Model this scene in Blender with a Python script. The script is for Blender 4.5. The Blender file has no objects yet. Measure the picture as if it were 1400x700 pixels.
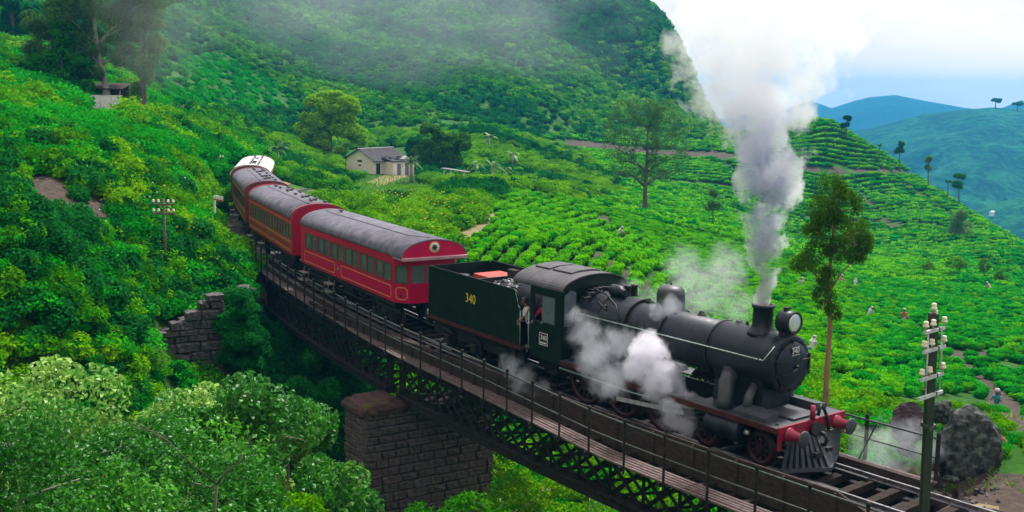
import bpy, bmesh, math, random
import numpy as np
from mathutils import Vector, Matrix, Euler
random.seed(7)
RNG = np.random.default_rng(7)
C = bpy.context.scene.collection
SC = bpy.context.scene

SMOKE_D, MIST_D = 4.6, .0034
# ------------------------------------------------------------------ camera, world, sun, exposure
FPX, PITCH, CAMZ, ROLL = 1484.2, 0.1495, 9.69, 0.0148      # focal length for a 1400 px wide frame
cam = bpy.data.cameras.new("camera")
cam.sensor_width = 36.0
cam.lens = FPX / 1400 * 36
cam.clip_start = 0.3
cam.clip_end = 20000
camo = bpy.data.objects.new("camera", cam)
camo.matrix_world = Matrix.Translation((0, 0, CAMZ)) @ Matrix.Rotation(math.pi / 2 - PITCH, 4, 'X') @ Matrix.Rotation(ROLL, 4, 'Z')
C.objects.link(camo)
SC.camera = camo

SUN_EL, SUN_AZ = math.radians(60), math.radians(35)        # azimuth from +Y, clockwise (towards +X)
w = bpy.data.worlds.new("World"); SC.world = w; w.use_nodes = True
nt = w.node_tree; nt.nodes.clear()
def wn(t, **k):
    n = nt.nodes.new(t)
    for a, b in k.items(): setattr(n, a, b)
    return n
sky = wn('ShaderNodeTexSky', sky_type='NISHITA', sun_disc=False, sun_elevation=SUN_EL, sun_rotation=SUN_AZ)
bg = wn('ShaderNodeBackground'); bg.inputs[1].default_value = 0.1
tc = wn('ShaderNodeTexCoord')
mp = wn('ShaderNodeMapping'); mp.inputs['Scale'].default_value = (1.0, 1.0, 4.5)
nz = wn('ShaderNodeTexNoise'); nz.inputs['Scale'].default_value = 2.6; nz.inputs['Detail'].default_value = 7; nz.inputs['Roughness'].default_value = .55
rp = wn('ShaderNodeValToRGB')
rp.color_ramp.elements[0].position = .30; rp.color_ramp.elements[0].color = (.72, .72, .72, 1)
rp.color_ramp.elements[1].position = .55; rp.color_ramp.elements[1].color = (1, 1, 1, 1)
cl = wn('ShaderNodeValToRGB')                                   # brightness of the cloud sheet (x10 because of the 0.1 strength)
cl.color_ramp.elements[0].position = .28; cl.color_ramp.elements[0].color = (.72, .71, .73, 1)
cl.color_ramp.elements[1].position = .60; cl.color_ramp.elements[1].color = (.97, .87, .82, 1)
e = cl.color_ramp.elements.new(.45); e.color = (.87, .80, .77, 1)
mul = wn('ShaderNodeVectorMath', operation='SCALE'); mul.inputs['Scale'].default_value = 10.0
mx = wn('ShaderNodeMix', data_type='RGBA')
out = wn('ShaderNodeOutputWorld')
L = nt.links.new
L(tc.outputs['Generated'], mp.inputs[0]); L(mp.outputs[0], nz.inputs['Vector'])
L(nz.outputs[0], rp.inputs[0]); L(nz.outputs[0], cl.inputs[0])
L(cl.outputs[0], mul.inputs[0])
L(rp.outputs[0], mx.inputs[0]); L(sky.outputs[0], mx.inputs[6]); L(mul.outputs[0], mx.inputs[7])
L(mx.outputs[2], bg.inputs[0]); L(bg.outputs[0], out.inputs[0])

sl = bpy.data.lights.new("sun", 'SUN'); sl.energy = 5.0; sl.angle = math.radians(9); sl.color = (1, .975, .935)
so = bpy.data.objects.new("sun", sl); C.objects.link(so)
sd = Vector((math.sin(SUN_AZ) * math.cos(SUN_EL), math.cos(SUN_AZ) * math.cos(SUN_EL), math.sin(SUN_EL)))
so.rotation_euler = sd.to_track_quat('Z', 'Y').to_euler(); so.location = sd * 60

SC.view_settings.view_transform = 'Standard'; SC.view_settings.look = 'None'
SC.view_settings.exposure = 0.45; SC.view_settings.gamma = 1
cy = SC.cycles
cy.use_denoising = True
cy.max_bounces = 10; cy.diffuse_bounces = 3; cy.glossy_bounces = 2; cy.transmission_bounces = 4
cy.transparent_max_bounces = 12; cy.volume_bounces = 6
cy.volume_max_steps = 256

# ------------------------------------------------------------------ helpers
def spot(u, v, Y):
    """world point seen at picture position (u, v) at distance Y ahead of the camera"""
    a, b = u - 700, v - 350
    cr, sr = math.cos(ROLL), math.sin(ROLL)
    x, y = a * cr + b * sr, -a * sr + b * cr
    c, s = math.cos(PITCH), math.sin(PITCH)
    d = Vector((x, FPX * c - y * s, -FPX * s - y * c))
    return d * (Y / d.y) + Vector((0, 0, CAMZ))
def ray(u, v):
    d = spot(u, v, 1.0) - Vector((0, 0, CAMZ)); return d
def project(P):
    P = np.atleast_2d(np.asarray(P, float)); d = P - np.array([0, 0, CAMZ])
    c, s = math.cos(PITCH), math.sin(PITCH)
    dep = d[:, 1] * c - d[:, 2] * s; up = d[:, 1] * s + d[:, 2] * c
    dd = np.where(dep > .2, dep, .2)
    u = d[:, 0] / dd * FPX; v = -up / dd * FPX
    cr, sr = math.cos(ROLL), math.sin(ROLL)
    return 700 + u * cr - v * sr, 350 + u * sr + v * cr, dep

def tag(o, label=None, cat=None, group=None, kind=None):
    if label: o['label'] = label
    if cat: o['category'] = cat
    if group: o['group'] = group
    if kind: o['kind'] = kind
    return o
def empty(name, loc=(0, 0, 0), rz=0.0, label=None, cat=None, group=None):
    o = bpy.data.objects.new(name, None); C.objects.link(o)
    o.location = loc; o.rotation_euler = (0, 0, rz); o.empty_display_size = .3
    return tag(o, label, cat, group)

class MB:
    """collects simple shapes; build() links them as one mesh object"""
    def __init__(s): s.v = []; s.f = []; s.sm = []
    def add(s, vs, fs, smooth=False):
        b = len(s.v); s.v += [tuple(p) for p in vs]; s.f += [tuple(i + b for i in f) for f in fs]; s.sm += [smooth] * len(fs); return s
    def box(s, x0, x1, y0, y1, z0, z1, m=None):
        P = [(x, y, z) for x in (x0, x1) for y in (y0, y1) for z in (z0, z1)]
        if m is not None: P = [m @ Vector(p) for p in P]
        return s.add(P, [(0, 1, 3, 2), (4, 6, 7, 5), (0, 4, 5, 1), (2, 3, 7, 6), (0, 2, 6, 4), (1, 5, 7, 3)])
    def bar(s, a, b, w, h=None, up=(0, 0, 1)):
        a, b = Vector(a), Vector(b); h = h or w
        d = (b - a).normalized(); u = Vector(up)
        if abs(d.dot(u)) > .98: u = Vector((1, 0, 0))
        x = d.cross(u).normalized() * w / 2; y = x.cross(d).normalized() * h / 2
        P = [q + sx * x + sy * y for q in (a, b) for sx, sy in ((-1, -1), (1, -1), (1, 1), (-1, 1))]
        return s.add(P, [(3, 2, 1, 0), (4, 5, 6, 7), (0, 1, 5, 4), (1, 2, 6, 5), (2, 3, 7, 6), (3, 0, 4, 7)])
    def tube(s, pts, r, n=8, cap=True):
        pts = [Vector(p) for p in pts]
        rs = r if isinstance(r, (list, tuple)) else [r] * len(pts)
        vs = []; fs = []; prev = None
        for i, p in enumerate(pts):
            d = (pts[min(i + 1, len(pts) - 1)] - pts[max(i - 1, 0)]).normalized()
            if prev is None:
                u = Vector((0, 0, 1)) if abs(d.z) < .9 else Vector((1, 0, 0))
                x = d.cross(u).normalized()
            else:
                x = (prev - d * prev.dot(d)).normalized()
            prev = x; y = d.cross(x)
            for k in range(n):
                t = 2 * math.pi * k / n
                vs.append(p + (x * math.cos(t) + y * math.sin(t)) * rs[i])
        for i in range(len(pts) - 1):
            for k in range(n):
                k2 = (k + 1) % n
                fs.append((i * n + k, i * n + k2, (i + 1) * n + k2, (i + 1) * n + k))
        s.add(vs, fs, n > 5)
        if cap:
            b = len(s.v) - len(vs)
            s.f += [tuple(b + k for k in reversed(range(n))), tuple(b + (len(pts) - 1) * n + k for k in range(n))]; s.sm += [False, False]
        return s
    def lathe(s, prof, o, ax, n=24, smooth=True):
        """prof: (distance along axis, radius)"""
        o = Vector(o); ax = Vector(ax).normalized()
        u = Vector((0, 0, 1)) if abs(ax.z) < .9 else Vector((1, 0, 0))
        x = ax.cross(u).normalized(); y = ax.cross(x)
        vs = []; fs = []
        for t, r in prof:
            for k in range(n):
                a = 2 * math.pi * k / n
                vs.append(o + ax * t + (x * math.cos(a) + y * math.sin(a)) * max(r, .0008))
        for i in range(len(prof) - 1):
            for k in range(n):
                k2 = (k + 1) % n
                fs.append((i * n + k, i * n + k2, (i + 1) * n + k2, (i + 1) * n + k))
        b = len(s.v); s.add(vs, fs, smooth)
        s.f += [tuple(b + k for k in reversed(range(n))), tuple(b + (len(prof) - 1) * n + k for k in range(n))]; s.sm += [False, False]
        return s
    def prism(s, poly, fn, d):
        """poly: 2D outline; fn(a, b, t) -> 3D point for t = 0 and d"""
        n = len(poly); vs = [fn(a, b, 0) for a, b in poly] + [fn(a, b, d) for a, b in poly]
        fs = [tuple(range(n)), tuple(reversed(range(n, 2 * n)))] + [(i, i + n, (i + 1) % n + n, (i + 1) % n) for i in range(n)]
        return s.add(vs, fs)
    def strip(s, A, B, thick=None):
        """quads between two polylines"""
        n = len(A); return s.add(list(A) + list(B), [(i, i + 1, n + i + 1, n + i) for i in range(n - 1)])
    def mesh(s, name, mat):
        me = bpy.data.meshes.new(name); me.from_pydata(s.v, [], s.f)
        me.polygons.foreach_set('use_smooth', s.sm)
        bm = bmesh.new(); bm.from_mesh(me); bmesh.ops.recalc_face_normals(bm, faces=bm.faces); bm.to_mesh(me); bm.free()
        if mat: me.materials.append(mat)
        return me
    def build(s, name, mat, parent=None, bevel=0):
        o = bpy.data.objects.new(name, s.mesh(name, mat)); C.objects.link(o)
        if parent is not None: o.parent = parent
        if bevel:
            b = o.modifiers.new('bevel', 'BEVEL'); b.width = bevel; b.segments = 2; b.limit_method = 'ANGLE'
        return o
def link(name, me, parent=None, M=None):
    o = bpy.data.objects.new(name, me); C.objects.link(o)
    if parent is not None: o.parent = parent
    if M is not None: o.matrix_local = M
    return o
def copy_tree(o, parent=None):
    c = o.copy(); C.objects.link(c)
    if parent is not None: c.parent = parent
    for ch in list(o.children): copy_tree(ch, c)
    return c

# ------------------------------------------------------------------ materials
def new_mat(name):
    m = bpy.data.materials.new(name); m.use_nodes = True; t = m.node_tree
    return m, t, t.nodes['Principled BSDF'], t.nodes['Material Output']
def tex(t, scale, detail=6, rough=.6, coord='Object', sc=(1, 1, 1)):
    c = t.nodes.new('ShaderNodeTexCoord'); mpn = t.nodes.new('ShaderNodeMapping'); mpn.inputs['Scale'].default_value = sc
    n = t.nodes.new('ShaderNodeTexNoise'); n.inputs['Scale'].default_value = scale; n.inputs['Detail'].default_value = detail; n.inputs['Roughness'].default_value = rough
    t.links.new(c.outputs[coord], mpn.inputs[0]); t.links.new(mpn.outputs[0], n.inputs['Vector']); return n
def ramp(t, src, stops):
    r = t.nodes.new('ShaderNodeValToRGB'); el = r.color_ramp.elements
    while len(el) < len(stops): el.new(.5)
    for k, (p, c) in enumerate(stops):
        el[k].position = p; el[k].color = (*c, 1) if len(c) == 3 else c
    t.links.new(src, r.inputs[0]); return r
def bump(t, b, src, strength, dist=.02):
    n = t.nodes.new('ShaderNodeBump'); n.inputs['Strength'].default_value = strength; n.inputs['Distance'].default_value = dist
    t.links.new(src, n.inputs['Height']); t.links.new(n.outputs[0], b.inputs['Normal'])
def surf(name, c1, c2=None, rough=.6, metal=0.0, scale=6, spec=.5, bmp=0.0, sc=(1, 1, 1), lo=.35, hi=.65, r2=None, dist=.02, c3=None):
    """a plain painted / worn surface: two (three) colours mottled by noise"""
    m, t, b, o = new_mat(name)
    c2 = c2 or tuple(x * .75 for x in c1)
    n = tex(t, scale, sc=sc)
    st = [(lo, c2), (hi, c1)]
    if c3: st = [(lo, c2), ((lo + hi) / 2, c1), (hi, c3)]
    r = ramp(t, n.outputs[0], st); t.links.new(r.outputs[0], b.inputs['Base Color'])
    b.inputs['Roughness'].default_value = rough; b.inputs['Metallic'].default_value = metal
    b.inputs['Specular IOR Level'].default_value = spec
    if r2 is not None:
        q = ramp(t, n.outputs[0], [(lo, (r2,) * 3), (hi, (rough,) * 3)]); t.links.new(q.outputs[0], b.inputs['Roughness'])
    if bmp: bump(t, b, n.outputs[0], bmp, dist)
    return m
def leafmat(name, dark, mid, light, rough=.7, trans=.36, spec=.0):
    m, t, b, o = new_mat(name)
    a = t.nodes.new('ShaderNodeAttribute'); a.attribute_name = 'lv'
    oi = t.nodes.new('ShaderNodeObjectInfo')
    mth = t.nodes.new('ShaderNodeMath'); mth.operation = 'MULTIPLY_ADD'; mth.inputs[1].default_value = .55
    m2 = t.nodes.new('ShaderNodeMath'); m2.operation = 'MULTIPLY'; m2.inputs[1].default_value = .45
    t.links.new(oi.outputs['Random'], m2.inputs[0]); t.links.new(a.outputs['Fac'], mth.inputs[0]); t.links.new(m2.outputs[0], mth.inputs[2])
    r = ramp(t, mth.outputs[0], [(.08, dark), (.5, mid), (.92, light)])
    t.links.new(r.outputs[0], b.inputs['Base Color']); b.inputs['Roughness'].default_value = rough; b.inputs['Specular IOR Level'].default_value = spec
    tr = t.nodes.new('ShaderNodeBsdfTranslucent'); mxs = t.nodes.new('ShaderNodeMixShader'); mxs.inputs[0].default_value = trans
    t.links.new(r.outputs[0], tr.inputs[0]); t.links.new(b.outputs[0], mxs.inputs[1]); t.links.new(tr.outputs[0], mxs.inputs[2]); t.links.new(mxs.outputs[0], o.inputs[0])
    return m
M = {}
M['loco_black'] = surf('loco_black', (.010, .0140, .024), (.005, .0068, .012), .34, 0, 3, .34, .10, r2=.6, sc=(1, 1, .35), lo=.3, hi=.74, c3=(.034, .040, .052))
M['smokebox_black'] = surf('smokebox_black', (.014, .0185, .029), (.007, .0092, .015), .45, 0, 4, .32, .1)
M['loco_green'] = surf('loco_green', (.0045, .012, .0095), (.0025, .0065, .0055), .42, 0, 2.0, .25, .05, lo=.3, hi=.7, c3=(.011, .017, .015))
M['roof_grey'] = surf('roof_grey', (.075, .07, .08), (.045, .043, .05), .6, 0, 3, .4, .1)
M['plate_grey'] = surf('plate_grey', (.05, .055, .066), (.025, .028, .034), .5, 0, 3, .5, .1)
M['iron'] = surf('iron', (.016, .015, .015), (.008, .008, .008), .6, 0, 8, .4, .2)
M['bridge_iron'] = surf('bridge_iron', (.017, .016, .015), (.009, .008, .008), .8, 0, 6, .25, .25, c3=(.036, .027, .023))
M['rust_timber'] = surf('rust_timber', (.058, .040, .036), (.024, .017, .015), .85, 0, 5, .2, .3, sc=(1, 1, 3))
M['sleeper_wood'] = surf('sleeper_wood', (.035, .026, .022), (.016, .012, .010), .9, 0, 6, .15, .4)
M['plank_wood'] = surf('plank_wood', (.15, .108, .105), (.08, .058, .056), .85, 0, 7, .2, .3)
M['handrail_iron'] = surf('handrail_iron', (.075, .092, .08), (.03, .034, .031), .45, .3, 10, .4, .1)
M['rail_steel'] = surf('rail_steel', (.42, .42, .46), (.2, .18, .18), .28, .85, 9, .5, .05)
M['buffer_red'] = surf('buffer_red', (.28, .006, .038), (.18, .005, .024), .4, 0, 6, .5, .05)
M['valance_red'] = surf('valance_red', (.075, .012, .017), (.035, .008, .010), .5, 0, 3, .4, .05)
M['wheel_red'] = surf('wheel_red', (.040, .007, .009), (.012, .005, .005), .6, 0, 6, .4, .1)
M['tank_red'] = surf('tank_red', (.5, .06, .045), (.35, .04, .03), .6, 0, 5, .4, .05)
M['brass'] = surf('brass', (.55, .36, .10), (.35, .22, .06), .35, .7, 10)
M['bright_pipe'] = surf('bright_pipe', (.42, .50, .48), (.25, .32, .30), .35, .4, 12)
M['coal'] = surf('coal', (.07, .07, .075), (.02, .02, .022), .45, 0, 9, .6, .2)
M['coach_red'] = surf('coach_red', (.46, .001, .056), (.39, .001, .047), .40, 0, 1.3, .22, .02)
M['coach_red_old'] = surf('coach_red_old', (.33, .005, .036), (.26, .005, .028), .5, 0, 1.6, .2, .04)
M['coach_dark'] = surf('coach_dark', (.16, .022, .024), (.1, .014, .016), .5, 0, 1.6, .4, .04)
M['coach_orange'] = surf('coach_orange', (.25, .014, .022), (.18, .010, .017), .5, 0, 2.5, .4, .04)
M['coach_roof'] = surf('coach_roof', (.115, .11, .14), (.07, .067, .085), .75, 0, 2.2, .3, .12, lo=.3, hi=.7, c3=(.16, .155, .19))
M['coach_roof_white'] = surf('coach_roof_white', (.75, .75, .75), (.6, .6, .6), .6, 0, 2, .4, .05)
M['seam'] = surf('seam', (.05, .05, .055), None, .7)
M['window_wood'] = surf('window_wood', (.10, .045, .03), (.06, .028, .02), .5, 0, 10)
M['gold_paint'] = surf('gold_paint', (.62, .30, .09), (.5, .23, .06), .5, 0, 8)
M['yellow_paint'] = surf('yellow_paint', (.75, .55, .06), (.6, .42, .04), .5, 0, 8)
M['white_paint'] = surf('white_paint', (.78, .78, .76), (.62, .62, .6), .6, 0, 4)
M['step_board'] = surf('step_board', (.20, .19, .18), (.11, .105, .10), .8, 0, 9)
M['seat_cloth'] = surf('seat_cloth', (.10, .13, .12), (.06, .08, .075), .9, 0, 7)
M['curtain'] = surf('curtain', (.66, .72, .68), (.48, .56, .52), .9, 0, 5)
M['stone'] = surf('stone', (.105, .076, .078), (.026, .019, .021), .9, 0, 4, .25, .8, lo=.3, hi=.72, dist=.06, c3=(.14, .115, .125))
M['stone_wing'] = surf('stone_wing', (.066, .058, .060), (.022, .020, .021), .9, 0, 4, .25, .8, lo=.3, hi=.7, dist=.06, c3=(.17, .155, .155))
M['moss_cap'] = surf('moss_cap', (.085, .042, .046), (.035, .024, .022), .95, 0, 2.2, .2, .8, lo=.35, hi=.68, dist=.05, c3=(.07, .10, .03))
M['rock'] = surf('rock', (.050, .055, .053), (.018, .018, .020), .95, 0, 6.0, .12, .8, lo=.34, hi=.68, dist=.05, c3=(.12, .15, .125))
M['rock_plum'] = surf('rock_plum', (.085, .055, .068), (.05, .034, .042), .9, 0, 2.5, .2, .6, dist=.06)
M['pole_green'] = surf('pole_green', (.030, .040, .028), (.016, .02, .014), .6, 0, 5)
M['crossarm'] = surf('crossarm', (.55, .58, .58), (.36, .38, .38), .6, 0, 8)
M['insulator'] = surf('insulator', (.75, .70, .52), (.58, .5, .34), .25, 0, 14, .6)
M['bark'] = surf('bark', (.15, .12, .10), (.06, .048, .04), .9, 0, 5, .2, .7, sc=(1, 1, .3))
M['bark_pale'] = surf('bark_pale', (.36, .33, .28), (.18, .16, .13), .85, 0, 4, .2, .5, sc=(1, 1, .4))
M['bark_tan'] = surf('bark_tan', (.34, .20, .11), (.2, .11, .06), .85, 0, 4, .2, .5, sc=(1, 1, .4))
M['wall_cream'] = surf('wall_cream', (.78, .68, .57), (.64, .55, .45), .85, 0, 2, .3, .05)
M['roof_sheet'] = surf('roof_sheet', (.045, .042, .047), (.02, .019, .022), .85, 0, 5, .15, .2, c3=(.085, .08, .085))
M['dark_opening'] = surf('dark_opening', (.02, .018, .015), None, .8)
M['skin'] = surf('skin', (.16, .075, .045), (.13, .06, .036), .55, 0, 12)
M['hair'] = surf('hair', (.012, .01, .01), None, .5)
M['cloth_white'] = surf('cloth_white', (.46, .44, .44), (.34, .32, .33), .9, 0, 9)
M['cloth_red'] = surf('cloth_red', (.5, .05, .07), (.35, .03, .05), .9, 0, 9)
M['cloth_pink'] = surf('cloth_pink', (.7, .30, .34), (.55, .2, .24), .9, 0, 9)
M['cloth_dark'] = surf('cloth_dark', (.03, .03, .04), (.02, .02, .025), .9, 0, 9)
M['cloth_teal'] = surf('cloth_teal', (.05, .2, .22), (.03, .14, .16), .9, 0, 9)
M['reed'] = surf('reed', (.45, .33, .18), (.3, .2, .1), .8, 0, 20)
# clear and tinted panes
def glassmat(name, col, mixf, rough=.06):
    m, t, b, o = new_mat(name)
    b.inputs['Base Color'].default_value = (*col, 1); b.inputs['Roughness'].default_value = rough; b.inputs['Specular IOR Level'].default_value = .8
    tr = t.nodes.new('ShaderNodeBsdfTransparent'); tr.inputs[0].default_value = (.75, .88, .82, 1)
    mxs = t.nodes.new('ShaderNodeMixShader'); mxs.inputs[0].default_value = mixf
    t.links.new(b.outputs[0], mxs.inputs[1]); t.links.new(tr.outputs[0], mxs.inputs[2]); t.links.new(mxs.outputs[0], o.inputs[0]); return m
M['glass'] = glassmat('glass', (.16, .22, .20), .55)  # paler base colour stands in for sky reflected in the panes
M['lamp_glass'] = surf('lamp_glass', (.8, .8, .8), (.6, .6, .6), .3, .5, 6)
M['cab_pane'] = surf('cab_pane', (.12, .15, .19), (.09, .11, .14), .2, 0, 3, .7)
# leaves
M['tea'] = leafmat('tea_leaf', (.014, .125, .001), (.065, .35, .001), (.19, .53, .001))
M['tea_lush'] = leafmat('tea_leaf_lush', (.003, .105, .006), (.010, .27, .010), (.045, .44, .012))
M['slope'] = leafmat('slope_leaf', (.006, .065, .006), (.018, .17, .008), (.060, .30, .008))
M['shrub_mid'] = leafmat('shrub_leaf', (.010, .080, .002), (.042, .24, .002), (.14, .44, .003))
M['shrub_dark'] = leafmat('shrub_leaf_dark', (.003, .045, .008), (.009, .125, .018), (.024, .22, .022))
M['shrub_yellow'] = leafmat('shrub_leaf_yellow', (.028, .115, .001), (.095, .31, .002), (.24, .48, .003))
M['flower'] = leafmat('yellow_flower', (.5, .32, .01), (.75, .5, .02), (.85, .65, .05))
M['olive'] = leafmat('olive_leaf', (.030, .11, .005), (.085, .25, .006), (.19, .38, .010))
M['wispy'] = leafmat('wispy_leaf', (.040, .12, .030), (.085, .20, .048), (.16, .31, .07), .7, .48)
M['needle'] = leafmat('feathery_leaf', (.018, .070, .005), (.050, .15, .006), (.12, .26, .010))
M['near_leaf'] = leafmat('near_leaf', (.006, .080, .006), (.030, .195, .010), (.14, .46, .022), .42, .36, .30)
M['near_leaf_b'] = leafmat('near_leaf_broad', (.009, .095, .008), (.045, .23, .014), (.42, .64, .14), .40, .36, .32)
M['banana'] = leafmat('banana_leaf', (.03, .11, .02), (.075, .20, .04), (.18, .32, .09), .45, .36, .25)
M['mango_fresh'] = leafmat('fresh_leaf', (.05, .16, .001), (.16, .40, .002), (.32, .55, .004))

# ------------------------------------------------------------------ the line of the track (plan), metres back from the buffer beam
A0, A1, A2, A3 = .696479, -.0071067, -1.07762e-5, 1.0856e-7
X0, Y0, G = 8.0394, 27.4969, .005188
_S = np.arange(-40, 126, .5)
_PH = A0 + A1 * _S + A2 * _S ** 2 + A3 * _S ** 3
_k = np.clip((_S - 60) / 12, 0, 1); _PH = _PH - _k * _k * np.clip(_S - 60, 0, 99) * .022     # beyond the third coach it swings right
_i0 = int(np.argmin(abs(_S)))
def _cum(d):
    c = np.concatenate([[0], np.cumsum((d[1:] + d[:-1]) / 2 * .5)]); return c - c[_i0]
_TX = X0 + _cum(-np.sin(_PH)); _TY = Y0 + _cum(np.cos(_PH))
def tr(s):
    """track centre, heading (back along the train is (-sin, cos))"""
    return float(np.interp(s, _S, _TX)), float(np.interp(s, _S, _TY)), float(np.interp(s, _S, _PH))
def on(s, wv=0.0, z=0.0):
    """point beside the track: s back along it, wv towards the camera side, z above rail"""
    x, y, p = tr(s); return Vector((x - math.cos(p) * wv, y - math.sin(p) * wv, z + G * s))
def frame_at(s):
    """matrix with x forward (towards the front of the engine), y to the far side, z up"""
    x, y, p = tr(s)
    f = Vector((math.sin(p), -math.cos(p), 0)); l = Vector((math.cos(p), math.sin(p), 0))
    m = Matrix.Identity(4)
    for i in range(3): m[i][0] = f[i]; m[i][1] = l[i]
    m[0][3], m[1][3], m[2][3] = x, y, G * s
    return m

# ------------------------------------------------------------------ ground
CP = []      # (picture u, v, distance ahead) read off the photograph, turned into world points
CP += [(700,370,66),(850,380,62),(1000,430,72),(1000,380,95),(1130,480,66),(1180,560,46),(1250,605,33),(1340,650,29),(1390,640,28),(1380,565,37),
 (1362,580,50),(1300,520,66),(1390,480,82),(1235,440,93),(1187,440,92),(1350,398,128),(1250,380,145),(1390,400,124),(1390,348,198),(1480,420,170),(1480,520,80),(1480,640,30),
 (1130,165,300),(1200,207,290),(1290,265,268),(1350,308,245),(1400,343,225),(1480,408,200),(1240,250,270),(1250,300,240),(1250,345,205),(1150,235,280),(1150,300,245),(1150,360,190),(1100,195,290),(1350,350,205),
 (1040,180,315),(1000,184,330),(960,181,345),(900,186,320),(780,186,300),(700,182,250),(640,182,225),(1000,250,255),(900,250,215),(800,250,175),(1000,320,150),(900,300,140),(882,295,150),
 (900,350,100),(800,300,112),(700,300,92),(640,330,74),(650,260,125),(760,232,190),(520,238,165),(440,250,140),(600,250,150),(560,290,95),(500,265,120),(620,310,82),
 (540,195,215),(600,175,235),(420,178,225),(700,100,350),(600,100,350),(500,100,335),(400,100,310),(300,115,230),(300,55,310),(240,140,165),(850,105,420),(920,135,410),
 (800,0,480),(600,0,500),(400,0,470),(250,0,370),(885,0,495),(935,60,470),(960,150,430),(600,-90,600),(300,-110,520),(820,-70,580),(0,-120,420),
 (0,0,270),(100,40,200),(0,100,105),(60,100,115),(150,150,105),(220,152,120),(100,180,76),(0,180,66),(80,222,55),(200,205,76),(300,205,112),(300,245,82),(350,205,135),(395,240,118),
 (250,285,62),(150,285,52),(20,275,48),(100,335,44),(200,352,50),(290,330,60),(270,395,50),(200,415,45),(100,400,39),(0,385,35),(180,475,41),(100,455,36),(-100,200,60),(-100,60,140),(-200,300,40),(-150,400,32)]
pts = [tuple(spot(*c)) for c in CP]
# ridge backs falling away out of sight, the gully under the bridge, and the bank the camera stands on
pts += [tuple(spot(u, v, Y) * 1.0 + Vector((0, 0, 0))) for u, v, Y in []]
for u, v, Y in [(1130,165,300),(1200,207,290),(1290,265,268),(1400,343,225),(1480,408,200)]:
    p = spot(u, v, Y); k = 1 + 110 / Y; pts.append((p.x * k, p.y * k, p.z - 62))
for u, v, Y in [(1000,120,520),(1060,120,470),(985,60,560)]:
    p = spot(u, v, Y); pts.append((p.x, p.y, -55))
pts += [(-12.5,37,-4.2),(-9.5,39,-7.8),(-6,36,-9.2),(-1,33,-9.6),(3,36,-8.0),(0,41,-8.2),(-4,46,-7.5),(-9,47,-6.5),(-8,54,-4.2),(4,45,-6.6),(9,38,-4.6),(6.5,31.5,-6.6),(3,26,-7.5),(7.5,22,-4.2),
        (-5,24,-9.2),(0,20,-8.4),(-10,28,-8.4),(-14,30,-5),(-10,20,-6.5),(0,15,-6),(5,14,-4.5),(-6,12,-3),(0,9,-.2),(10,12,-2.2),(-10,8,2.5),(0,5.5,4.2),(6,6,2.8),(0,2.6,7.4),(-4,3,7.2),
        (0,-6,8.2),(12,-8,8.2),(-12,-8,8.4),(0,-40,14),(60,-40,10),(-60,-40,18),(0,-300,40),(300,-300,20),(-300,-300,60),(40,10,-2.5),(-30,12,7),(-60,20,14),(80,20,-12),(60,40,-10),(150,60,-30),(-150,60,50),(-300,100,110),(300,100,-70)]
P = np.array(pts)
def _dom(x, y):
    r = np.maximum(np.hypot(x, y), 2.2); return np.arctan2(x, y) * 2.6, np.log(r), r
_a, _l, _r = _dom(P[:, 0], P[:, 1])
_t = (P[:, 2] - CAMZ) / _r
def _phi(d2): return np.where(d2 > 0, d2 * np.log(np.maximum(d2, 1e-12)), 0) * .5
_D2 = (_a[:, None] - _a) ** 2 + (_l[:, None] - _l) ** 2
_n = len(P); _A = np.zeros((_n + 3, _n + 3)); _A[:_n, :_n] = _phi(_D2) + np.eye(_n) * .004
_A[:_n, _n:] = np.c_[np.ones(_n), _a, _l]; _A[_n:, :_n] = _A[:_n, _n:].T
_W = np.linalg.solve(_A, np.r_[_t, 0, 0, 0])
def _sm(x): x = np.clip(x, 0, 1); return x * x * (3 - 2 * x)
def _wob(x, y):
    return (np.sin(x * .071 + 1.3) * np.sin(y * .063 + .4) + .5 * np.sin(x * .19 + y * .13) * np.sin(y * .17 - x * .05 + 2))
def ground_z(x, y):
    x = np.atleast_1d(np.asarray(x, float)); y = np.atleast_1d(np.asarray(y, float)); z = np.empty(x.shape)
    for i in range(0, x.size, 20000):
        xs, ys = x.flat[i:i + 20000], y.flat[i:i + 20000]
        a, l, r = _dom(xs, ys)
        t = _phi((a[:, None] - _a) ** 2 + (l[:, None] - _l) ** 2) @ _W[:_n] + _W[_n] + _W[_n + 1] * a + _W[_n + 2] * l
        zz = CAMZ + r * t
        amp = np.clip((r - 45) / 200, 0, 1.6)
        zz = zz + _wob(xs, ys) * amp * 1.2
        # the formation the track lies on, either side of the bridge
        d2 = (xs[:, None] - _TX[::4]) ** 2 + (ys[:, None] - _TY[::4]) ** 2
        k = d2.argmin(1); d = np.sqrt(d2[np.arange(len(k)), k]); s = _S[::4][k]
        zt = G * s - .42
        wt = (1 - _sm((d - 2.4) / 4.5)) * np.where(s < 15, _sm((-2.6 - s) / 1.2), _sm((s - 36.2) / 2.0) * _sm((84 - s) / 6))
        zz = zz * (1 - wt) + zt * wt
        # nothing of the bank may reach into the girders
        under = (d < 3.6) & (s > -3.8) & (s < 37)
        zz = np.where(under, np.minimum(zz, G * s - 3.4), zz)
        z.flat[i:i + 20000] = np.clip(zz, -170, 78)
    return z
def gz(x, y): return float(ground_z([x], [y])[0])
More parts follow.
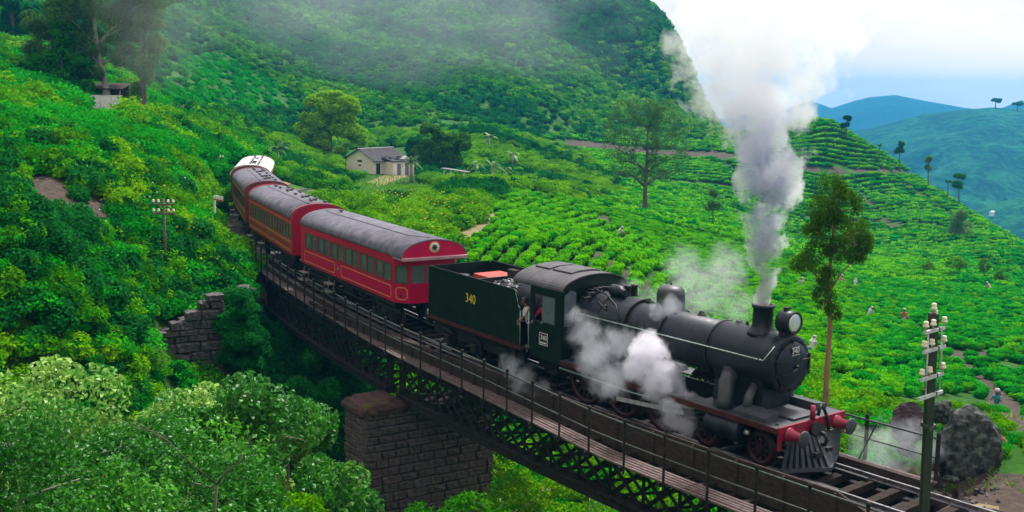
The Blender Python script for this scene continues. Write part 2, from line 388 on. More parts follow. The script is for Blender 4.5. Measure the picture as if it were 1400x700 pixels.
def hit(u, v, rmin=6.0, rmax=700.0):
    """where the line of sight through (u, v) meets the ground"""
    d = ray(u, v); rr = np.geomspace(rmin, rmax, 700)
    x, y, z = d.x * rr, d.y * rr, CAMZ + d.z * rr
    g = ground_z(x, y); k = np.argmax(z < g)
    if z[k] >= g[k]: k = len(rr) - 1
    return Vector((x[k], y[k], g[k]))
def gat(u, Y):
    """ground point at distance Y in picture column u"""
    x = (u - 700) / FPX * Y * 1.0
    for _ in range(6):
        zz = gz(x, Y); uu = project([(x, Y, zz)])[0][0]; x += (u - uu) / FPX * Y
    return Vector((x, Y, gz(x, Y)))
def inpoly(u, v, poly):
    r = np.zeros(np.shape(u), bool); n = len(poly)
    for i in range(n):
        (x1, y1), (x2, y2) = poly[i], poly[(i + 1) % n]
        c = ((y1 > v) != (y2 > v)) & (u < (x2 - x1) * (v - y1) / ((y2 - y1) or 1e-9) + x1); r ^= c
    return r
# bare places and paths, outlined on the ground
SOIL = [[(772,190),(800,193),(860,201),(1000,210),(1012,216),(1000,219),(860,213),(800,204),(780,201)],
        [(1095,226),(1180,231),(1262,235),(1270,242),(1180,239),(1095,234)],
        [(20,240),(60,232),(110,262),(120,300),(60,300),(25,275)], [(120,262),(160,285),(150,320),(110,300)],
        [(808,292),(830,296),(840,309),(822,307)], [(210,143),(330,145),(330,150),(210,149)],
        [(1155,665),(1420,742),(1420,650),(1260,640),(1200,632)], [(1320,520),(1345,515),(1420,590),(1420,612)], [(300,398),(345,360),(345,420),(310,460)]]
PATH = [[(350,258),(420,232),(430,238),(372,264),(350,268)], [(620,325),(668,292),(690,290),(650,330),(628,345)], [(540,232),(560,240),(520,256),(500,250)]]
TRACKLINE = [[(800,238),(1012,254),(1012,259),(800,243)], [(1100,298),(1290,308),(1290,313),(1100,303)], [(1250,440),(1400,556),(1400,570),(1243,446)],
             [(1255,465),(1400,503),(1400,512),(1255,471)], [(962,190),(1013,240),(1005,240),(953,190)], [(1180,262),(1240,330),(1234,332),(1172,264)], [(1240,250),(1310,300),(1305,304),(1234,253)], [(1330,345),(1400,385),(1400,392),(1325,349)], [(800,335),(905,400),(900,406),(795,341)], [(1120,520),(1400,470),(1400,477),(1120,529)], [(930,370),(1020,392),(1020,396),(930,374)]]
def bare(u, v):
    m = np.zeros(np.shape(u), bool)
    for p in SOIL + PATH + TRACKLINE: m |= inpoly(u, v, p)
    return m

az = np.r_[np.linspace(-math.pi, -.66, 50)[:-1], np.linspace(-.66, .66, 620), np.linspace(.66, math.pi, 50)[1:]]
rr = np.r_[np.geomspace(2.2, 900, 430)]
AZ, RR = np.meshgrid(az, rr)
GX, GY = RR * np.sin(AZ), RR * np.cos(AZ)
GZ = ground_z(GX.ravel(), GY.ravel()).reshape(GX.shape)
NA, NR = len(az), len(rr)
V = np.c_[GX.ravel(), GY.ravel(), GZ.ravel()]
idx = np.arange(NA * NR).reshape(NR, NA)
F = np.c_[idx[:-1, :-1].ravel(), idx[:-1, 1:].ravel(), idx[1:, 1:].ravel(), idx[1:, :-1].ravel()]
def np_mesh(name, V, F, mat, smooth=True, attrs=()):
    me = bpy.data.meshes.new(name); V = np.asarray(V, np.float32); F = np.asarray(F, np.int32)
    me.vertices.add(len(V)); me.vertices.foreach_set('co', V.ravel())
    k = F.shape[1]; me.loops.add(F.size); me.loops.foreach_set('vertex_index', F.ravel())
    me.polygons.add(len(F)); me.polygons.foreach_set('loop_start', np.arange(0, F.size, k, dtype=np.int32))
    me.polygons.foreach_set('use_smooth', np.full(len(F), smooth))
    for nm, dom, arr in attrs:
        if arr.ndim == 2:
            a = me.attributes.new(nm, 'FLOAT_COLOR', dom); a.data.foreach_set('color', arr.astype(np.float32).ravel())
        else:
            a = me.attributes.new(nm, 'FLOAT', dom); a.data.foreach_set('value', arr.astype(np.float32))
    me.update(calc_edges=True); me.validate()
    if mat: me.materials.append(mat)
    return me
# what covers the ground where: 0 greenery, 1 bare soil, 2 trodden path, 3 ballast
pu, pv, pd = project(V)
cov = np.zeros(len(V))
for p in SOIL: cov[inpoly(pu, pv, p) & (pd > 5)] = 1
for p in PATH: cov[inpoly(pu, pv, p) & (pd > 5)] = 2
for p in TRACKLINE: cov[inpoly(pu, pv, p) & (pd > 5)] = 1
dmin = np.full(len(V), 99.0)
near = (V[:, 1] > 5) & (V[:, 1] < 150) & (abs(V[:, 0]) < 60)
ii = np.where(near)[0]
for i in range(0, len(ii), 20000):
    q = ii[i:i + 20000]
    d2 = (V[q, 0][:, None] - _TX[::4]) ** 2 + (V[q, 1][:, None] - _TY[::4]) ** 2
    kk = d2.argmin(1); s = _S[::4][kk]; d = np.sqrt(d2.min(1)); d[((s > -3) & (s < 36)) | (s > 84)] = 99; dmin[q] = d
cov[(dmin < 2.1)] = 3
m, t, b, o = new_mat('ground_cover')
a = t.nodes.new('ShaderNodeAttribute'); a.attribute_name = 'cover'
n1 = tex(t, .35, 9, .65); n2 = tex(t, 3.0, 8, .7)
g = ramp(t, n1.outputs[0], [(.3, (.008, .040, .004)), (.5, (.020, .085, .005)), (.7, (.05, .14, .006))])
so1 = ramp(t, n2.outputs[0], [(.3, (.030, .024, .020)), (.55, (.070, .052, .042)), (.75, (.115, .09, .07))])
pa = ramp(t, n2.outputs[0], [(.3, (.10, .11, .03)), (.55, (.22, .17, .09)), (.75, (.30, .24, .14))])
ba = ramp(t, n2.outputs[0], [(.3, (.05, .045, .04)), (.55, (.11, .10, .095)), (.75, (.2, .185, .17))])
def step(lo):
    q = t.nodes.new('ShaderNodeMapRange'); q.inputs[1].default_value = lo; q.inputs[2].default_value = lo + .3
    ad = t.nodes.new('ShaderNodeMath'); ad.operation = 'MULTIPLY_ADD'; ad.inputs[1].default_value = .5; 
    su = t.nodes.new('ShaderNodeMath'); su.operation = 'SUBTRACT'; su.inputs[1].default_value = .25
    t.links.new(n2.outputs[0], ad.inputs[0]); t.links.new(a.outputs['Fac'], ad.inputs[2]); t.links.new(ad.outputs[0], su.inputs[0]); t.links.new(su.outputs[0], q.inputs[0]); return q
col = g.outputs[0]
for lo, rc in ((.4, so1), (1.4, pa), (2.4, ba)):
    k = step(lo); mm = t.nodes.new('ShaderNodeMix'); mm.data_type = 'RGBA'
    t.links.new(k.outputs[0], mm.inputs[0]); t.links.new(col, mm.inputs[6]); t.links.new(rc.outputs[0], mm.inputs[7]); col = mm.outputs[2]
t.links.new(col, b.inputs['Base Color']); b.inputs['Roughness'].default_value = .95; b.inputs['Specular IOR Level'].default_value = .15
bump(t, b, n2.outputs[0], .7, .15)
M['ground'] = m
tag(link('ground', np_mesh('ground', V, F, m, True, [('cover', 'POINT', cov)])), kind='structure')

# far country: valley floor and blue ridges
def hillmat(name, dark, mid, light, sc):
    m, t, b, o = new_mat(name)
    n1 = tex(t, sc, 10, .68); n2 = tex(t, sc * 9, 6, .7)
    mxn = t.nodes.new('ShaderNodeMath'); mxn.operation = 'MULTIPLY_ADD'; mxn.inputs[1].default_value = .45
    m2 = t.nodes.new('ShaderNodeMath'); m2.operation = 'MULTIPLY'; m2.inputs[1].default_value = .55
    t.links.new(n2.outputs[0], m2.inputs[0]); t.links.new(n1.outputs[0], mxn.inputs[0]); t.links.new(m2.outputs[0], mxn.inputs[2])
    r = ramp(t, mxn.outputs[0], [(.43, dark), (.5, mid), (.57, light)]); t.links.new(r.outputs[0], b.inputs['Base Color'])
    b.inputs['Roughness'].default_value = 1; b.inputs['Specular IOR Level'].default_value = .05
    bump(t, b, mxn.outputs[0], 1.0, 9.0); return m
M['hill_near'] = hillmat('far_hill_green', (.001, .018, .010), (.004, .055, .018), (.018, .12, .030), .010)
M['hill_far'] = hillmat('far_hill_forest', (.002, .020, .012), (.004, .034, .018), (.008, .055, .025), .006)
def fbm(x, y, seed, oct=5):
    z = np.zeros_like(x); a = 1.0; f = 1.0
    g = np.random.default_rng(seed)
    for _ in range(oct):
        th = g.uniform(0, 6.28, 3); ph = g.uniform(0, 6.28, 3)
        z += a * sum(np.sin(f * (x * np.cos(q) + y * np.sin(q)) + p) for q, p in zip(th, ph)) / 3
        a *= .5; f *= 2.1
    return z
def hill(ridge, R, front, back, zb, seed, rough, mat, u0=None, u1=None):
    U = np.array([r[0] for r in ridge], float); Vv = np.array([r[1] for r in ridge], float)
    us = np.linspace(U[0], U[-1], 240); rs = np.r_[np.linspace(R - front, R, 90), np.linspace(R, R + back, 30)[1:]]
    UU, RS = np.meshgrid(us, rs)
    zr = np.array([spot(u, np.interp(u, U, Vv), R).z for u in us])[None, :] * np.ones_like(RS)
    xx = (UU - 700) / FPX * RS; yy = RS
    k = np.where(RS <= R, _sm((RS - R + front) / front * .86 + .07) , 1 - _sm((RS - R) / back))
    k = np.where(RS <= R, (k - _sm(np.array(.07))) / (_sm(np.array(.93)) - _sm(np.array(.07))), k)
    sc = 6.0 / front
    z = zb + (zr - zb) * k + rough * fbm(xx * sc, yy * sc, seed) * (k * (1 - k) * 3.2 + .04)
    n = len(us); ix = np.arange(n * len(rs)).reshape(len(rs), n)
    FF = np.c_[ix[:-1, :-1].ravel(), ix[:-1, 1:].ravel(), ix[1:, 1:].ravel(), ix[1:, :-1].ravel()]
    return tag(link('hill', np_mesh('hill', np.c_[xx.ravel(), yy.ravel(), z.ravel()], FF, mat)), kind='structure')
hill([(900,260),(1050,225),(1120,200),(1165,185),(1200,172),(1250,158),(1300,151),(1345,147),(1400,150),(1470,150),(1600,170),(1800,210)], 1800, 900, 700, -170, 3, 75, M['hill_near'])
hill([(1150,345),(1230,320),(1290,296),(1330,285),(1370,275),(1400,270),(1480,262),(1600,290)], 1050, 420, 220, -160, 9, 16, M['hill_near'])
hill([(700,170),(960,165),(1060,152),(1100,137),(1130,148),(1160,138),(1180,133),(1215,130),(1260,139),(1310,148),(1345,152),(1400,158),(1500,160)], 3500, 1300, 700, -170, 5, 40, M['hill_far'])
hill([(1250,165),(1330,155),(1362,147),(1385,137),(1402,141),(1440,150),(1550,140),(1700,160)], 3100, 1000, 700, -170, 6, 30, M['hill_far'])
th = np.linspace(-math.pi, math.pi, 97)[:-1]; rv = np.array([650, 1200, 2200, 3200, 4350.])
vv = [(r * math.sin(a), r * math.cos(a), -175.0) for r in rv for a in th]
FF = [(i * 96 + k, i * 96 + (k + 1) % 96, (i + 1) * 96 + (k + 1) % 96, (i + 1) * 96 + k) for i in range(4) for k in range(96)]
tag(link('valley_floor', np_mesh('valley_floor', np.array(vv), np.array(FF), M['hill_far'])), kind='structure')

# ================================================================== the engine (local: x = -(metres behind the buffer beam), y to the far side, z above rail)
def rooted(name, mtx, label, cat, group=None):
    o = empty(name, label=label, cat=cat, group=group); o.matrix_world = mtx; return o
def lettering(name, text, size, mat, parent, M4, depth=.004, align='CENTER'):
    cu = bpy.data.curves.new(name, 'FONT'); cu.body = text; cu.size = size; cu.extrude = depth; cu.align_x = align; cu.align_y = 'CENTER'
    tmp = bpy.data.objects.new(name, cu); C.objects.link(tmp); bpy.context.view_layer.update()
    me = bpy.data.meshes.new_from_object(tmp.evaluated_get(bpy.context.evaluated_depsgraph_get())); me.name = name
    bpy.data.objects.remove(tmp); bpy.data.curves.remove(cu); me.materials.clear(); me.materials.append(mat)
    return link(name, me, parent, M4)
NEAR = Matrix.Rotation(math.radians(90), 4, 'X')               # text facing the camera side (-y), reading towards +x
def wheel(parent, x, y, r, mat, spokes=10, name='wheel', th=.13):
    a = MB(); prof = [(-th / 2, r - .14), (-th / 2, r), (th / 2 - .03, r), (th / 2 - .03, r + .035), (th / 2, r + .035), (th / 2, r - .14)]
    n = 28; o = Vector((x, y, r)); vs = []; fs = []
    for t, q in prof:
        for k in range(n):
            g = 2 * math.pi * k / n; vs.append((x + q * math.cos(g), y + (t if y > 0 else -t) * -1, r + q * math.sin(g)))
    m_ = len(prof)
    for i in range(m_):
        for k in range(n):
            fs.append((i * n + k, i * n + (k + 1) % n, ((i + 1) % m_) * n + (k + 1) % n, ((i + 1) % m_) * n + k))
    a.add(vs, fs, True)
    a.lathe([(-.1, r * .24), (.1, r * .24)], (x, y, r), (0, 1, 0), 14)
    for k in range(spokes):
        g = 2 * math.pi * k / spokes
        a.bar((x + r * .2 * math.cos(g), y, r + r * .2 * math.sin(g)), (x + (r - .1) * math.cos(g), y, r + (r - .1) * math.sin(g)), .06, .07, (0, 1, 0))
    return a.build(name, mat, parent)

ML = frame_at(6) @ Matrix.Translation((6, 0, 0))
loco = rooted('steam_locomotive', ML, 'black steam locomotive with tall smoking chimney leading the train across the bridge', 'locomotive')
ZB, RB = 2.627, .775
a = MB().lathe([(0, .70), (0.05, RB - .03), (3.2, RB - .02), (5.3, RB + .02), (5.35, RB + .04), (8.55, RB + .06)], (-3.15, 0, ZB), (-1, 0, 0), 40)
boiler = a.build('boiler', M['loco_black'], loco)
# firebox shoulders down to the frame
a = MB()
pr = [(-.86, 1.35)] + [(-(RB + .06) * math.cos(t), ZB + (RB + .06) * math.sin(t)) for t in np.linspace(0, math.pi, 22)] + [(.86, 1.35)]
a.prism(pr, lambda p, q, t: (-6.45 - t, p, q), 2.25)
a.build('firebox', M['loco_black'], boiler)
for s in (3.17, 5.0, 6.45, 7.6):
    MB().lathe([(-.03, RB + .012 + .03 * (s > 4) + (.03 if s > 6 else 0)), (-.03, RB + .026 + .03 * (s > 4) + (.03 if s > 6 else 0)), (.03, RB + .026 + .03 * (s > 4) + (.03 if s > 6 else 0)), (.03, RB + .012 + .03 * (s > 4))], (-s, 0, ZB), (-1, 0, 0), 40).build('boiler_band', M['iron'], boiler)
sb = MB().lathe([(0, .66), (.0, .72), (.03, RB + .02), (.09, RB + .03), (.10, RB + .005), (2.34, RB + .005)], (-.82, 0, ZB), (-1, 0, 0), 44).build('smokebox', M['smokebox_black'], loco)
a = MB()
for k in range(26):
    g = 2 * math.pi * k / 26; a.lathe([(0, .022), (.02, .02), (.028, .008)], (-.80, .735 * math.cos(g), ZB + .735 * math.sin(g)), (1, 0, 0), 6)
o = a.build('rivet_ring', M['smokebox_black'], sb); o['kind'] = 'stuff'
door = MB().lathe([(0, .63), (.05, .63), (.08, .60), (.13, .42), (.165, .2), (.175, .02)], (-.83, 0, ZB - .02), (1, 0, 0), 40).build('smokebox_door', M['smokebox_black'], loco)
a = MB(); a.bar((-.70, -.58, ZB + .12), (-.68, .62, ZB + .12), .05, .03); a.bar((-.70, -.5, ZB - .2), (-.68, .62, ZB - .2), .05, .03); a.bar((-.72, .63, ZB - .32), (-.72, .63, ZB + .26), .05, .05)
a.build('door_hinge', M['iron'], door)
a = MB(); a.lathe([(0, .055), (.1, .05), (.12, .03)], (-.66, 0, ZB - .02), (1, 0, 0), 12); a.bar((-.56, 0, ZB - .02), (-.56, -.22, ZB - .14), .03); a.bar((-.58, 0, ZB - .02), (-.58, .12, ZB + .2), .03)
a.build('door_handle', M['iron'], door)
for k in range(10):
    g = 2 * math.pi * (k + .5) / 10
    MB().bar((-.79, .60 * math.cos(g), ZB - .02 + .60 * math.sin(g)), (-.79, .70 * math.cos(g), ZB - .02 + .70 * math.sin(g)), .06, .05, (1, 0, 0)).build('door_dog', M['iron'], door)
pl = MB(); pl.box(-.70, -.682, -.17, .17, ZB + .28, ZB + .50); pl = pl.build('number_plate', M['iron'], door, .006)
FR = Matrix(((0, 0, 1, 0), (1, 0, 0, 0), (0, 1, 0, 0), (0, 0, 0, 1)))       # text facing forward (+x), reading towards +y
lettering('number_lettering', '340', .20, M['white_paint'], pl, Matrix.Translation((-.681, 0, ZB + .40)) @ FR)
a = MB(); a.box(-.684, -.678, -.16, .16, ZB + .285, ZB + .297); a.box(-.684, -.678, -.16, .16, ZB + .483, ZB + .495); a.build('plate_edge', M['white_paint'], pl)['kind'] = 'stuff'
# chimney, dome, lamp
ch = MB().lathe([(-.10, .46), (-.02, .40), (.06, .33), (.14, .285), (.60, .265), (.62, .30), (.70, .315), (.72, .30), (.72, .24), (.3, .22)], (-1.83, 0, 3.375), (0, 0, 1), 32).build('chimney', M['smokebox_black'], loco)
dm = MB().lathe([(-.12, .52), (-.04, .46), (.04, .425), (.40, .42), (.52, .40), (.61, .33), (.66, .22), (.685, .08), (.69, 0)], (-5.29, 0, 3.43), (0, 0, 1), 32).build('steam_dome', M['plate_grey'], loco)
MB().lathe([(0, .03), (.06, .03), (.06, .015), (.11, .012)], (-5.29, 0, 4.11), (0, 0, 1), 8).build('dome_stud', M['iron'], dm)
hl = MB().lathe([(0, .27), (.02, .30), (.46, .30), (.46, .275), (.40, .27), (.3, .2), (.2, .03)], (-1.20, 0, 3.76), (1, 0, 0), 28).build('headlamp', M['smokebox_black'], loco)
MB().lathe([(0, .265), (.01, .2), (.02, 0.01)], (-.765, 0, 3.76), (1, 0, 0), 24).build('lamp_lens', M['lamp_glass'], hl)
a = MB(); a.box(-1.15, -.85, -.16, .16, 3.38, 3.50); a.bar((-1.05, 0, 4.05), (-1.05, 0, 4.14), .12, .12); a.build('lamp_bracket', M['iron'], hl)['kind'] = 'stuff'
# fittings on the boiler top
for s, z, r, h in ((4.15, 3.36, .09, .12), (2.75, 3.36, .10, .09), (6.3, 3.40, .07, .10), (2.45, 3.36, .05, .12)):
    MB().lathe([(0, r * 1.5), (.04, r * 1.4), (.05, r), (h, r * .9), (h + .03, r * .4)], (-s, .12, z), (0, 0, 1), 12).build('washout_plug', M['iron'], boiler)
sv = empty('safety_valve'); sv.parent = boiler
for y in (-.14, .14):
    MB().lathe([(0, .13), (.05, .11), (.28, .10), (.30, .12), (.36, .12), (.38, .05)], (-7.25, y + .25, 3.42), (0, 0, 1), 14).build('valve', M['iron'], sv)
tv = MB(); tv.lathe([(-.35, .03), (-.33, .19), (.10, .19), (.16, .12), (.34, .10)], (-7.35, -.15, 3.60), (1, -.15, 0), 16)
tv.tube([(-7.5, -.15, 3.45), (-7.5, -.15, 3.62)], .1, 10); tv = tv.build('steam_turret', M['loco_black'], boiler)
for y in np.linspace(-.62, .5, 8):
    z = ZB + math.sqrt((RB + .07) ** 2 - y * y)
    a = MB(); a.tube([(-8.25, y, z - .05), (-8.25, y, z + .10)], .035, 8); a.lathe([(0, .07), (.03, .07)], (-8.25, y, z + .10), (0, 0, 1), 10); a.tube([(-8.25, y, z + .06), (-8.75, y, z + .10)], .022, 6)
    a.build('valve_fitting', M['iron'], boiler)
a = MB(); a.tube([(-7.9 + .12 * k, -.55 - .04 * k, ZB + .62 - .03 * k) for k in range(6)], .03, 8); a.tube([(-8.4, -.3, 3.55), (-7.6, -.45, 3.5), (-7.0, -.62, 3.28), (-6.6, -.80, 2.9)], .028, 8)
a.build('injector_pipe', M['iron'], boiler)
a = MB(); a.lathe([(0, .075), (.05, .07), (.06, .04)], (-7.45, -.66, ZB + .52), (0, -.75, .66), 14); a.build('washout_plug', M['iron'], boiler)
rl = MB().tube([(-.9, -.60, ZB + .56)] + [(-1.05, -(RB + .08), ZB + .18), (-4.5, -(RB + .10), ZB + .18), (-8.5, -(RB + .13), ZB + .18)], .02, 8).build('boiler_handrail', M['bright_pipe'], loco)
for s in (1.2, 2.9, 4.6, 6.3, 8.0):
    MB().tube([(-s, -(RB - .02), ZB + .18), (-s, -(RB + .10), ZB + .18)], .022, 6).build('handrail_stanchion', M['iron'], rl)
MB().tube([(-1.05, RB + .08, ZB + .18), (-8.5, RB + .13, ZB + .18)], .02, 8).build('boiler_handrail', M['bright_pipe'], loco)
a = MB(); a.box(-5.55, -4.85, -(RB + .085), -(RB + .06), ZB - .10, ZB + .06); npl = a.build('name_plate', M['tank_red'], boiler, .004)
lettering('name_lettering', 'SIR LANKA', .10, M['brass'], npl, Matrix.Translation((-5.2, -(RB + .087), ZB - .02)) @ NEAR) if False else None
for k in range(7):
    MB().box(-5.46 + k * .085, -5.41 + k * .085, -(RB + .091), -(RB + .084), ZB - .055, ZB + .015).build('raised_mark', M['brass'], npl)
# steam pipes from the smokebox down to the cylinders
for y in (-1, 1):
    a = MB(); a.tube([(-2.35, y * .55, 2.25), (-2.25, y * .86, 1.95), (-2.15, y * 1.02, 1.5), (-2.15, y * 1.05, 1.30)], [.24, .22, .2, .22], 14); a.build('steam_pipe', M['plate_grey'], loco)
    a = MB(); a.tube([(-1.55, y * .5, 2.0), (-1.5, y * .82, 1.72), (-1.48, y * .92, 1.33)], [.12, .12, .13], 12); a.build('exhaust_pipe', M['plate_grey'], loco)
# saddle under the smokebox
a = MB(); a.prism([(-.62, 1.2), (-.55, 1.9), (-.66, 2.25), (.66, 2.25), (.55, 1.9), (.62, 1.2)], lambda p, q, t: (-1.25 - t, p, q), 1.7); a.build('smokebox_saddle', M['smokebox_black'], loco)
# running plates: a front apron, raised part over the cylinders, then along the wheels
rp_ = MB(); rp_.box(-3.05, -.02, -1.36, 1.36, 1.262, 1.30); front_plate = rp_.build('front_platform', M['plate_grey'], loco)
a = MB(); a.prism([(-1.28, 1.302), (-1.28, 1.42), (-.75, 1.52), (-.75, 1.302)], lambda p, q, t: (-.55 - t, p, q), 1.1); a.build('platform_cover', M['plate_grey'], front_plate)
a = MB(); a.prism([(1.28, 1.302), (1.28, 1.42), (.75, 1.52), (.75, 1.302)], lambda p, q, t: (-.55 - t, p, q), 1.1); a.build('platform_cover', M['plate_grey'], front_plate)
a = MB(); a.box(-1.25, -.25, -.5, .5, 1.302, 1.37); a.build('inspection_cover', M['plate_grey'], front_plate, .02)
for k, (x, y) in enumerate(((-.3, -1.1), (-.3, .9), (-.9, -.62), (-.5, .3))):
    MB().lathe([(0, .05), (.03, .045), (.05, .02)], (x, y, 1.301), (0, 0, 1), 10).build('oil_cap', M['lamp_glass'] if k % 2 else M['iron'], front_plate)
for y in (-1, 1):
    a = MB(); a.box(-8.69, -3.06, min(y * 1.37, y * .80), max(y * 1.37, y * .80), 1.262, 1.30); rpn = a.build('running_plate', M['plate_grey'], loco)
    yy = y * 1.375
    a = MB(); a.box(-8.70, -.06, min(yy, yy + y * .02), max(yy, yy + y * .02), 1.16, 1.304); a.build('red_valance', M['valance_red'], rpn)
    # splashers over the driving wheels
    for s in (4.5, 6.2, 7.9):
        pr = [(-s + .82 * math.cos(t), .80 + .86 * math.sin(t)) for t in np.linspace(.62, math.pi - .62, 10)]
        a = MB(); a.prism(pr, lambda p, q, t, y=y: (p, y * (.86 + t), q), .3); a.build('splasher', M['loco_black'], rpn)
# cylinders, slide bars, rods, frames, wheels
for y in (-1, 1):
    c = MB(); c.lathe([(0, .2), (.02, .34), (.10, .36), (.14, .33), (1.05, .33), (1.1, .36), (1.18, .34), (1.2, .2)], (-1.35, y * 1.12, .86), (-1, 0, 0), 24); c.box(-2.4, -1.5, min(y * .80, y * 1.30), max(y * .80, y * 1.30), 1.0, 1.258)
    c = c.build('cylinder', M['loco_black'], loco)
    MB().lathe([(0, .08), (.1, .07), (.12, .03)], (-1.30, y * 1.12, .86), (1, 0, 0), 12).build('cylinder_cock', M['lamp_glass'], c)
    a = MB(); a.box(-3.9, -2.6, y * 1.12 - .05, y * 1.12 + .05, .98, 1.05); a.box(-3.9, -2.6, y * 1.12 - .05, y * 1.12 + .05, .66, .73); a.tube([(-2.5, y * 1.12, .86), (-3.5, y * 1.12, .86)], .045, 8); a.box(-3.6, -3.3, y * 1.12 - .1, y * 1.12 + .1, .74, .97)
    a.build('slide_bar', M['iron'], loco)
    a = MB(); a.bar((-3.45, y * 1.2, .86), (-6.2, y * 1.2, .62), .05, .12); a.build('connecting_rod', M['lamp_glass'], loco)
    a = MB(); a.bar((-4.5, y * 1.10, .56), (-7.9, y * 1.10, .56), .05, .11); a.build('coupling_rod', M['iron'], loco)
    a = MB(); a.bar((-6.1, y * 1.27, .9), (-4.3, y * 1.22, 1.12), .04, .06); a.bar((-4.3, y * 1.2, .7), (-4.3, y * 1.2, 1.25), .06, .08); a.bar((-4.3, y * 1.2, 1.0), (-2.6, y * 1.15, 1.05), .035, .05); a.build('valve_gear', M['iron'], loco)
    for s in (4.5, 6.2, 7.9): wheel(loco, -s, y * .90, .78, M['wheel_red'], 14, 'driving_wheel')
    for s in (.95, 2.85): wheel(loco, -s, y * .90, .46, M['wheel_red'], 9, 'bogie_wheel')
    a = MB(); a.box(-10.6, -.12, y * .66 - .02, y * .66 + .02, .62, 1.255); a.build('main_frame', M['iron'], loco)
    a = MB()
    for dz in (.35, .75): a.box(-9.35, -8.95, y * 1.22 - .12, y * 1.22 + .12, dz, dz + .03)
    a.bar((-9.3, y * 1.2, .35), (-9.3, y * 1.2, 1.2), .03); a.bar((-9.0, y * 1.2, .35), (-9.0, y * 1.2, 1.2), .03); a.build('cab_step', M['iron'], loco)
    a = MB(); a.tube([(-3.0, y * 1.28, 1.1), (-5.5, y * 1.28, .98), (-8.8, y * 1.28, 1.02)], .03, 6); a.build('sand_pipe', M['bright_pipe'] if y < 0 else M['iron'], loco)
# ash pan and brake gear to fill the underside
a = MB(); a.box(-8.6, -6.5, -.6, .6, .5, 1.25); a.box(-10.4, -9.3, -.6, .6, .5, 1.2); a.build('ash_pan', M['iron'], loco)
# buffer beam, buffers, coupling, lamp irons, cowcatcher
bb = MB().box(-.06, 0, -1.37, 1.37, .98, 1.34).build('buffer_beam', M['buffer_red'], loco, .01)
a = MB()
for y in (-1.37, 1.25): a.box(-.055, -.005, y, y + .12, .72, .979)
a.build('beam_leg', M['buffer_red'], bb)
for y in (-.978, .978):
    bf = MB().lathe([(0, .20), (.04, .20), (.05, .15), (.30, .13), (.30, .085), (.44, .085)], (0, y, 1.09), (1, 0, 0), 20).build('buffer', M['buffer_red'], loco)
    MB().lathe([(0, .1), (.01, .22), (.035, .225), (.055, .19), (.065, .02)], (.44, y, 1.09), (1, 0, 0), 24).build('buffer_head', M['plate_grey'], bf)
cp = MB(); cp.lathe([(0, .17), (.16, .17), (.18, .10)], (.0, 0, 1.06), (1, 0, 0), 16)
cp.tube([(.2, .0, 1.06), (.36, .02, 1.02), (.42, .05, .88), (.36, .05, .74), (.26, .02, .72)], .055, 10); cp.lathe([(0, .19), (.03, .19)], (.19, -.03, 1.12), (.8, -.5, .3), 18); cp.build('coupling_hook', M['iron'], loco)
MB().tube([(.02, .16, 1.42), (.05, .17, 1.62), (.02, .26, 1.68), (-.02, .46, 1.52), (.06, .56, 1.22), (.10, .52, .95)], .045, 10).build('brake_hose', M['iron'], loco)
MB().tube([(-.02, -.02, 1.34), (-.02, -.02, 1.70)], [.075, .06], 12).build('lamp_iron', M['buffer_red'], loco)
cc = MB(); cc.bar((.10, -1.22, .93), (.10, 1.22, .93), .06, .08); cc.bar((-.05, -1.22, .16), (.60, 0, .16), .07, .10); cc.bar((.60, 0, .16), (-.05, 1.22, .16), .07, .10)
cow = cc.build('cowcatcher', M['plate_grey'], loco)
for k in range(15):
    f = (k + .5) / 15 * 2 - 1; yb = f * 1.2; xb = .60 - .65 * abs(f)
    MB().bar((.06 + .05 * (1 - abs(f)), yb * .94, .96), (xb, yb, .17), .045, .12, (0, 1, 0)).build('bar', M['plate_grey'], cow)
for sg in (-1, 1):
    MB().add([(.08, 0, .92), (.08, sg * 1.1, .92), (-.08, sg * 1.19, .2), (.54, 0, .2)], [(0, 1, 2, 3)]).build('back_plate', M['loco_black'], cow)
a = MB(); a.bar((.36, -.35, .52), (.42, -.15, .52), .1, .14); a.bar((.2, .55, .45), (.28, .35, .45), .1, .12); a.bar((.36, .1, .60), (.40, .3, .6), .08, .1); a.build('cowcatcher_bracket', M['iron'], cow)['kind'] = 'stuff'
# cab
cab = MB(); Y = 1.345
def sidepanel(mb, y, xa, xb, za, zb): mb.box(xa, xb, min(y, y - .03 * (1 if y > 0 else -1)), max(y, y - .03 * (1 if y > 0 else -1)), za, zb)
for y in (-Y, Y):
    sidepanel(cab, y, -10.28, -8.70, 1.14, 2.32)
    sidepanel(cab, y, -8.98, -8.70, 2.321, 3.50); sidepanel(cab, y, -10.28, -10.14, 2.321, 3.50); sidepanel(cab, y, -10.14, -8.98, 3.28, 3.50)
arc = [(-Y + .001, 3.50)] + [(Y * 1.0 * -math.cos(t), 3.50 + .43 * math.sin(t)) for t in np.linspace(0.05, math.pi - .05, 16)] + [(Y - .001, 3.50)]
pr = [(-Y + .032, 1.31)] + arc + [(Y - .032, 1.31)]
cab.prism(pr, lambda p, q, t: (-8.72 - t, p, q), .03)
cab = cab.build('cab', M['loco_green'], loco)
a = MB(); R_ = []
for k, t in enumerate(np.linspace(-.02, math.pi + .02, 22)): R_.append((-(Y + .05) * math.cos(t), 3.51 + .47 * math.sin(max(0, min(math.pi, t)))))
inner = [(p * .985, q - .035) for p, q in reversed(R_)]
a.prism(R_ + inner, lambda p, q, t: (-8.60 - t, p, q), 2.55); roof = a.build('cab_roof', M['roof_grey'], cab)
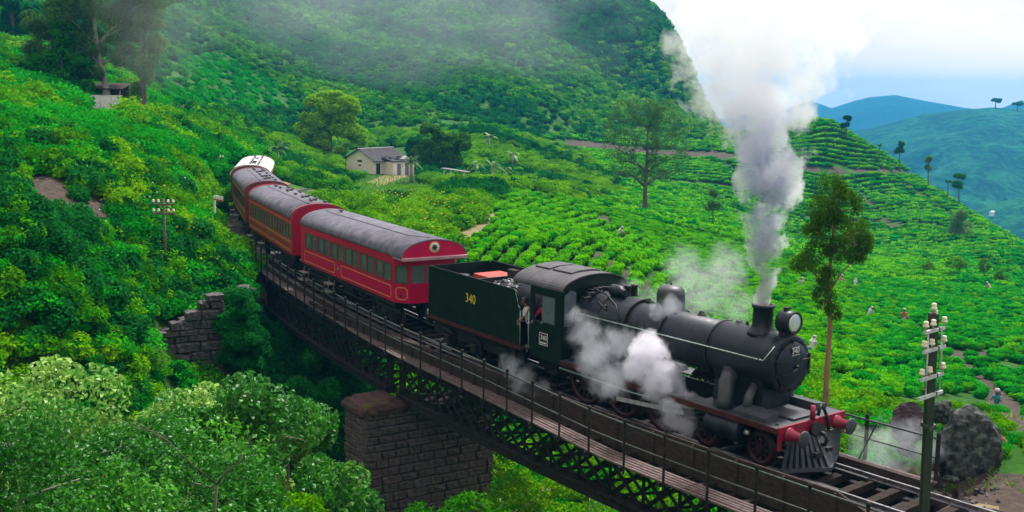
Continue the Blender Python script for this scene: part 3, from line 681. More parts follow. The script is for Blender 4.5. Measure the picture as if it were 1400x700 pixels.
for x0, x1 in ((-10.05, -9.1), (-10.95, -10.2)):
    a = MB(); pr = [(-.62, 3.93), (-.62, 3.985), (-.3, 4.04), (.3, 4.04), (.62, 3.985), (.62, 3.93)]; a.prism(pr, lambda p, q, t, x0=x0, x1=x1: (x1 - t, p, q), x1 - x0); a.build('roof_ventilator', M['roof_grey'], roof, .015)
for x in (-9.3, -10.4): 
    a = MB(); rib = [(p * 1.004, q + .004) for p, q in R_]; a.prism(rib + [(p, q - .02) for p, q in reversed(rib)], lambda p, q, t, x=x: (x - t, p, q), .06); a.build('roof_rib', M['roof_grey'], roof)
for y in (-1, 1):
    yw = y * (Y + .004)
    wf = MB()
    for xa, xb, za, zb in ((-10.14, -8.98, 2.32, 2.37), (-10.14, -8.98, 3.23, 3.28), (-10.14, -10.09, 2.371, 3.229), (-9.03, -8.98, 2.371, 3.229)): wf.box(xa, xb, min(yw, yw - y * .045), max(yw, yw - y * .045), za, zb)
    wf = wf.build('cab_window', M['loco_black'], cab)
    a = MB(); a.box(-9.66, -9.04, y * (Y - .012) - .005, y * (Y - .012) + .005, 2.375, 3.225); a.build('sliding_pane', M['cab_pane'], wf)
    a = MB(); a.tube([(-10.31, y * 1.25, 2.6), (-10.31, y * 1.25, 3.4)], .018, 6); a.tube([(-10.33, y * 1.36, 1.35), (-10.33, y * 1.36, 2.6)], .018, 6); a.build('grab_rail', M['bright_pipe'], cab)
a = MB()
for yc in (-.98, .98): a = MB(); a.prism([(yc - .24, 2.35), (yc - .24, 3.35), (yc, 3.50), (yc + .24, 3.42), (yc + .24, 2.35)], lambda p, q, t: (-8.715 + t, p, q), .012); a.build('front_window', M['cab_pane'], cab)
a = MB(); a.box(-11.0, -8.75, -Y + .04, Y - .04, 1.30, 1.34); a.build('cab_floor', M['iron'], cab)
a = MB(); a.box(-9.35, -8.76, -.75, .75, 1.5, 3.1); a.build('backhead', M['iron'], cab, .05)
np_ = MB(); np_.box(-9.75, -9.33, -(Y + .022), -(Y + .002), 1.62, 2.02); np_ = np_.build('cab_number_plate', M['iron'], cab, .004)
a = MB()
for xa, xb, za, zb in ((-9.75, -9.33, 1.62, 1.635), (-9.75, -9.33, 2.005, 2.02), (-9.75, -9.735, 1.636, 2.004), (-9.345, -9.33, 1.636, 2.004)): a.box(xa, xb, -(Y + .03), -(Y + .0225), za, zb)
a.build('plate_edge', M['white_paint'], np_)['kind'] = 'stuff'
lettering('number_lettering', '340', .22, M['white_paint'], np_, Matrix.Translation((-9.54, -(Y + .024), 1.86)) @ NEAR)
a = MB()
for k in range(6): a.box(-9.70 + k * .055, -9.66 + k * .055, -(Y + .028), -(Y + .0225), 1.67, 1.72)
a.build('raised_mark', M['white_paint'], np_)

# ================================================================== tender
MT = frame_at(14) @ Matrix.Translation((14, 0, 0))
tender = rooted('tender', MT, 'dark green coal tender numbered 340 coupled behind the locomotive cab', 'tender')
YT = 1.38
side = [(-16.85, 1.31), (-16.85, 3.02), (-16.72, 3.15), (-11.15, 3.15), (-10.98, 3.08), (-10.90, 2.86), (-10.86, 2.66), (-10.76, 2.58), (-10.74, 1.31)]
tank = MB()
for y in (-1, 1): tank.prism(side, lambda p, q, t, y=y: (p, y * (YT - t), q), .03)
tank.box(-16.85, -16.82, -YT + .032, YT - .032, 1.31, 3.14)
tank.box(-16.80, -10.75, -YT + .032, YT - .032, 1.312, 1.9)
tank.box(-16.81, -14.15, -YT + .033, YT - .033, 1.92, 2.62)
tank = tank.build('water_tank', M['loco_green'], tender)
a = MB(); a.box(-14.15, -14.05, -YT + .034, YT - .034, 1.91, 3.02); a.build('coal_bulkhead', M['iron'], tank)
a = MB(); a.box(-15.55, -14.25, -.2, .98, 2.625, 2.95); a.build('tool_box', M['tank_red'], tank, .01)
a = MB(); a.box(-14.04, -13.6, .3, .55, 2.85, 3.28); a.build('fire_iron_rack', M['rust_timber'], tank)
a = MB(); a.lathe([(0, .3), (.18, .3), (.2, .26), (.22, .02)], (-16.2, -.3, 2.622), (0, 0, 1), 18); a.build('filler_hatch', M['loco_black'], tank)
for y in (-1, 1):
    a = MB(); a.tube([(-16.72, y * YT, 3.15), (-11.15, y * YT, 3.15), (-10.98, y * YT, 3.08), (-10.90, y * YT, 2.86), (-10.84, y * YT, 2.66)], .02, 6); a.build('side_beading', M['bright_pipe'] if False else M['loco_green'], tank)
    a = MB(); a.tube([(-11.0, y * (YT + .005), 3.05), (-10.9, y * (YT + .005), 2.86), (-10.85, y * (YT + .005), 2.64), (-10.74, y * (YT + .005), 2.57)], .018, 6); a.tube([(-10.72, y * (YT + .01), 2.5), (-10.72, y * (YT + .01), 1.35)], .016, 6); a.build('grab_rail', M['bright_pipe'], tank)
lettering('number_lettering', '340', .46, M['yellow_paint'], tank, Matrix.Translation((-13.85, -(YT + .003), 2.36)) @ NEAR)
lettering('number_lettering', '340', .46, M['yellow_paint'], tank, Matrix.Translation((-13.85, YT + .003, 2.36)) @ Matrix.Rotation(math.pi, 4, 'Z') @ NEAR)
a = MB()
for y in (-1, 1):
    for x in np.arange(-16.75, -10.85, .13):
        for z in (1.38, 1.86): a.box(x - .012, x + .012, y * YT - .008, y * YT + .008, z - .012, z + .012)
        if x < -11.2: a.box(x - .012, x + .012, y * YT - .008, y * YT + .008, 2.96, 2.984)
    for x in (-15.1, -12.6):
        for z in np.arange(1.45, 2.95, .12): a.box(x - .012, x + .012, y * YT - .008, y * YT + .008, z, z + .024)
a.build('tank_rivets', M['loco_green'], tank)['kind'] = 'stuff'
# coal: lumps heaped against the bulkhead
a = MB(); g = np.random.default_rng(3); vs = []; n = 22
for i in range(n + 1):
    for j in range(n + 1):
        fx, fy = i / n, j / n; x = -14.04 + fx * 3.2; y = -1.3 + fy * 2.6
        h = 2.12 + .85 * math.exp(-((fx - .3) / .5) ** 2) * (1 - .45 * (2 * fy - 1) ** 2) - .45 * max(0, fx - .75) + g.normal() * .03
        vs.append((x, y, h))
a.add(vs, [(i * (n + 1) + j, (i + 1) * (n + 1) + j, (i + 1) * (n + 1) + j + 1, i * (n + 1) + j + 1) for i in range(n) for j in range(n)])
heap = a.build('coal_heap', M['coal'], tender)
a = MB()
for k in range(900):
    fx, fy = g.random(), g.random(); x = -14.0 + fx * 3.1; y = -1.25 + fy * 2.5
    h = 2.14 + .85 * math.exp(-((fx - .3) / .5) ** 2) * (1 - .45 * (2 * fy - 1) ** 2) - .45 * max(0, fx - .75)
    r = g.uniform(.05, .13); mt = Matrix.Translation((x, y, h)) @ Euler(g.uniform(0, 6, 3)).to_matrix().to_4x4()
    P8 = [Vector((sx * r * g.uniform(.5, 1), sy * r * g.uniform(.5, 1), sz * r * g.uniform(.4, .9))) for sx in (-1, 1) for sy in (-1, 1) for sz in (-1, 1)]
    a.add([mt @ p for p in P8], [(0, 1, 3, 2), (4, 6, 7, 5), (0, 4, 5, 1), (2, 3, 7, 6), (0, 2, 6, 4), (1, 5, 7, 3)])
o = a.build('coal_lumps', M['coal'], heap); o['kind'] = 'stuff'
for y in (-1, 1):
    a = MB(); a.box(-16.95, -10.6, min(y * 1.40, y * 1.42), max(y * 1.40, y * 1.42), 1.17, 1.315); a.build('red_valance', M['valance_red'], tender)
    a = MB(); a.box(-16.8, -10.8, y * 1.12 - .02, y * 1.12 + .02, .62, 1.16)
    for s in (11.9, 13.75, 15.6): a.box(-s - .34, -s + .34, y * 1.16 - .03, y * 1.16 + .06, .42, .82)
    a.build('tender_frame', M['iron'], tender)
    for s in (11.9, 13.75, 15.6):
        wheel(tender, -s, y * .90, .52, M['iron'], 10, 'tender_wheel')
        MB().box(-s - .17, -s + .17, y * 1.27 - .08, y * 1.27 + .08, .40, .74).build('axle_box', M['iron'], tender, .02)
        a = MB()
        for q in range(4): a.box(-s - .5 + q * .1, -s + .5 - q * .1, y * 1.25 - .05, y * 1.25 + .05, .83 + q * .04, .865 + q * .04)
        a.build('leaf_spring', M['iron'], tender)
    a = MB(); a.bar((-11.3, y * 1.25, .4), (-11.3, y * 1.25, 1.15), .04, .3, (1, 0, 0)); a.box(-11.5, -11.1, y * 1.3 - .12, y * 1.3 + .12, .38, .41); a.build('tender_step', M['iron'], tender)
a = MB(); a.box(-16.95, -10.62, -1.39, 1.39, 1.20, 1.305); a.build('tender_platform', M['plate_grey'], tender)
a = MB(); a.box(-17.0, -16.90, -1.35, 1.35, .95, 1.30); a.build('rear_beam', M['iron'], tender)
for y in (-.978, .978): MB().lathe([(0, .16), (.28, .13), (.3, .08), (.42, .08), (.43, .21), (.46, .2)], (-17.0, y, 1.09), (-1, 0, 0), 18).build('buffer', M['iron'], tender)

# ================================================================== coaches (local: x forward from the middle, y far side)
LC, HW = 11.98, 1.40
ZF, ZS, ZW0, ZW1, ZE, ZP = 1.22, 1.95, 2.02, 2.74, 3.10, 3.78
def rect_ring(mb, x0, x1, z0, z1, t, y, th, cut=0.0):
    """a painted line round a panel on the side y"""
    P = [(x0 + cut, z0), (x1 - cut, z0), (x1, z0 + cut), (x1, z1 - cut), (x1 - cut, z1), (x0 + cut, z1), (x0, z1 - cut), (x0, z0 + cut)]
    for i in range(8):
        (xa, za), (xb, zb) = P[i], P[(i + 1) % 8]
        if abs(xa - xb) + abs(za - zb) < 1e-6: continue
        mb.bar((xa, y, za), (xb, y, zb), th, t, (0, 1, 0)) if False else mb.bar((xa, y, za), (xb, y, zb), t, th, (0, 1, 0))
def coach(s0, label, body, roofm, lines, nwin, front_bevel=False, pattern=None, louvre=False, lower=None, white_end=False):
    mid = s0 + LC / 2
    root = rooted('passenger_coach', frame_at(mid), label, 'railway coach', 'coaches of the train')
    H = LC / 2; bx = H - (.66 if front_bevel else .0)
    xs0, xs1 = -H + .55, bx - .18
    pitch = (xs1 - xs0) / nwin
    b = MB()
    for y in (-1, 1):
        yo, yi = y * HW, y * (HW - .06); ya, yb = min(yo, yi), max(yo, yi)
        b.box(-H, bx, ya, yb, ZF, ZW0); b.box(-H, bx, ya, yb, ZW1, ZE)
        b.box(-H, xs0, ya, yb, ZW0 + .0005, ZW1 - .0005); b.box(xs1, bx, ya, yb, ZW0 + .0005, ZW1 - .0005)
        for k in range(1, nwin):
            x = xs0 + k * pitch; q = .05 if not louvre else .07
            if pattern and k % pattern == 0: q *= 1.9
            b.box(x - q, x + q, ya, yb, ZW0 + .0005, ZW1 - .0005)
    ends = [(-H, -1)] + ([] if front_bevel else [(H, 1)])
    for xe, sg in ends:
        arc = [(-HW + .001, ZF), (-HW + .001, ZE)] + [(-HW * math.cos(t), ZE + (ZP - ZE - .03) * math.sin(t)) for t in np.linspace(.06, math.pi - .06, 18)] + [(HW - .001, ZE), (HW - .001, ZF)]
        b.prism(arc, lambda p, q, t, xe=xe, sg=sg: (xe + sg * t, p, q), .05)
    b.box(-H + .002, bx - .002, -HW + .062, HW - .062, ZF, ZF + .08)
    bd = b.build('coach_body', body, root)
    if front_bevel:
        # angled corner panels, flat end wall with windows, red fascia under the roof arch and a pale hood over the windows
        for y in (-1, 1):
            A_, B_ = Vector((bx, y * HW, 0)), Vector((H, y * .98, 0)); d = (B_ - A_); n = Vector((-d.y, d.x, 0)).normalized() * (-y); Ln = d.length; d.normalize()
            def pt(tt, z, dep=0): 
                p = A_ + d * tt - n * dep * (-1); return (p.x, p.y, z)
            q = MB()
            for t0, t1, z0, z1 in ((0, Ln, ZF, ZW0 - .03), (0, Ln, ZW1, ZE), (0, .07, ZW0 - .03, ZW1), (Ln - .07, Ln, ZW0 - .03, ZW1)):
                P = [pt(t0, z0), pt(t1, z0), pt(t1, z1), pt(t0, z1), pt(t0, z0, .05), pt(t1, z0, .05), pt(t1, z1, .05), pt(t0, z1, .05)]
                q.add(P, [(0, 1, 2, 3), (7, 6, 5, 4), (0, 4, 5, 1), (1, 5, 6, 2), (2, 6, 7, 3), (3, 7, 4, 0)])
            cpnl = q.build('corner_panel', body, root)
            q = MB()
            for t0, t1, z0, z1 in ((.07, Ln - .07, ZW0 - .03, ZW0 + .03), (.07, Ln - .07, ZW1 - .05, ZW1), (.07, .12, ZW0 + .03, ZW1 - .05), (Ln - .12, Ln - .07, ZW0 + .03, ZW1 - .05)):
                P = [pt(t0, z0, -.012), pt(t1, z0, -.012), pt(t1, z1, -.012), pt(t0, z1, -.012), pt(t0, z0, .03), pt(t1, z0, .03), pt(t1, z1, .03), pt(t0, z1, .03)]
                q.add(P, [(0, 1, 2, 3), (7, 6, 5, 4), (0, 4, 5, 1), (1, 5, 6, 2), (2, 6, 7, 3), (3, 7, 4, 0)])
            wf = q.build('window_frame', M['window_wood'], cpnl)
            q = MB(); q.add([pt(.11, ZW0, .02), pt(Ln - .11, ZW0, .02), pt(Ln - .11, ZW1, .02), pt(.11, ZW1, .02)], [(0, 1, 2, 3)]); q.build('pane', M['glass'], cpnl)
            q = MB(); c0 = .10; P = [(.12 + c0, 1.36), (Ln - .12 - c0, 1.36), (Ln - .12, 1.36 + c0), (Ln - .12, 1.84 - c0), (Ln - .12 - c0, 1.84), (.12 + c0, 1.84), (.12, 1.84 - c0), (.12, 1.36 + c0)]
            for i in range(8):
                (ta, za), (tb, zb_) = P[i], P[(i + 1) % 8]; q.bar(pt(ta, za, -.008), pt(tb, zb_, -.008), .028, .01, (n.x, n.y, 0))
            q.build('painted_line', M['gold_paint'], cpnl)
            q = MB(); q.lathe([(0, .07), (.03, .06), (.05, .02)], pt(Ln * .45, 1.50, -.01), (n.x, n.y, 0), 12); q.build('lamp_socket', M['iron'], cpnl)
        q = MB(); q.box(H - .05, H, -.98, .98, ZF, ZW0); 
        for y0, y1 in ((-.98, -.90), (-.33, -.27), (.27, .33), (.90, .98)): q.box(H - .05, H, y0, y1, ZW0 + .0005, ZW1 - .0005)
        q.box(H - .05, H, -.98, .98, ZW1, ZE); q.build('end_wall', body, root)
        for y0, y1 in ((-.90, -.33), (-.27, .27), (.33, .90)):
            q = MB(); q.box(H - .03, H - .022, y0 + .001, y1 - .001, ZW0 + .001, ZW1 - .001); q.build('end_pane', M['glass'], root)
        arc = [(-HW * math.cos(t), ZE + .0 + (ZP - ZE - .03) * math.sin(t)) for t in np.linspace(.0, math.pi, 24)]
        q = MB(); q.prism(arc, lambda p, r_, t: (H + .12 + t, p, r_), .05); fa = q.build('end_fascia', body, root)
        q = MB(); q.lathe([(0, .235), (.015, .235), (.02, .185), (.021, .18)], (H + .17, 0, ZE + .36), (1, 0, 0), 32); em = q.build('round_emblem', M['gold_paint'], fa)
        MB().lathe([(0, .178), (.024, .178), (.026, .01)], (H + .17, 0, ZE + .36), (1, 0, 0), 32).build('emblem_disc', M['white_paint'], em)
        q = MB(); 
        for k in range(8):
            g_ = k * math.pi / 4; q.bar((H + .20, .03 * math.cos(g_), ZE + .36 + .03 * math.sin(g_)), (H + .20, .13 * math.cos(g_), ZE + .36 + .13 * math.sin(g_)), .05, .012, (1, 0, 0))
        q.lathe([(0, .07), (.012, .065), (.014, .01)], (H + .195, 0, ZE + .36), (1, 0, 0), 16); q.build('emblem_motif', M['iron'], em)
        q = MB(); P = [(bx - .1, -HW - .03), (H + .02, -1.12), (H + .26, -1.38), (H + .26, 1.38), (H + .02, 1.12), (bx - .1, HW + .03)]
        q.prism([(H - .7, -HW - .03), (H + .30, -HW - .03), (H + .36, -HW + .1), (H + .36, HW - .1), (H + .30, HW + .03), (H - .7, HW + .03)], lambda p, r_, t: (p, r_, ZE - .12 + t), .12)
        q.build('window_hood', M['roof_hood'], root, .01)
    # roof
    x1r = H + (.19 if front_bevel else .06)
    pr = [(-(HW + .045) * math.cos(t), ZE - .02 + (ZP - ZE + .02) * math.sin(t) ** .9) for t in np.linspace(0, math.pi, 30)]
    q = MB(); q.prism(pr + [(p * .97, r_ - .04) for p, r_ in reversed(pr)], lambda p, r_, t: (-H - .06 + t, p, r_), x1r + H + .06)
    q.sm = [True] * 0 + q.sm; rf = q.build('roof', roofm, root)
    for f in rf.data.polygons: f.use_smooth = abs(f.normal.x) < .5
    rf.data.shade_smooth() if False else None
    def rz(yv): return ZE - .02 + (ZP - ZE + .02) * (max(0, 1 - (yv / (HW + .045)) ** 2)) ** .45
    q = MB(); A_ = [(-H + .5, -.32, rz(.32) + .004), (-H + 1.0, -.42, rz(.42) + .004), (H - 1.4, -.42, rz(.42) + .004), (H - .25, -.02 if front_bevel else -.42, rz(.1) + .004)]
    q.tube(A_, .022, 5); q.build('roof_seam', M['seam'], rf)
    for x in ((-H + 1.6,) if front_bevel else (-4.4, -3.2, -1.2, .9, 2.6, 4.5)):
        for yv in ((0.05,) if front_bevel else (-.05, .55)):
            q = MB(); q.lathe([(0, .05), (.06, .05), (.07, .13), (.11, .12), (.13, .03)], (x + yv * .9, yv, rz(abs(yv)) - .01), (0, 0, 1), 10); q.build('roof_vent', M['seam'], rf)
    if not front_bevel:
        for x in (-2.2, 1.8, 3.6):
            q = MB(); q.box(x, x + .5, .05, .35, rz(.3) + .01, rz(.3) + .10); q.build('roof_vent', M['seam'], rf)
        for sg in (-1, 1):                                       # raised red rib over each end
            rr_ = [(p * 1.012, r_ + .03) for p, r_ in pr]
            q = MB(); q.prism(rr_ + [(p, r_ - .02) for p, r_ in reversed(pr)], lambda p, r_, t, sg=sg: (sg * (H - .04) - .10 + t, p, r_), .2); q.build('end_rib', body, root)
    # windows
    for y in (-1, 1):
        for k in range(nwin):
            x0, x1 = xs0 + k * pitch + .051 + (.02 if louvre else 0), xs0 + (k + 1) * pitch - .051 - (.02 if louvre else 0)
            if pattern:
                if k % pattern == 0 and k: x0 += .046
                if (k + 1) % pattern == 0 and k < nwin - 1: x1 -= .046
            yf = y * (HW + .006); q = MB()
            for xa, xb, za, zb in ((x0 - .02, x1 + .02, ZW0 - .03, ZW0 + .02), (x0 - .02, x1 + .02, ZW1 - .03, ZW1 + .02), (x0 - .02, x0 + .025, ZW0 + .02, ZW1 - .03), (x1 - .025, x1 + .02, ZW0 + .02, ZW1 - .03)):
                q.box(xa, xb, min(yf, yf - y * .04), max(yf, yf - y * .04), za, zb)
            wf = q.build('window', M['window_wood'], root)
            q = MB(); yp = y * (HW - .025); q.box(x0 + .0252, x1 - .0252, yp - .004, yp + .004, ZW0 + .0202, ZW1 - .0302); q.build('pane', M['glass'], wf)
            if not louvre and y < 0:
                cx = x0 + .02 + (x1 - x0 - .3) * (k % 2); q = MB(); yc = y * (HW - .12)
                n_ = 7; P = [(cx + .26 * i / (n_ - 1), yc + .02 * math.sin(i * 2.2), ZW1) for i in range(n_)]; q.strip(P, [(x_, y_, ZW0 + RNG.uniform(.02, .25)) for x_, y_, _ in P]); q.build('curtain', M['curtain'], wf)  # these curtains also stand in for pale reflections in the panes
            if louvre:
                q = MB()
                for j in range(4): q.box(x0 + .03, x1 - .03, yp - .03 * y - .004, yp - .03 * y + .004, ZW0 + .05 + j * .085, ZW0 + .10 + j * .085)
                q.build('shutter', M['curtain'], wf)
    # seats inside
    for k in range(8):
        x = -4.9 + k * 1.3
        for y in (-1, 1):
            q = MB(); q.box(x, x + .1, y * .75 - .5, y * .75 + .5, 1.35, 2.30); q.box(x + .1, x + .55, y * .75 - .5, y * .75 + .5, 1.5, 1.72); q.build('seat', M['seat_cloth'], root)
    # painted lines
    for y in (-1, 1):
        yl = y * (HW + .004); q = MB()
        if lines == 'panels':
            rect_ring(q, -H + .45, -1.35, 1.36, 1.84, .030, yl, .012, .06); rect_ring(q, -.55, bx - .25, 1.36, 1.84, .030, yl, .012, .06)
            q.build('painted_line', M['gold_paint'], root)
            q = MB(); q.lathe([(0, .10), (.014, .10), (.016, .02)], (-.95, yl, 1.60), (0, y, 0), 8); q.bar((-.95, yl, 1.44), (-.95, yl, 1.8), .06, .012, (0, 1, 0)); q.build('crest', M['step_board'], root)
        elif lines == 'bands':
            for z in (1.36, 1.90, 2.86): q.box(-H + .1, H - .1, yl - .005, yl + .005, z, z + .02)
            rect_ring(q, -H + .35, -.1, 1.46, 1.82, .025, yl, .010); rect_ring(q, .1, H - .35, 1.46, 1.82, .025, yl, .010)
            q.build('painted_line', M['gold_paint'], root)
            q = MB(); yl2 = y * (HW + .0015); q.box(-H + .1, H - .1, yl2 - .0015, yl2 + .0015, 1.37, 1.93); q.build('lower_panel', lower, root)
        yd = y * (HW + .003)
        q = MB(); xd = -1.75; q.box(xd, xd + .02, yd - .004, yd + .004, ZF + .05, ZW0 - .05); q.build('door_seam', M['window_wood'], root)
    # gangway / vestibule at the rear end, solebar, steps, truss, bogies
    q = MB(); q.box(-H - .45, -H - .051, -.62, .62, ZF, 3.22); q.box(-H - .62, -H - .4505, -.52, .52, ZF + .1, 3.1); q.build('gangway', body if not white_end else M['coach_dark'], root)
    for y in (-1, 1):
        q = MB(); q.tube([(-H - .04, y * 1.34, 1.35), (-H - .12, y * 1.34, 1.4), (-H - .12, y * 1.34, 2.85), (-H - .04, y * 1.34, 2.9)], .06, 8); q.build('corner_post', body, root)
        q = MB(); q.box(-H, bx, y * 1.28 - .05, y * 1.28 + .05, 1.02, ZF - .002); q.build('solebar', M['iron'], root)
        q = MB(); q.bar((-3.3, y * 1.2, 1.0), (-1.5, y * 1.2, .62), .05); q.bar((-1.5, y * 1.2, .62), (1.5, y * 1.2, .62), .05); q.bar((1.5, y * 1.2, .62), (3.3, y * 1.2, 1.0), .05)
        q.bar((-1.5, y * 1.2, .62), (-1.5, y * 1.2, 1.0), .06); q.bar((1.5, y * 1.2, .62), (1.5, y * 1.2, 1.0), .06); q.build('truss_rod', M['iron'], root)
        for xs in (-H + .5, -2.0):
            q = MB(); q.box(xs - .4, xs + .4, y * 1.46 - .15, y * 1.46 + .15, .78, .82); q.box(xs - .4, xs + .4, y * 1.52 - .15, y * 1.52 + .15, .42, .46); q.bar((xs - .35, y * 1.4, .44), (xs - .35, y * 1.3, 1.05), .04); q.bar((xs + .35, y * 1.4, .44), (xs + .35, y * 1.3, 1.05), .04)
            q.build('step', M['step_board'], root)
    q = MB(); q.box(-1.3, -.2, -1.0, 1.0, .55, 1.0); q.box(.3, 1.2, -.9, .9, .6, 1.0); q.build('battery_box', M['iron'], root)
    for xb in (-H + 2.2, H - 2.1):
        q = MB()
        for y in (-1, 1):
            yy_ = y * 1.16
            q.box(xb - 1.5, xb + 1.5, yy_ - .04, yy_ + .04, .74, .88); q.bar((xb - 1.2, yy_, .40), (xb + 1.2, yy_, .40), .06, .06)
            for xx in (-1.15, -.62, .62, 1.15): q.box(xb + xx - .05, xb + xx + .05, yy_ - .05, yy_ + .05, .38, .78)
            q.bar((xb - .5, yy_, .42), (xb - .2, yy_, .78), .06); q.bar((xb + .5, yy_, .42), (xb + .2, yy_, .78), .06); q.box(xb - .3, xb + .3, yy_ - .06, yy_ + .06, .50, .70)
        q.box(xb - .15, xb + .15, -1.1, 1.1, .7, .95); bg_ = q.build('bogie', M['iron'], root)
        for xx in (-.9, .9):
            for y in (-1, 1):
                wheel(bg_, xb + xx, y * .90, .45, M['iron'], 8, 'wheel')
                MB().box(xb + xx - .14, xb + xx + .14, y * 1.22 - .09, y * 1.22 + .09, .34, .60).build('axle_box', M['iron'], bg_, .015)
    return root
M['roof_hood'] = surf('roof_hood', (.42, .20, .24), (.28, .15, .18), .6, 0, 3)
S1 = 18.87; ST = LC + 1.58
coach(S1, 'crimson observation coach with round emblem on its end, coupled behind the tender', M['coach_red'], M['coach_roof'], 'panels', 12, True, 2)
coach(S1 + ST, 'older red coach with narrow shuttered windows and orange lower panels, second behind the tender', M['coach_red_old'], M['coach_roof'], 'bands', 16, False, 4, True, M['coach_orange'])
coach(S1 + 2 * ST, 'dark red coach with grey roof, between the shuttered coach and the white-roofed one', M['coach_dark'], M['coach_roof'], 'bands', 16, False, 4, True, M['coach_dark'])
coach(S1 + 3 * ST, 'white-roofed coach at the very tail of the train', M['coach_dark'], M['coach_roof_white'], 'bands', 12, False, 2, False, M['coach_dark'], True)

# ================================================================== track
track = empty('railway_track', on(0), label='steel railway track on timber sleepers crossing the bridge under the train', cat='railway track')
TI = Matrix.Translation(-on(0))
def world_child(o, parent):
    o.parent = parent; o.matrix_parent_inverse = parent.matrix_world.inverted() if False else Matrix.Translation(-parent.location); return o
def wpart(mb, name, mat, parent, bevel=0): return world_child(mb.build(name, mat, None, bevel), parent)
def sweep(mb, prof, ss, w0, z0):
    """sweep a closed section (across, up) along the track at offset w0"""
    n = len(prof); vs = []; fs = []
    for s in ss:
        for (p, q) in prof: vs.append(on(s, w0 + p, z0 + q))
    for i in range(len(ss) - 1):
        for k in range(n): fs.append((i * n + k, i * n + (k + 1) % n, (i + 1) * n + (k + 1) % n, (i + 1) * n + k))
    fs.append(tuple(range(n))); fs.append(tuple((len(ss) - 1) * n + k for k in range(n)))
    mb.add(vs, fs)
RAILP = [(-.035, 0), (.035, 0), (.035, -.035), (.012, -.05), (.012, -.12), (.065, -.135), (.065, -.15), (-.065, -.15), (-.065, -.135), (-.012, -.12), (-.012, -.05), (-.035, -.035)]
for wv in (-.873, .873):
    a = MB(); sweep(a, RAILP, np.arange(-18, 84, 1.5), wv, 0); wpart(a, 'rail', M['rail_steel'], track)
for wv in (-.66, .66):
    a = MB(); sweep(a, [(-.05, -.01), (.05, -.01), (.05, -.10), (-.05, -.10)], np.arange(-1.2, 37, 1.5), wv, -.045); wpart(a, 'guard_rail', M['iron'], track)
sl_me = None
def sleeper(s, half, parent, nm='sleeper', zt=-.152, th=.20, wd=.25):
    m4 = frame_at(s)
    a = MB().box(-wd / 2, wd / 2, -1.45, half, zt - th, zt)      # y: far side positive -> near side is -y
    a.v = [(x, -y, z) for x, y, z in a.v]
    o = a.build(nm, M['sleeper_wood'], None); o.matrix_world = Matrix.Translation(-track.location) @ m4; o.parent = parent; return o
for s in np.arange(-16, 40, .78): sleeper(s, 1.45 if s < -2.4 else 1.95, track)

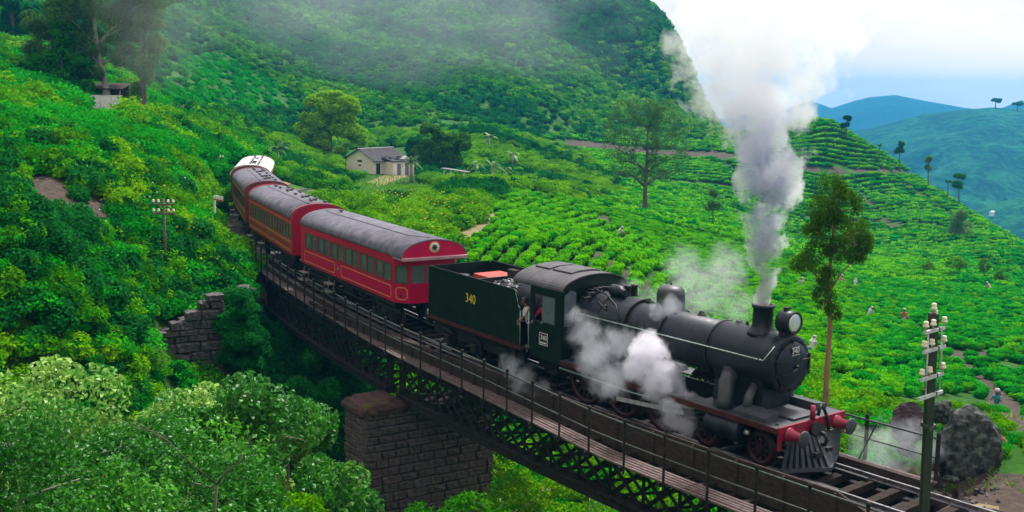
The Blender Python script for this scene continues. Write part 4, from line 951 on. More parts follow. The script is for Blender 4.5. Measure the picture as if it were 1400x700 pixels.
# ================================================================== bridge
SB0, SB1, SP = -2.6, 38.4, 18.9
br = empty('railway_bridge', on(SP), label='dark iron lattice girder bridge carrying the train, with plank walkway and railings', cat='bridge')
WO_s = [-6, .66, 4.3, 6.8, 10, 11.6, 14, 16.7, 19.3, 24, 30, 37.6, 40]; WO_w = [3.75, 3.70, 3.66, 3.38, 3.1, 2.98, 2.92, 2.88, 2.77, 2.50, 2.36, 2.29, 2.29]
def wo(s): return float(np.interp(s, WO_s, WO_w))
def onw(s, inset, z): return on(s, wo(s) - inset, z)
IR = M['bridge_iron']
spans = [(SB0, SP - .45), (SP + .45, SB1)]
for (sa, sbb) in spans:
    for wv in (1.72, -1.72):
        zb0 = -2.42
        for nm, z0, z1, hw in (('top_chord', -1.02, -.36, .18), ('bottom_chord', zb0, zb0 + .26, .24)):
            a = MB(); sweep(a, [(-hw, z0), (hw, z0), (hw, z1), (-hw, z1)], np.linspace(sa, sbb, 14), wv, 0); wpart(a, nm, IR, br)
            if nm == 'bottom_chord':
                a = MB(); sweep(a, [(-.30, z1), (.30, z1), (.30, z1 + .025), (-.30, z1 + .025)], np.linspace(sa, sbb, 14), wv, .002); wpart(a, 'flange_plate', IR, br)
        n = int(round((sbb - sa) / 1.42))
        ss = np.linspace(sa + .1, sbb - .1, n + 1)
        for i in range(n + 1):
            e_ = i in (0, n)
            a = MB(); a.bar(on(ss[i], wv, zb0 + .29), on(ss[i], wv, -1.02), .30 if e_ else .10, .24 if e_ else .09); wpart(a, 'end_post' if e_ else 'vertical_post', IR, br)
        for i in range(n):
            for (q0, q1), off in (((zb0 + .29, -1.02), .07), ((-1.02, zb0 + .29), -.07)):
                a = MB(); a.bar(on(ss[i], wv + off, q0), on(ss[i + 1], wv + off, q1), .035, .12, (0, 0, 1)); wpart(a, 'lattice_bar', IR, br)
                if i < n - 1:
                    a = MB(); sh_ = (ss[1] - ss[0]) / 2; a.bar(on(ss[i] + sh_, wv + off * 1.6, q0), on(ss[i + 1] + sh_, wv + off * 1.6, q1), .03, .10, (0, 0, 1)); wpart(a, 'lattice_bar', IR, br)  # second lattice set, added to darken the ground below
    # cross frames between the girders and wind bracing
    for i, s in enumerate(np.linspace(sa + .3, sbb - .3, 8)):
        a = MB(); a.bar(on(s, -1.5, -.5), on(s, 1.5, -.5), .12, .28); wpart(a, 'floor_beam', IR, br)
        a = MB(); a.bar(on(s, -1.6, -2.1), on(s, 1.6, -.7), .08); a.bar(on(s + .01, -1.6, -.7), on(s + .01, 1.6, -2.1), .08); o = wpart(a, 'cross_frame', IR, br)
    sq = np.linspace(sa + .2, sbb - .2, n + 1)
    for i in range(n):                                           # level bracing between the bottom chords, knee bars out to the walkway
        for q in (1, -1):
            a = MB(); a.bar(on(sq[i], 1.5 * q, zb0 + .2 + .04 * q), on(sq[i + 1], -1.5 * q, zb0 + .2 + .04 * q), .10, .06); wpart(a, 'wind_brace', IR, br)
    for wv in (.873, -.873):
        a = MB(); sweep(a, [(-.12, -1.15), (.12, -1.15), (.12, -.36), (-.12, -.36)], np.linspace(sa, sbb, 12), wv, 0); wpart(a, 'stringer', IR, br)
# low plate parapet between the track and the walkway
ps = np.linspace(-6.5, 27, 40); a = MB(); top_ = lambda s: float(np.interp(s, [-6.5, -3.5, -2.4, 10, 15, 22, 27], [.05, .12, .60, .58, .40, .20, .05]))
vs = []
for s in ps:
    for wv, z in ((2.33, -.34), (2.39, -.34), (2.39, top_(s)), (2.33, top_(s))): vs.append(on(s, wv, z))
a.add(vs, [(i * 4 + k, i * 4 + (k + 1) % 4, i * 4 + 4 + (k + 1) % 4, i * 4 + 4 + k) for i in range(len(ps) - 1) for k in range(4)]); para = wpart(a, 'parapet_plate', M['rust_timber'], br)
for s in np.arange(SB0 + .4, 26, 1.42):
    a = MB(); a.bar(on(s, 2.43, -.34), on(s, 2.43, top_(s) - .03), .06, .07); wpart(a, 'parapet_stiffener', M['rust_timber'], br)
# timber kerb beside the sleepers, walkway on brackets, railing
a = MB(); sweep(a, [(-.13, -.15), (.13, -.15), (.13, .10), (-.13, .10)], np.linspace(SB0 - .6, SB1, 22), 1.75, 0); wpart(a, 'kerb_timber', M['rust_timber'], br)
a = MB(); sweep(a, [(-.10, -.148), (.10, -.148), (.10, .08), (-.10, .08)], np.linspace(SB0, SB1, 22), -1.32, 0); wpart(a, 'kerb_timber', M['rust_timber'], br)
brs = np.arange(-2.2, SB1, 1.42)
for s in brs:
    a = MB(); a.bar(on(s, 1.9, -.42), onw(s, -.04, -.24), .10, .10); a.bar(on(s, 1.9, -.95), onw(s, .25, -.30), .06, .06); wpart(a, 'walkway_bracket', IR, br)
    a = MB(); a.bar(on(s + .7, 2.24, -.30), onw(s + .7, .72, -.22), .16, .10); wpart(a, 'walkway_bearer', M['sleeper_wood'], br)
pl_l = 4.26
for i, s in enumerate(np.arange(-2.9, SB1 - .5, pl_l)):
    for k in range(5):
        a = MB(); s2 = min(s + pl_l - .03, SB1 + .2); dz = RNG.uniform(-.008, .008)
        pp = []
        for st in np.linspace(s, s2, 4):
            pp.append((onw(st, .02 + k * .137, -.14 + dz), onw(st, .02 + k * .137 + .094, -.14 + dz)))
        vs = []
        for A_, B_ in pp: vs += [A_, B_, B_ - Vector((0, 0, .05)), A_ - Vector((0, 0, .05))]
        fs = [(0, 1, 2, 3), (12, 13, 14, 15)] + [(j * 4 + q, j * 4 + (q + 1) % 4, j * 4 + 4 + (q + 1) % 4, j * 4 + 4 + q) for j in range(3) for q in range(4)]
        a.add(vs, fs); wpart(a, 'plank', M['plank_wood'], br)
        if k == 0: pass
posts = list(np.arange(-5.2, SB1 + 1.5, 1.42))
HR = M['handrail_iron']
for s in posts:
    a = MB(); a.bar(onw(s, -.02, -.34), onw(s, -.02, 1.08), .058, .058); a.lathe([(0, .05), (.05, .062), (.09, .045), (.11, .01)], onw(s, -.02, 1.08), (0, 0, 1), 8); wpart(a, 'railing_post', M['bridge_iron'], br)
for z, r in ((1.02, .028), (.48, .022)):
    a = MB(); a.tube([onw(s, .03, z) for s in np.arange(-5.4, SB1 + .9, 1.0)], r, 6); wpart(a, 'handrail', HR, br)
# far side: footboards and railing
for k in range(3):
    a = MB(); sweep(a, [(-.06, -.16), (.06, -.16), (.06, -.11), (-.06, -.11)], np.linspace(-2.4, SB1, 20), -1.62 - k * .16, 0); wpart(a, 'plank', M['rail_steel'] if k < 1 else M['plank_wood'], br)
for s in np.arange(-2.3, 6, 2.1):
    a = MB(); a.bar(on(s, -2.1, -.34), on(s, -2.1, 1.06), .085, .085); a.lathe([(0, .05), (.05, .062), (.09, .045), (.11, .01)], on(s, -2.1, 1.06), (0, 0, 1), 8); wpart(a, 'railing_post', M['bridge_iron'], br)
for z, r in ((1.0, .030), (.48, .022)):
    a = MB(); a.tube([on(s, -2.06, z) for s in np.arange(-2.3, 30, 1.0)], r, 6); wpart(a, 'handrail', HR, br)
a = MB(); a.bar(on(-.55, -2.0, .98), on(-.25, -1.55, -.2), .03); wpart(a, 'railing_stay', IR, br)

# ================================================================== masonry
STV = []
g = np.random.default_rng(11)
for k in range(10):
    bm = bmesh.new(); bmesh.ops.create_cube(bm, size=1.0)
    bmesh.ops.bevel(bm, geom=bm.edges[:], offset=.10, segments=1, affect='EDGES')
    for v in bm.verts:
        v.co += Vector(g.normal(size=3)) * .032
        if v.co.y < -.35: v.co.y += g.normal() * .06
    me = bpy.data.meshes.new('stone'); bm.to_mesh(me); bm.free(); STV.append(me)
def stone_set(mat):
    r = []
    for me in STV:
        c = me.copy(); c.materials.append(mat); r.append(c)
    return r
def face_stones(parent, meshes, A, B, ztop, zbot, hmin, hmax, lmin, lmax, depth=.35, gap=.034, batter=.0, toplim=None, rough=.05, limit=300, cnt=[0]):
    """courses of stones on the vertical face A-B (parent-local), outward = right of A->B seen from above"""
    A, B = Vector(A), Vector(B); d = (B - A); Ln = d.length; d.normalize(); n = Vector((d.y, -d.x, 0))
    z = zbot; row = 0
    while z < ztop - .08:
        h = RNG.uniform(hmin, hmax); h = min(h, ztop - z)
        x = -RNG.uniform(0, lmin) if row % 2 else 0.0
        while x < Ln - .05:
            l = RNG.uniform(lmin, lmax); x0, x1 = max(x, 0), min(x + l, Ln)
            if Ln - x1 < lmin * .4: x1 = Ln
            if x1 - x0 > .1 and (toplim is None or z + h * .6 < toplim((x0 + x1) / 2)):
                c = A + d * ((x0 + x1) / 2) - n * (depth / 2 - RNG.uniform(0, rough) + (z - zbot) * batter); 
                m4 = Matrix(((d.x, -n.x, 0, c.x), (d.y, -n.y, 0, c.y), (0, 0, 1, z + h / 2), (0, 0, 0, 1))) @ Matrix.Rotation(RNG.normal() * .015, 4, 'Y') @ Matrix.Diagonal((x1 - x0 - gap, depth, h - gap, 1))
                o = bpy.data.objects.new('stone', meshes[RNG.integers(len(meshes))]); C.objects.link(o); o.parent = parent; o.matrix_local = m4
            x += l
        z += h; row += 1
# the tall pier: long faces across the track
px_, py_, pp_ = tr(SP); lat = Vector((math.cos(pp_), math.sin(pp_), 0)); bck = Vector((-math.sin(pp_), math.cos(pp_), 0))
c0 = Vector((-5.52, 39.62, 0)); Lp, Tp = 5.75, 1.75            # near front corner, length across, thickness along
ztop, zbot = -2.46, -10.2
pier = empty('stone_pier', (c0.x, c0.y, zbot), label='tall masonry pier of dark stone blocks holding up the middle of the bridge', cat='bridge pier')
Lc = lambda a_, b_, z=0: Vector((lat.x * a_ + bck.x * b_, lat.y * a_ + bck.y * b_, z))
sset = stone_set(M['stone'])
a = MB(); q = .14
P = [Lc(q, q), Lc(Lp - q, q), Lc(Lp - q, Tp - q), Lc(q, Tp - q)]
a.add([p for p in P] + [p + Vector((0, 0, ztop - zbot - .01)) for p in P], [(3, 2, 1, 0), (4, 5, 6, 7), (0, 1, 5, 4), (1, 2, 6, 5), (2, 3, 7, 6), (3, 0, 4, 7)]); a.build('core', M['stone'], pier)
H_ = ztop - zbot
face_stones(pier, sset, Lc(0, 0), Lc(Lp, 0), H_, 2.4, .30, .37, .48, .95)
face_stones(pier, sset, Lc(0, Tp), Lc(0, 0), H_, 2.4, .30, .37, .42, .85)
face_stones(pier, sset, Lc(Lp, 0), Lc(Lp, Tp), H_, 4.9, .34, .40, .6, 1.0)
# rounded mossy coping on the outer end, bearing blocks under the girders
bm = bmesh.new(); bmesh.ops.create_cube(bm, size=1.0); bmesh.ops.subdivide_edges(bm, edges=bm.edges[:], cuts=7, use_grid_fill=True)
for v in bm.verts:
    x, y, z = v.co * 2; f = max(0, 1 - max(abs(x), abs(y)) ** 4)
    k = 1 - .16 * max(0, z) 
    v.co = Vector((x * k, y * k, z * (.55 + .45 * math.sqrt(f)))) + Vector(g.normal(size=3)) * .02
me = bpy.data.meshes.new('coping'); bm.to_mesh(me); bm.free(); me.materials.append(M['moss_cap'])
for p_ in me.polygons: p_.use_smooth = True
o = bpy.data.objects.new('coping', me); C.objects.link(o); o.parent = pier
o.matrix_local = Matrix.Translation(Lc(.85, Tp / 2, H_ + .12)) @ Matrix.Rotation(pp_, 4, 'Z') @ Matrix.Diagonal((.98, Tp / 2 + .07, .34, 1))
for a_ in (2.35, 5.2):
    c = Lc(a_, Tp / 2, H_ - .02); b_ = MB(); b_.box(-.35, .35, -.75, .75, 0, .06, Matrix.Translation(c) @ Matrix.Rotation(pp_, 4, 'Z')); b_.build('bearing_plate', IR, pier)
# far abutment under the end of the bridge
ax, ay, ap = tr(36.4); lat2 = Vector((math.cos(ap), math.sin(ap), 0)); bck2 = Vector((-math.sin(ap), math.cos(ap), 0))
ab = empty('stone_abutment', (ax, ay, -6.5), label='shadowed stone abutment under the far end of the bridge', cat='abutment')
L2 = lambda a_, b_, z=0: Vector((lat2.x * a_ + bck2.x * b_, lat2.y * a_ + bck2.y * b_, z))
a = MB(); P = [L2(-2.5, .15), L2(2.6, .15), L2(2.6, 2.4), L2(-2.5, 2.4)]
a.add([p for p in P] + [p + Vector((0, 0, 4.05)) for p in P], [(3, 2, 1, 0), (4, 5, 6, 7), (0, 1, 5, 4), (1, 2, 6, 5), (2, 3, 7, 6), (3, 0, 4, 7)])
P = [L2(-2.5, 1.7), L2(2.6, 1.7), L2(2.6, 2.4), L2(-2.5, 2.4)]
a.add([p + Vector((0, 0, 4.06)) for p in P] + [p + Vector((0, 0, 6.1)) for p in P], [(3, 2, 1, 0), (4, 5, 6, 7), (0, 1, 5, 4), (1, 2, 6, 5), (2, 3, 7, 6), (3, 0, 4, 7)]); a.build('core', M['stone'], ab)
face_stones(ab, sset, L2(-2.65, 0), L2(2.7, 0), 4.05, .4, .36, .46, .5, 1.1)
face_stones(ab, sset, L2(-2.65, 2.4), L2(-2.65, 0), 4.05, .4, .36, .46, .5, 1.1)
# near abutment at the other end
ax, ay, ap = tr(-2.9); lat3 = Vector((math.cos(ap), math.sin(ap), 0)); bck3 = Vector((-math.sin(ap), math.cos(ap), 0))
ab2 = empty('stone_abutment', (ax, ay, -6.5), label='stone abutment below the rails ahead of the locomotive', cat='abutment')
L3 = lambda a_, b_, z=0: Vector((lat3.x * a_ + bck3.x * b_, lat3.y * a_ + bck3.y * b_, z))
a = MB(); P = [L3(-3.0, -2.2), L3(2.4, -2.2), L3(2.4, -.15), L3(-3.0, -.15)]
a.add([p for p in P] + [p + Vector((0, 0, 6.05)) for p in P], [(3, 2, 1, 0), (4, 5, 6, 7), (0, 1, 5, 4), (1, 2, 6, 5), (2, 3, 7, 6), (3, 0, 4, 7)]); a.build('core', M['stone'], ab2)
face_stones(ab2, sset, L3(2.4, 0), L3(-3.1, 0), 6.0, 2.2, .36, .46, .6, 1.1)
face_stones(ab2, sset, L3(-3.1, 0), L3(-3.1, -2.2), 6.0, 2.2, .36, .46, .6, 1.1)
# rough stone wing wall on the slope left of the bridge
wset = stone_set(M['stone_wing'])
A_ = spot(196, 520, 43.5); B_ = spot(309, 520, 45.2); zbw = -4.2
ww = empty('retaining_wall', (A_.x, A_.y, zbw), label='rough grey stone retaining wall stepping up the bushy slope beside the bridge end', cat='retaining wall')
Bl = Vector((B_.x - A_.x, B_.y - A_.y, 0)); Lw = Bl.length
zt_ = lambda u_, v_: spot(u_, v_, 44.4).z - zbw
prof = [(0, zt_(200, 447)), (.30, zt_(230, 441)), (.44, zt_(250, 436)), (.62, zt_(270, 425)), (.80, zt_(290, 412)), (1.0, zt_(305, 398))]
def tl(x): return float(np.interp(x / Lw, [p[0] for p in prof], [p[1] for p in prof]))
face_stones(ww, wset, (0, 0, 0), Bl, 6.2, 1.2, .22, .44, .3, 1.2, .6, .04, 0, tl, .30)
C_ = spot(343, 470, 52.0); Cl = Vector((C_.x - A_.x, C_.y - A_.y, 0))
face_stones(ww, wset, Bl, Cl, zt_(305, 432), 1.2, .22, .44, .3, 1.0, .6, .04, 0, None, .30)
a = MB(); dn = Bl.normalized(); nn = Vector((dn.y, -dn.x, 0))
for k in range(8):
    x0, x1 = Lw * k / 8, Lw * (k + 1) / 8; h = max(.5, min(tl(x0), tl(x1)) - .25); P = [dn * x0 - nn * .2, dn * x1 - nn * .2, dn * x1 - nn * 1.2, dn * x0 - nn * 1.2]
    a.add([p for p in P] + [p + Vector((0, 0, h)) for p in P], [(3, 2, 1, 0), (4, 5, 6, 7), (0, 1, 5, 4), (1, 2, 6, 5), (2, 3, 7, 6), (3, 0, 4, 7)])
o = a.build('core', M['stone_wing'], ww); o['kind'] = 'stuff'

# ================================================================== greenery
def _norm(a): return a / np.maximum(np.linalg.norm(a, axis=-1, keepdims=True), 1e-9)
def leaf_quads(P, Nrm, size, aspect, g, fold=0.0, jit=.35, oval=False):
    """diamond leaves at P facing Nrm; returns verts, faces"""
    n = len(P); t = g.normal(size=(n, 3)); t = _norm(t - Nrm * (t * Nrm).sum(1, keepdims=True)); b = np.cross(Nrm, t)
    L = size * g.uniform(1 - jit, 1 + jit, (n, 1)); W = L * aspect
    lift = Nrm * L * fold
    if oval:
        V = np.stack([P - t * L / 2, P - t * L * .12 - b * W / 2 + lift, P + t * L * .22 - b * W * .36 + lift * .6, P + t * L / 2 - lift * 1.5, P + t * L * .22 + b * W * .36 + lift * .6, P - t * L * .12 + b * W / 2 + lift], 1).reshape(-1, 3)
        return V, np.arange(n * 6).reshape(n, 6)
    V = np.stack([P - t * L / 2, P - b * W / 2 + lift, P + t * L / 2, P + b * W / 2 + lift], 1).reshape(-1, 3)
    F = np.arange(n * 4).reshape(n, 4)
    return V, F
def lump_points(n, R, lumps, g, lowest=-.25, shell=.55):
    """points near the surface of an uneven, lumpy mound of half-size R; returns points, outward directions, lump number"""
    d = _norm(g.normal(size=(lumps, 3))); d[:, 2] = np.where(d[:, 2] < lowest, -d[:, 2] * .6, d[:, 2])
    cen = d * .56; rad = g.uniform(.38, .56, lumps)
    k = g.integers(0, lumps, n); e = _norm(g.normal(size=(n, 3))); e = _norm(e + d[k] * .5)
    q = cen[k] + e * (rad[k][:, None] * (1 - shell * g.random((n, 1)) ** 2))
    q[:, 2] = np.maximum(q[:, 2], lowest * g.uniform(.5, 1, n)); return q * np.array(R), _norm(e / np.array(R) * max(R)), k
def foliage_mesh(name, mat, parts, leaf, aspect, seed, fold=.0, face=.9, spread=.6, core=None, lowest=-.25, oval=False, shell=.55):
    """parts: list of (centre, half-size, leaf count, lump count)"""
    g = np.random.default_rng(seed); VV = []; FF = []; LV = []; off = 0
    for c, R, n, lp in parts:
        p, d, k = lump_points(n, R, lp, g, lowest, shell)
        nr = _norm(d * face + g.normal(size=d.shape) * spread + np.array([0, 0, .35]))
        V, F = leaf_quads(p + np.array(c), nr, leaf, aspect, g, fold, .35, oval)
        lvk = g.uniform(.2, .8, lp); lv = np.clip(lvk[k] * .55 + g.random(n) * .6 - .05, 0, 1)
        VV.append(V); FF.append(F + off); LV.append(lv); off += len(V)
        if core:
            bm = bmesh.new(); bmesh.ops.create_icosphere(bm, subdivisions=2, radius=1)
            cv = np.array([v.co[:] for v in bm.verts]); cf = [[v.index for v in f.verts] for f in bm.faces]; bm.free()
            cv = cv * (1 + g.normal(size=(len(cv), 1)) * .10) * np.array(R) * core; cv[:, 2] = np.maximum(cv[:, 2], -R[2] * .35)
            VV.append(cv + np.array(c)); FF.append(np.array([f + [f[2]] for f in cf]) + off if False else np.array([[f[0], f[1], f[2], f[2]] for f in cf]) + off); LV.append(np.full(len(cf), .15)); off += len(cv)  # inner solid in the dark leaf tone, added to block light through the leaves
    V = np.concatenate(VV); LV = np.concatenate(LV)
    me = bpy.data.meshes.new(name); polys = [tuple(dict.fromkeys(f)) for F_ in FF for f in F_.tolist()]
    me.from_pydata(V.tolist(), [], polys)
    a = me.attributes.new('lv', 'FLOAT', 'FACE'); a.data.foreach_set('value', LV.astype(np.float32))
    me.materials.append(mat); return me
# --- bush kinds
BM = {}
def tea_mesh(name, mat, n, leaf, seed, R=(.70, .46, .40)):
    g = np.random.default_rng(seed); p, d, k = lump_points(n, R, 7, g, -.5)
    p[:, 2] = np.minimum(p[:, 2], R[2] * .62 + g.normal(size=n) * .05); p[:, 2] += .36
    nr = _norm(d * .8 + g.normal(size=d.shape) * .5 + np.array([0, 0, .5]))
    V, F = leaf_quads(p, nr, leaf, .6, g); lv = np.clip(g.random(n) * .75 + g.uniform(0, .3, 7)[k], 0, 1)
    lv = np.where(p[:, 2] > .58, np.clip(lv + .2, 0, 1), lv)             # the young flush at the plucking table is lighter
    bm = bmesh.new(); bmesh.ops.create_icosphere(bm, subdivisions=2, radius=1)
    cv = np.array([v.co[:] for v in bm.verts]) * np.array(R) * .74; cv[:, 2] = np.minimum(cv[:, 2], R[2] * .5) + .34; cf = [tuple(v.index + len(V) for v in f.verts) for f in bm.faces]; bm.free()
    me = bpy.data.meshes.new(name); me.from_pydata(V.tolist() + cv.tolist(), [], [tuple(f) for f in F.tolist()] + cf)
    a = me.attributes.new('lv', 'FLOAT', 'FACE'); a.data.foreach_set('value', np.r_[lv, np.full(len(cf), .12)].astype(np.float32)); me.materials.append(mat); return me  # dark inner dome added to block light through the bush
TEA = [tea_mesh('tea_bush', M['tea'], 400, .125, 20 + i) for i in range(3)]
TEA_L = [tea_mesh('tea_bush', M['tea_lush'], 400, .125, 30 + i) for i in range(2)]
TEA_FAR = [tea_mesh('tea_bush', M['tea'], 110, .30, 40 + i, (1.0, .56, .40)) for i in range(2)]
TEA_FAR_L = [tea_mesh('tea_bush', M['tea_lush'], 110, .30, 45 + i, (1.0, .56, .40)) for i in range(2)]
def shrub_mesh(mat, seed, n=620, leaf=.20, R=(1.15, 1.1, .95), aspect=.55, name='shrub'):
    return foliage_mesh(name, mat, [((0, 0, R[2] * .45), R, n, 9)], leaf, aspect, seed, .06, core=.54)
SHR = [shrub_mesh(M['shrub_mid'], 51), shrub_mesh(M['shrub_mid'], 52, 700, .17), shrub_mesh(M['shrub_dark'], 53), shrub_mesh(M['shrub_dark'], 54, 560, .24), shrub_mesh(M['shrub_yellow'], 55), shrub_mesh(M['shrub_yellow'], 56, 520, .22), shrub_mesh(M['tea_lush'], 57, 700, .18, (1.3, 1.2, .7))]
FARB = [shrub_mesh(M['slope'], 61, 170, .62, (1.5, 1.5, 1.25)), shrub_mesh(M['slope'], 62, 150, .7, (1.6, 1.4, 1.0)), shrub_mesh(M['shrub_mid'], 63, 170, .6, (1.5, 1.5, 1.1)), shrub_mesh(M['shrub_dark'], 64, 170, .6, (1.6, 1.6, 1.4)), shrub_mesh(M['tea_lush'], 65, 170, .5, (1.4, 1.3, .8)), shrub_mesh(M['shrub_yellow'], 66, 170, .55, (1.4, 1.4, 1.0))]

# --- scattering: the largest in view as objects of their own, the rest as one mass
def gn_scatter(name, pts, rot, scl, src):
    me = bpy.data.meshes.new(name); me.from_pydata([tuple(p) for p in pts], [], [])
    a = me.attributes.new('turn', 'FLOAT_VECTOR', 'POINT'); a.data.foreach_set('vector', np.asarray(rot, np.float32).ravel())
    a = me.attributes.new('grow', 'FLOAT_VECTOR', 'POINT'); a.data.foreach_set('vector', np.asarray(scl, np.float32).ravel())
    o = bpy.data.objects.new(name, me); C.objects.link(o)
    ng = bpy.data.node_groups.new(name, 'GeometryNodeTree')
    ng.interface.new_socket('Geometry', in_out='INPUT', socket_type='NodeSocketGeometry'); ng.interface.new_socket('Geometry', in_out='OUTPUT', socket_type='NodeSocketGeometry')
    N = ng.nodes.new; gi, go, ip, oi, a1, a2, e2r = N('NodeGroupInput'), N('NodeGroupOutput'), N('GeometryNodeInstanceOnPoints'), N('GeometryNodeObjectInfo'), N('GeometryNodeInputNamedAttribute'), N('GeometryNodeInputNamedAttribute'), N('FunctionNodeEulerToRotation')
    a1.data_type = 'FLOAT_VECTOR'; a1.inputs[0].default_value = 'turn'; a2.data_type = 'FLOAT_VECTOR'; a2.inputs[0].default_value = 'grow'
    oi.inputs['Object'].default_value = src; oi.transform_space = 'ORIGINAL'; oi.inputs['As Instance'].default_value = True
    l = ng.links.new; l(gi.outputs[0], ip.inputs['Points']); l(oi.outputs['Geometry'], ip.inputs['Instance']); l(a1.outputs[0], e2r.inputs[0]); l(e2r.outputs[0], ip.inputs['Rotation']); l(a2.outputs[0], ip.inputs['Scale']); l(ip.outputs[0], go.inputs[0])
    md = o.modifiers.new('scatter', 'NODES'); md.node_group = ng; o['kind'] = 'stuff'; return o
def far_from_track(x, y, dmin):
    d2 = np.full(len(x), 1e9); ok = (_S > -16) & (_S < 90); tx, ty = _TX[ok][::3], _TY[ok][::3]
    for i in range(0, len(x), 20000): d2[i:i + 20000] = ((x[i:i + 20000, None] - tx) ** 2 + (y[i:i + 20000, None] - ty) ** 2).min(1)
    return d2 > dmin * dmin
SOURCES = {}
def plant_all(name, massname, meshes, x, y, z, sc, lab, cat, group, nind, seed, choice=None, tilt=.12, along=None):
    g = np.random.default_rng(seed); n = len(x); u, v, d = project(np.c_[x, y, z])
    size = sc / np.maximum(d, .1); vis = (u > -20) & (u < 1420) & (v > -10) & (v < 715) & (d > 1)
    order = np.argsort(-np.where(vis, size, 0)); ind = np.zeros(n, bool); ind[order[:nind]] = True; ind &= vis
    ch = choice if choice is not None else g.integers(0, len(meshes), n)
    rz = g.uniform(0, 6.28, n) if along is None else along + g.normal(size=n) * .12 + math.pi * g.integers(0, 2, n); tx, ty = g.normal(size=n) * tilt, g.normal(size=n) * tilt; s3 = sc[:, None] * g.uniform(.85, 1.15, (n, 3))
    srcs = {}
    for i in np.where(ind)[0]:
        o = bpy.data.objects.new(name, meshes[ch[i]]); C.objects.link(o); o.location = (x[i], y[i], z[i]); o.rotation_euler = (tx[i], ty[i], rz[i]); o.scale = s3[i]
        tag(o, lab, cat, group); srcs.setdefault(ch[i], o)
    for c in range(len(meshes)):
        m_ = (~ind) & (ch == c)
        if not m_.any(): continue
        if c not in srcs:
            i = np.where(m_)[0][0]; o = bpy.data.objects.new(name, meshes[c]); C.objects.link(o); o.location = (x[i], y[i], z[i]); o.rotation_euler = (tx[i], ty[i], rz[i]); o.scale = s3[i]; tag(o, lab, cat, group); srcs[c] = o; m_[i] = False
        gn_scatter(massname, np.c_[x, y, z][m_], np.c_[tx, ty, rz][m_], s3[m_], srcs[c])

N1 = [(622,352),(655,300),(705,262),(745,262),(830,306),(905,345),(955,400),(930,480),(590,480)]
YB = [(640,186),(770,191),(800,215),(855,262),(800,280),(740,262),(690,262),(640,250)]
GARD = [(330,195),(640,165),(680,186),(640,190),(690,262),(655,296),(620,400),(560,400),(400,335),(345,300)]
ROCKS = [(1195,548),(1335,540),(1430,600),(1430,760),(1140,760),(1140,640)]
LAWN = [(478,246),(540,240),(620,262),(560,276),(500,284),(470,268)]
UL = [(205,150),(235,85),(300,70),(370,110),(420,150),(345,150),(225,142)]
# tea, near field: rows running away up the rise
g = np.random.default_rng(101)
xs, ys = [], []
for r in np.arange(-60, 90, 1.22):
    t = np.arange(50, 122, .62); xs.append(r + .20 * (t - 60) + np.sin(t * .07 + r * .02) * .5 + g.normal(size=t.size) * .07 - 12); ys.append(t + g.normal(size=t.size) * .12)
x = np.concatenate(xs); y = np.concatenate(ys); z = ground_z(x, y); u, v, d = project(np.c_[x, y, z])
k = inpoly(u, v, N1) & ~bare(u, v) & far_from_track(x, y, 5.5); xa, ya, za = x[k], y[k], z[k]
# tea, terraces and hill: rows along the contour
def contour_rows(y0, y1, x0, x1, dr, ds, slope, seed, wob=1.0):
    g = np.random.default_rng(seed); X, Y = [], []
    for r in np.arange(y0, y1, dr):
        t = np.arange(x0, x1, ds) + g.uniform(0, ds); X.append(t + g.normal(size=t.size) * .1); Y.append(r + slope * t + wob * (np.sin(t * .045 + r * .01) + .5 * np.sin(t * .13 + r * .03)) + g.normal(size=t.size) * .10)
    x = np.concatenate(X); y = np.concatenate(Y); return x, y
def tea_ok(x, y):
    z = ground_z(x, y); u, v, d = project(np.c_[x, y, z])
    k = (u > 590) & (u < 1460) & (v < 640) & (v > 158) & (d > 30) & ~inpoly(u, v, N1) & ~inpoly(u, v, GARD) & ~inpoly(u, v, YB) & ~inpoly(u, v, ROCKS) & ~bare(u, v)
    k &= ~((u < 985) & (v < 187 - (u - 690) * .01)) & ~((u < 690) & (v < 270))
    k &= far_from_track(x, y, 5.0); return k, z, u, v
x1, y1 = contour_rows(38, 130, -12, 95, 1.42, .66, .16, 5, .6); k, z1, u1, v1 = tea_ok(x1, y1); x1, y1, z1, u1, v1 = x1[k], y1[k], z1[k], u1[k], v1[k]
x2, y2 = contour_rows(115, 345, -12, 150, 2.35, 1.1, .10, 6, 1.6); k, z2, u2, v2 = tea_ok(x2, y2); k &= y2 > 128 + .16 * x2; x2, y2, z2, u2, v2 = x2[k], y2[k], z2[k], u2[k], v2[k]
xn = np.r_[xa, x1]; yn = np.r_[ya, y1]; zn = np.r_[za, z1]; gsc = g.uniform(.8, 1.05, len(xn)) * np.r_[np.full(len(xa), 1.06), np.ones(len(x1))]
un = project(np.c_[xn, yn, zn])[0]
lush = (g.random(len(xn)) < np.clip((un - 1120) / 140, .08, .8))
ch = np.where(lush, 3 + g.integers(0, 2, len(xn)), g.integers(0, 3, len(xn)))
plant_all('tea_bush', 'tea_rows', TEA + TEA_L, xn, yn, zn - .03, gsc, 'clipped bright green tea bush in the rows of the field beyond the train', 'tea bush', 'tea bushes in the near rows', 300, 7, ch, .12, np.r_[np.full(len(xa), math.atan2(1, .20)), np.full(len(x1), math.atan(.16))])
lush = g.random(len(x2)) < .22 + .4 * ((u2 > 1290) & (v2 > 345)); ch = np.where(lush, 2 + g.integers(0, 2, len(x2)), g.integers(0, 2, len(x2)))
def mass(massname, meshes, x, y, z, sc, lab, cat, group, seed, choice=None, nind=6, along=None): plant_all(cat.replace(' ', '_'), massname, meshes, x, y, z, sc, lab, cat, group, nind, seed, choice, .08, along)
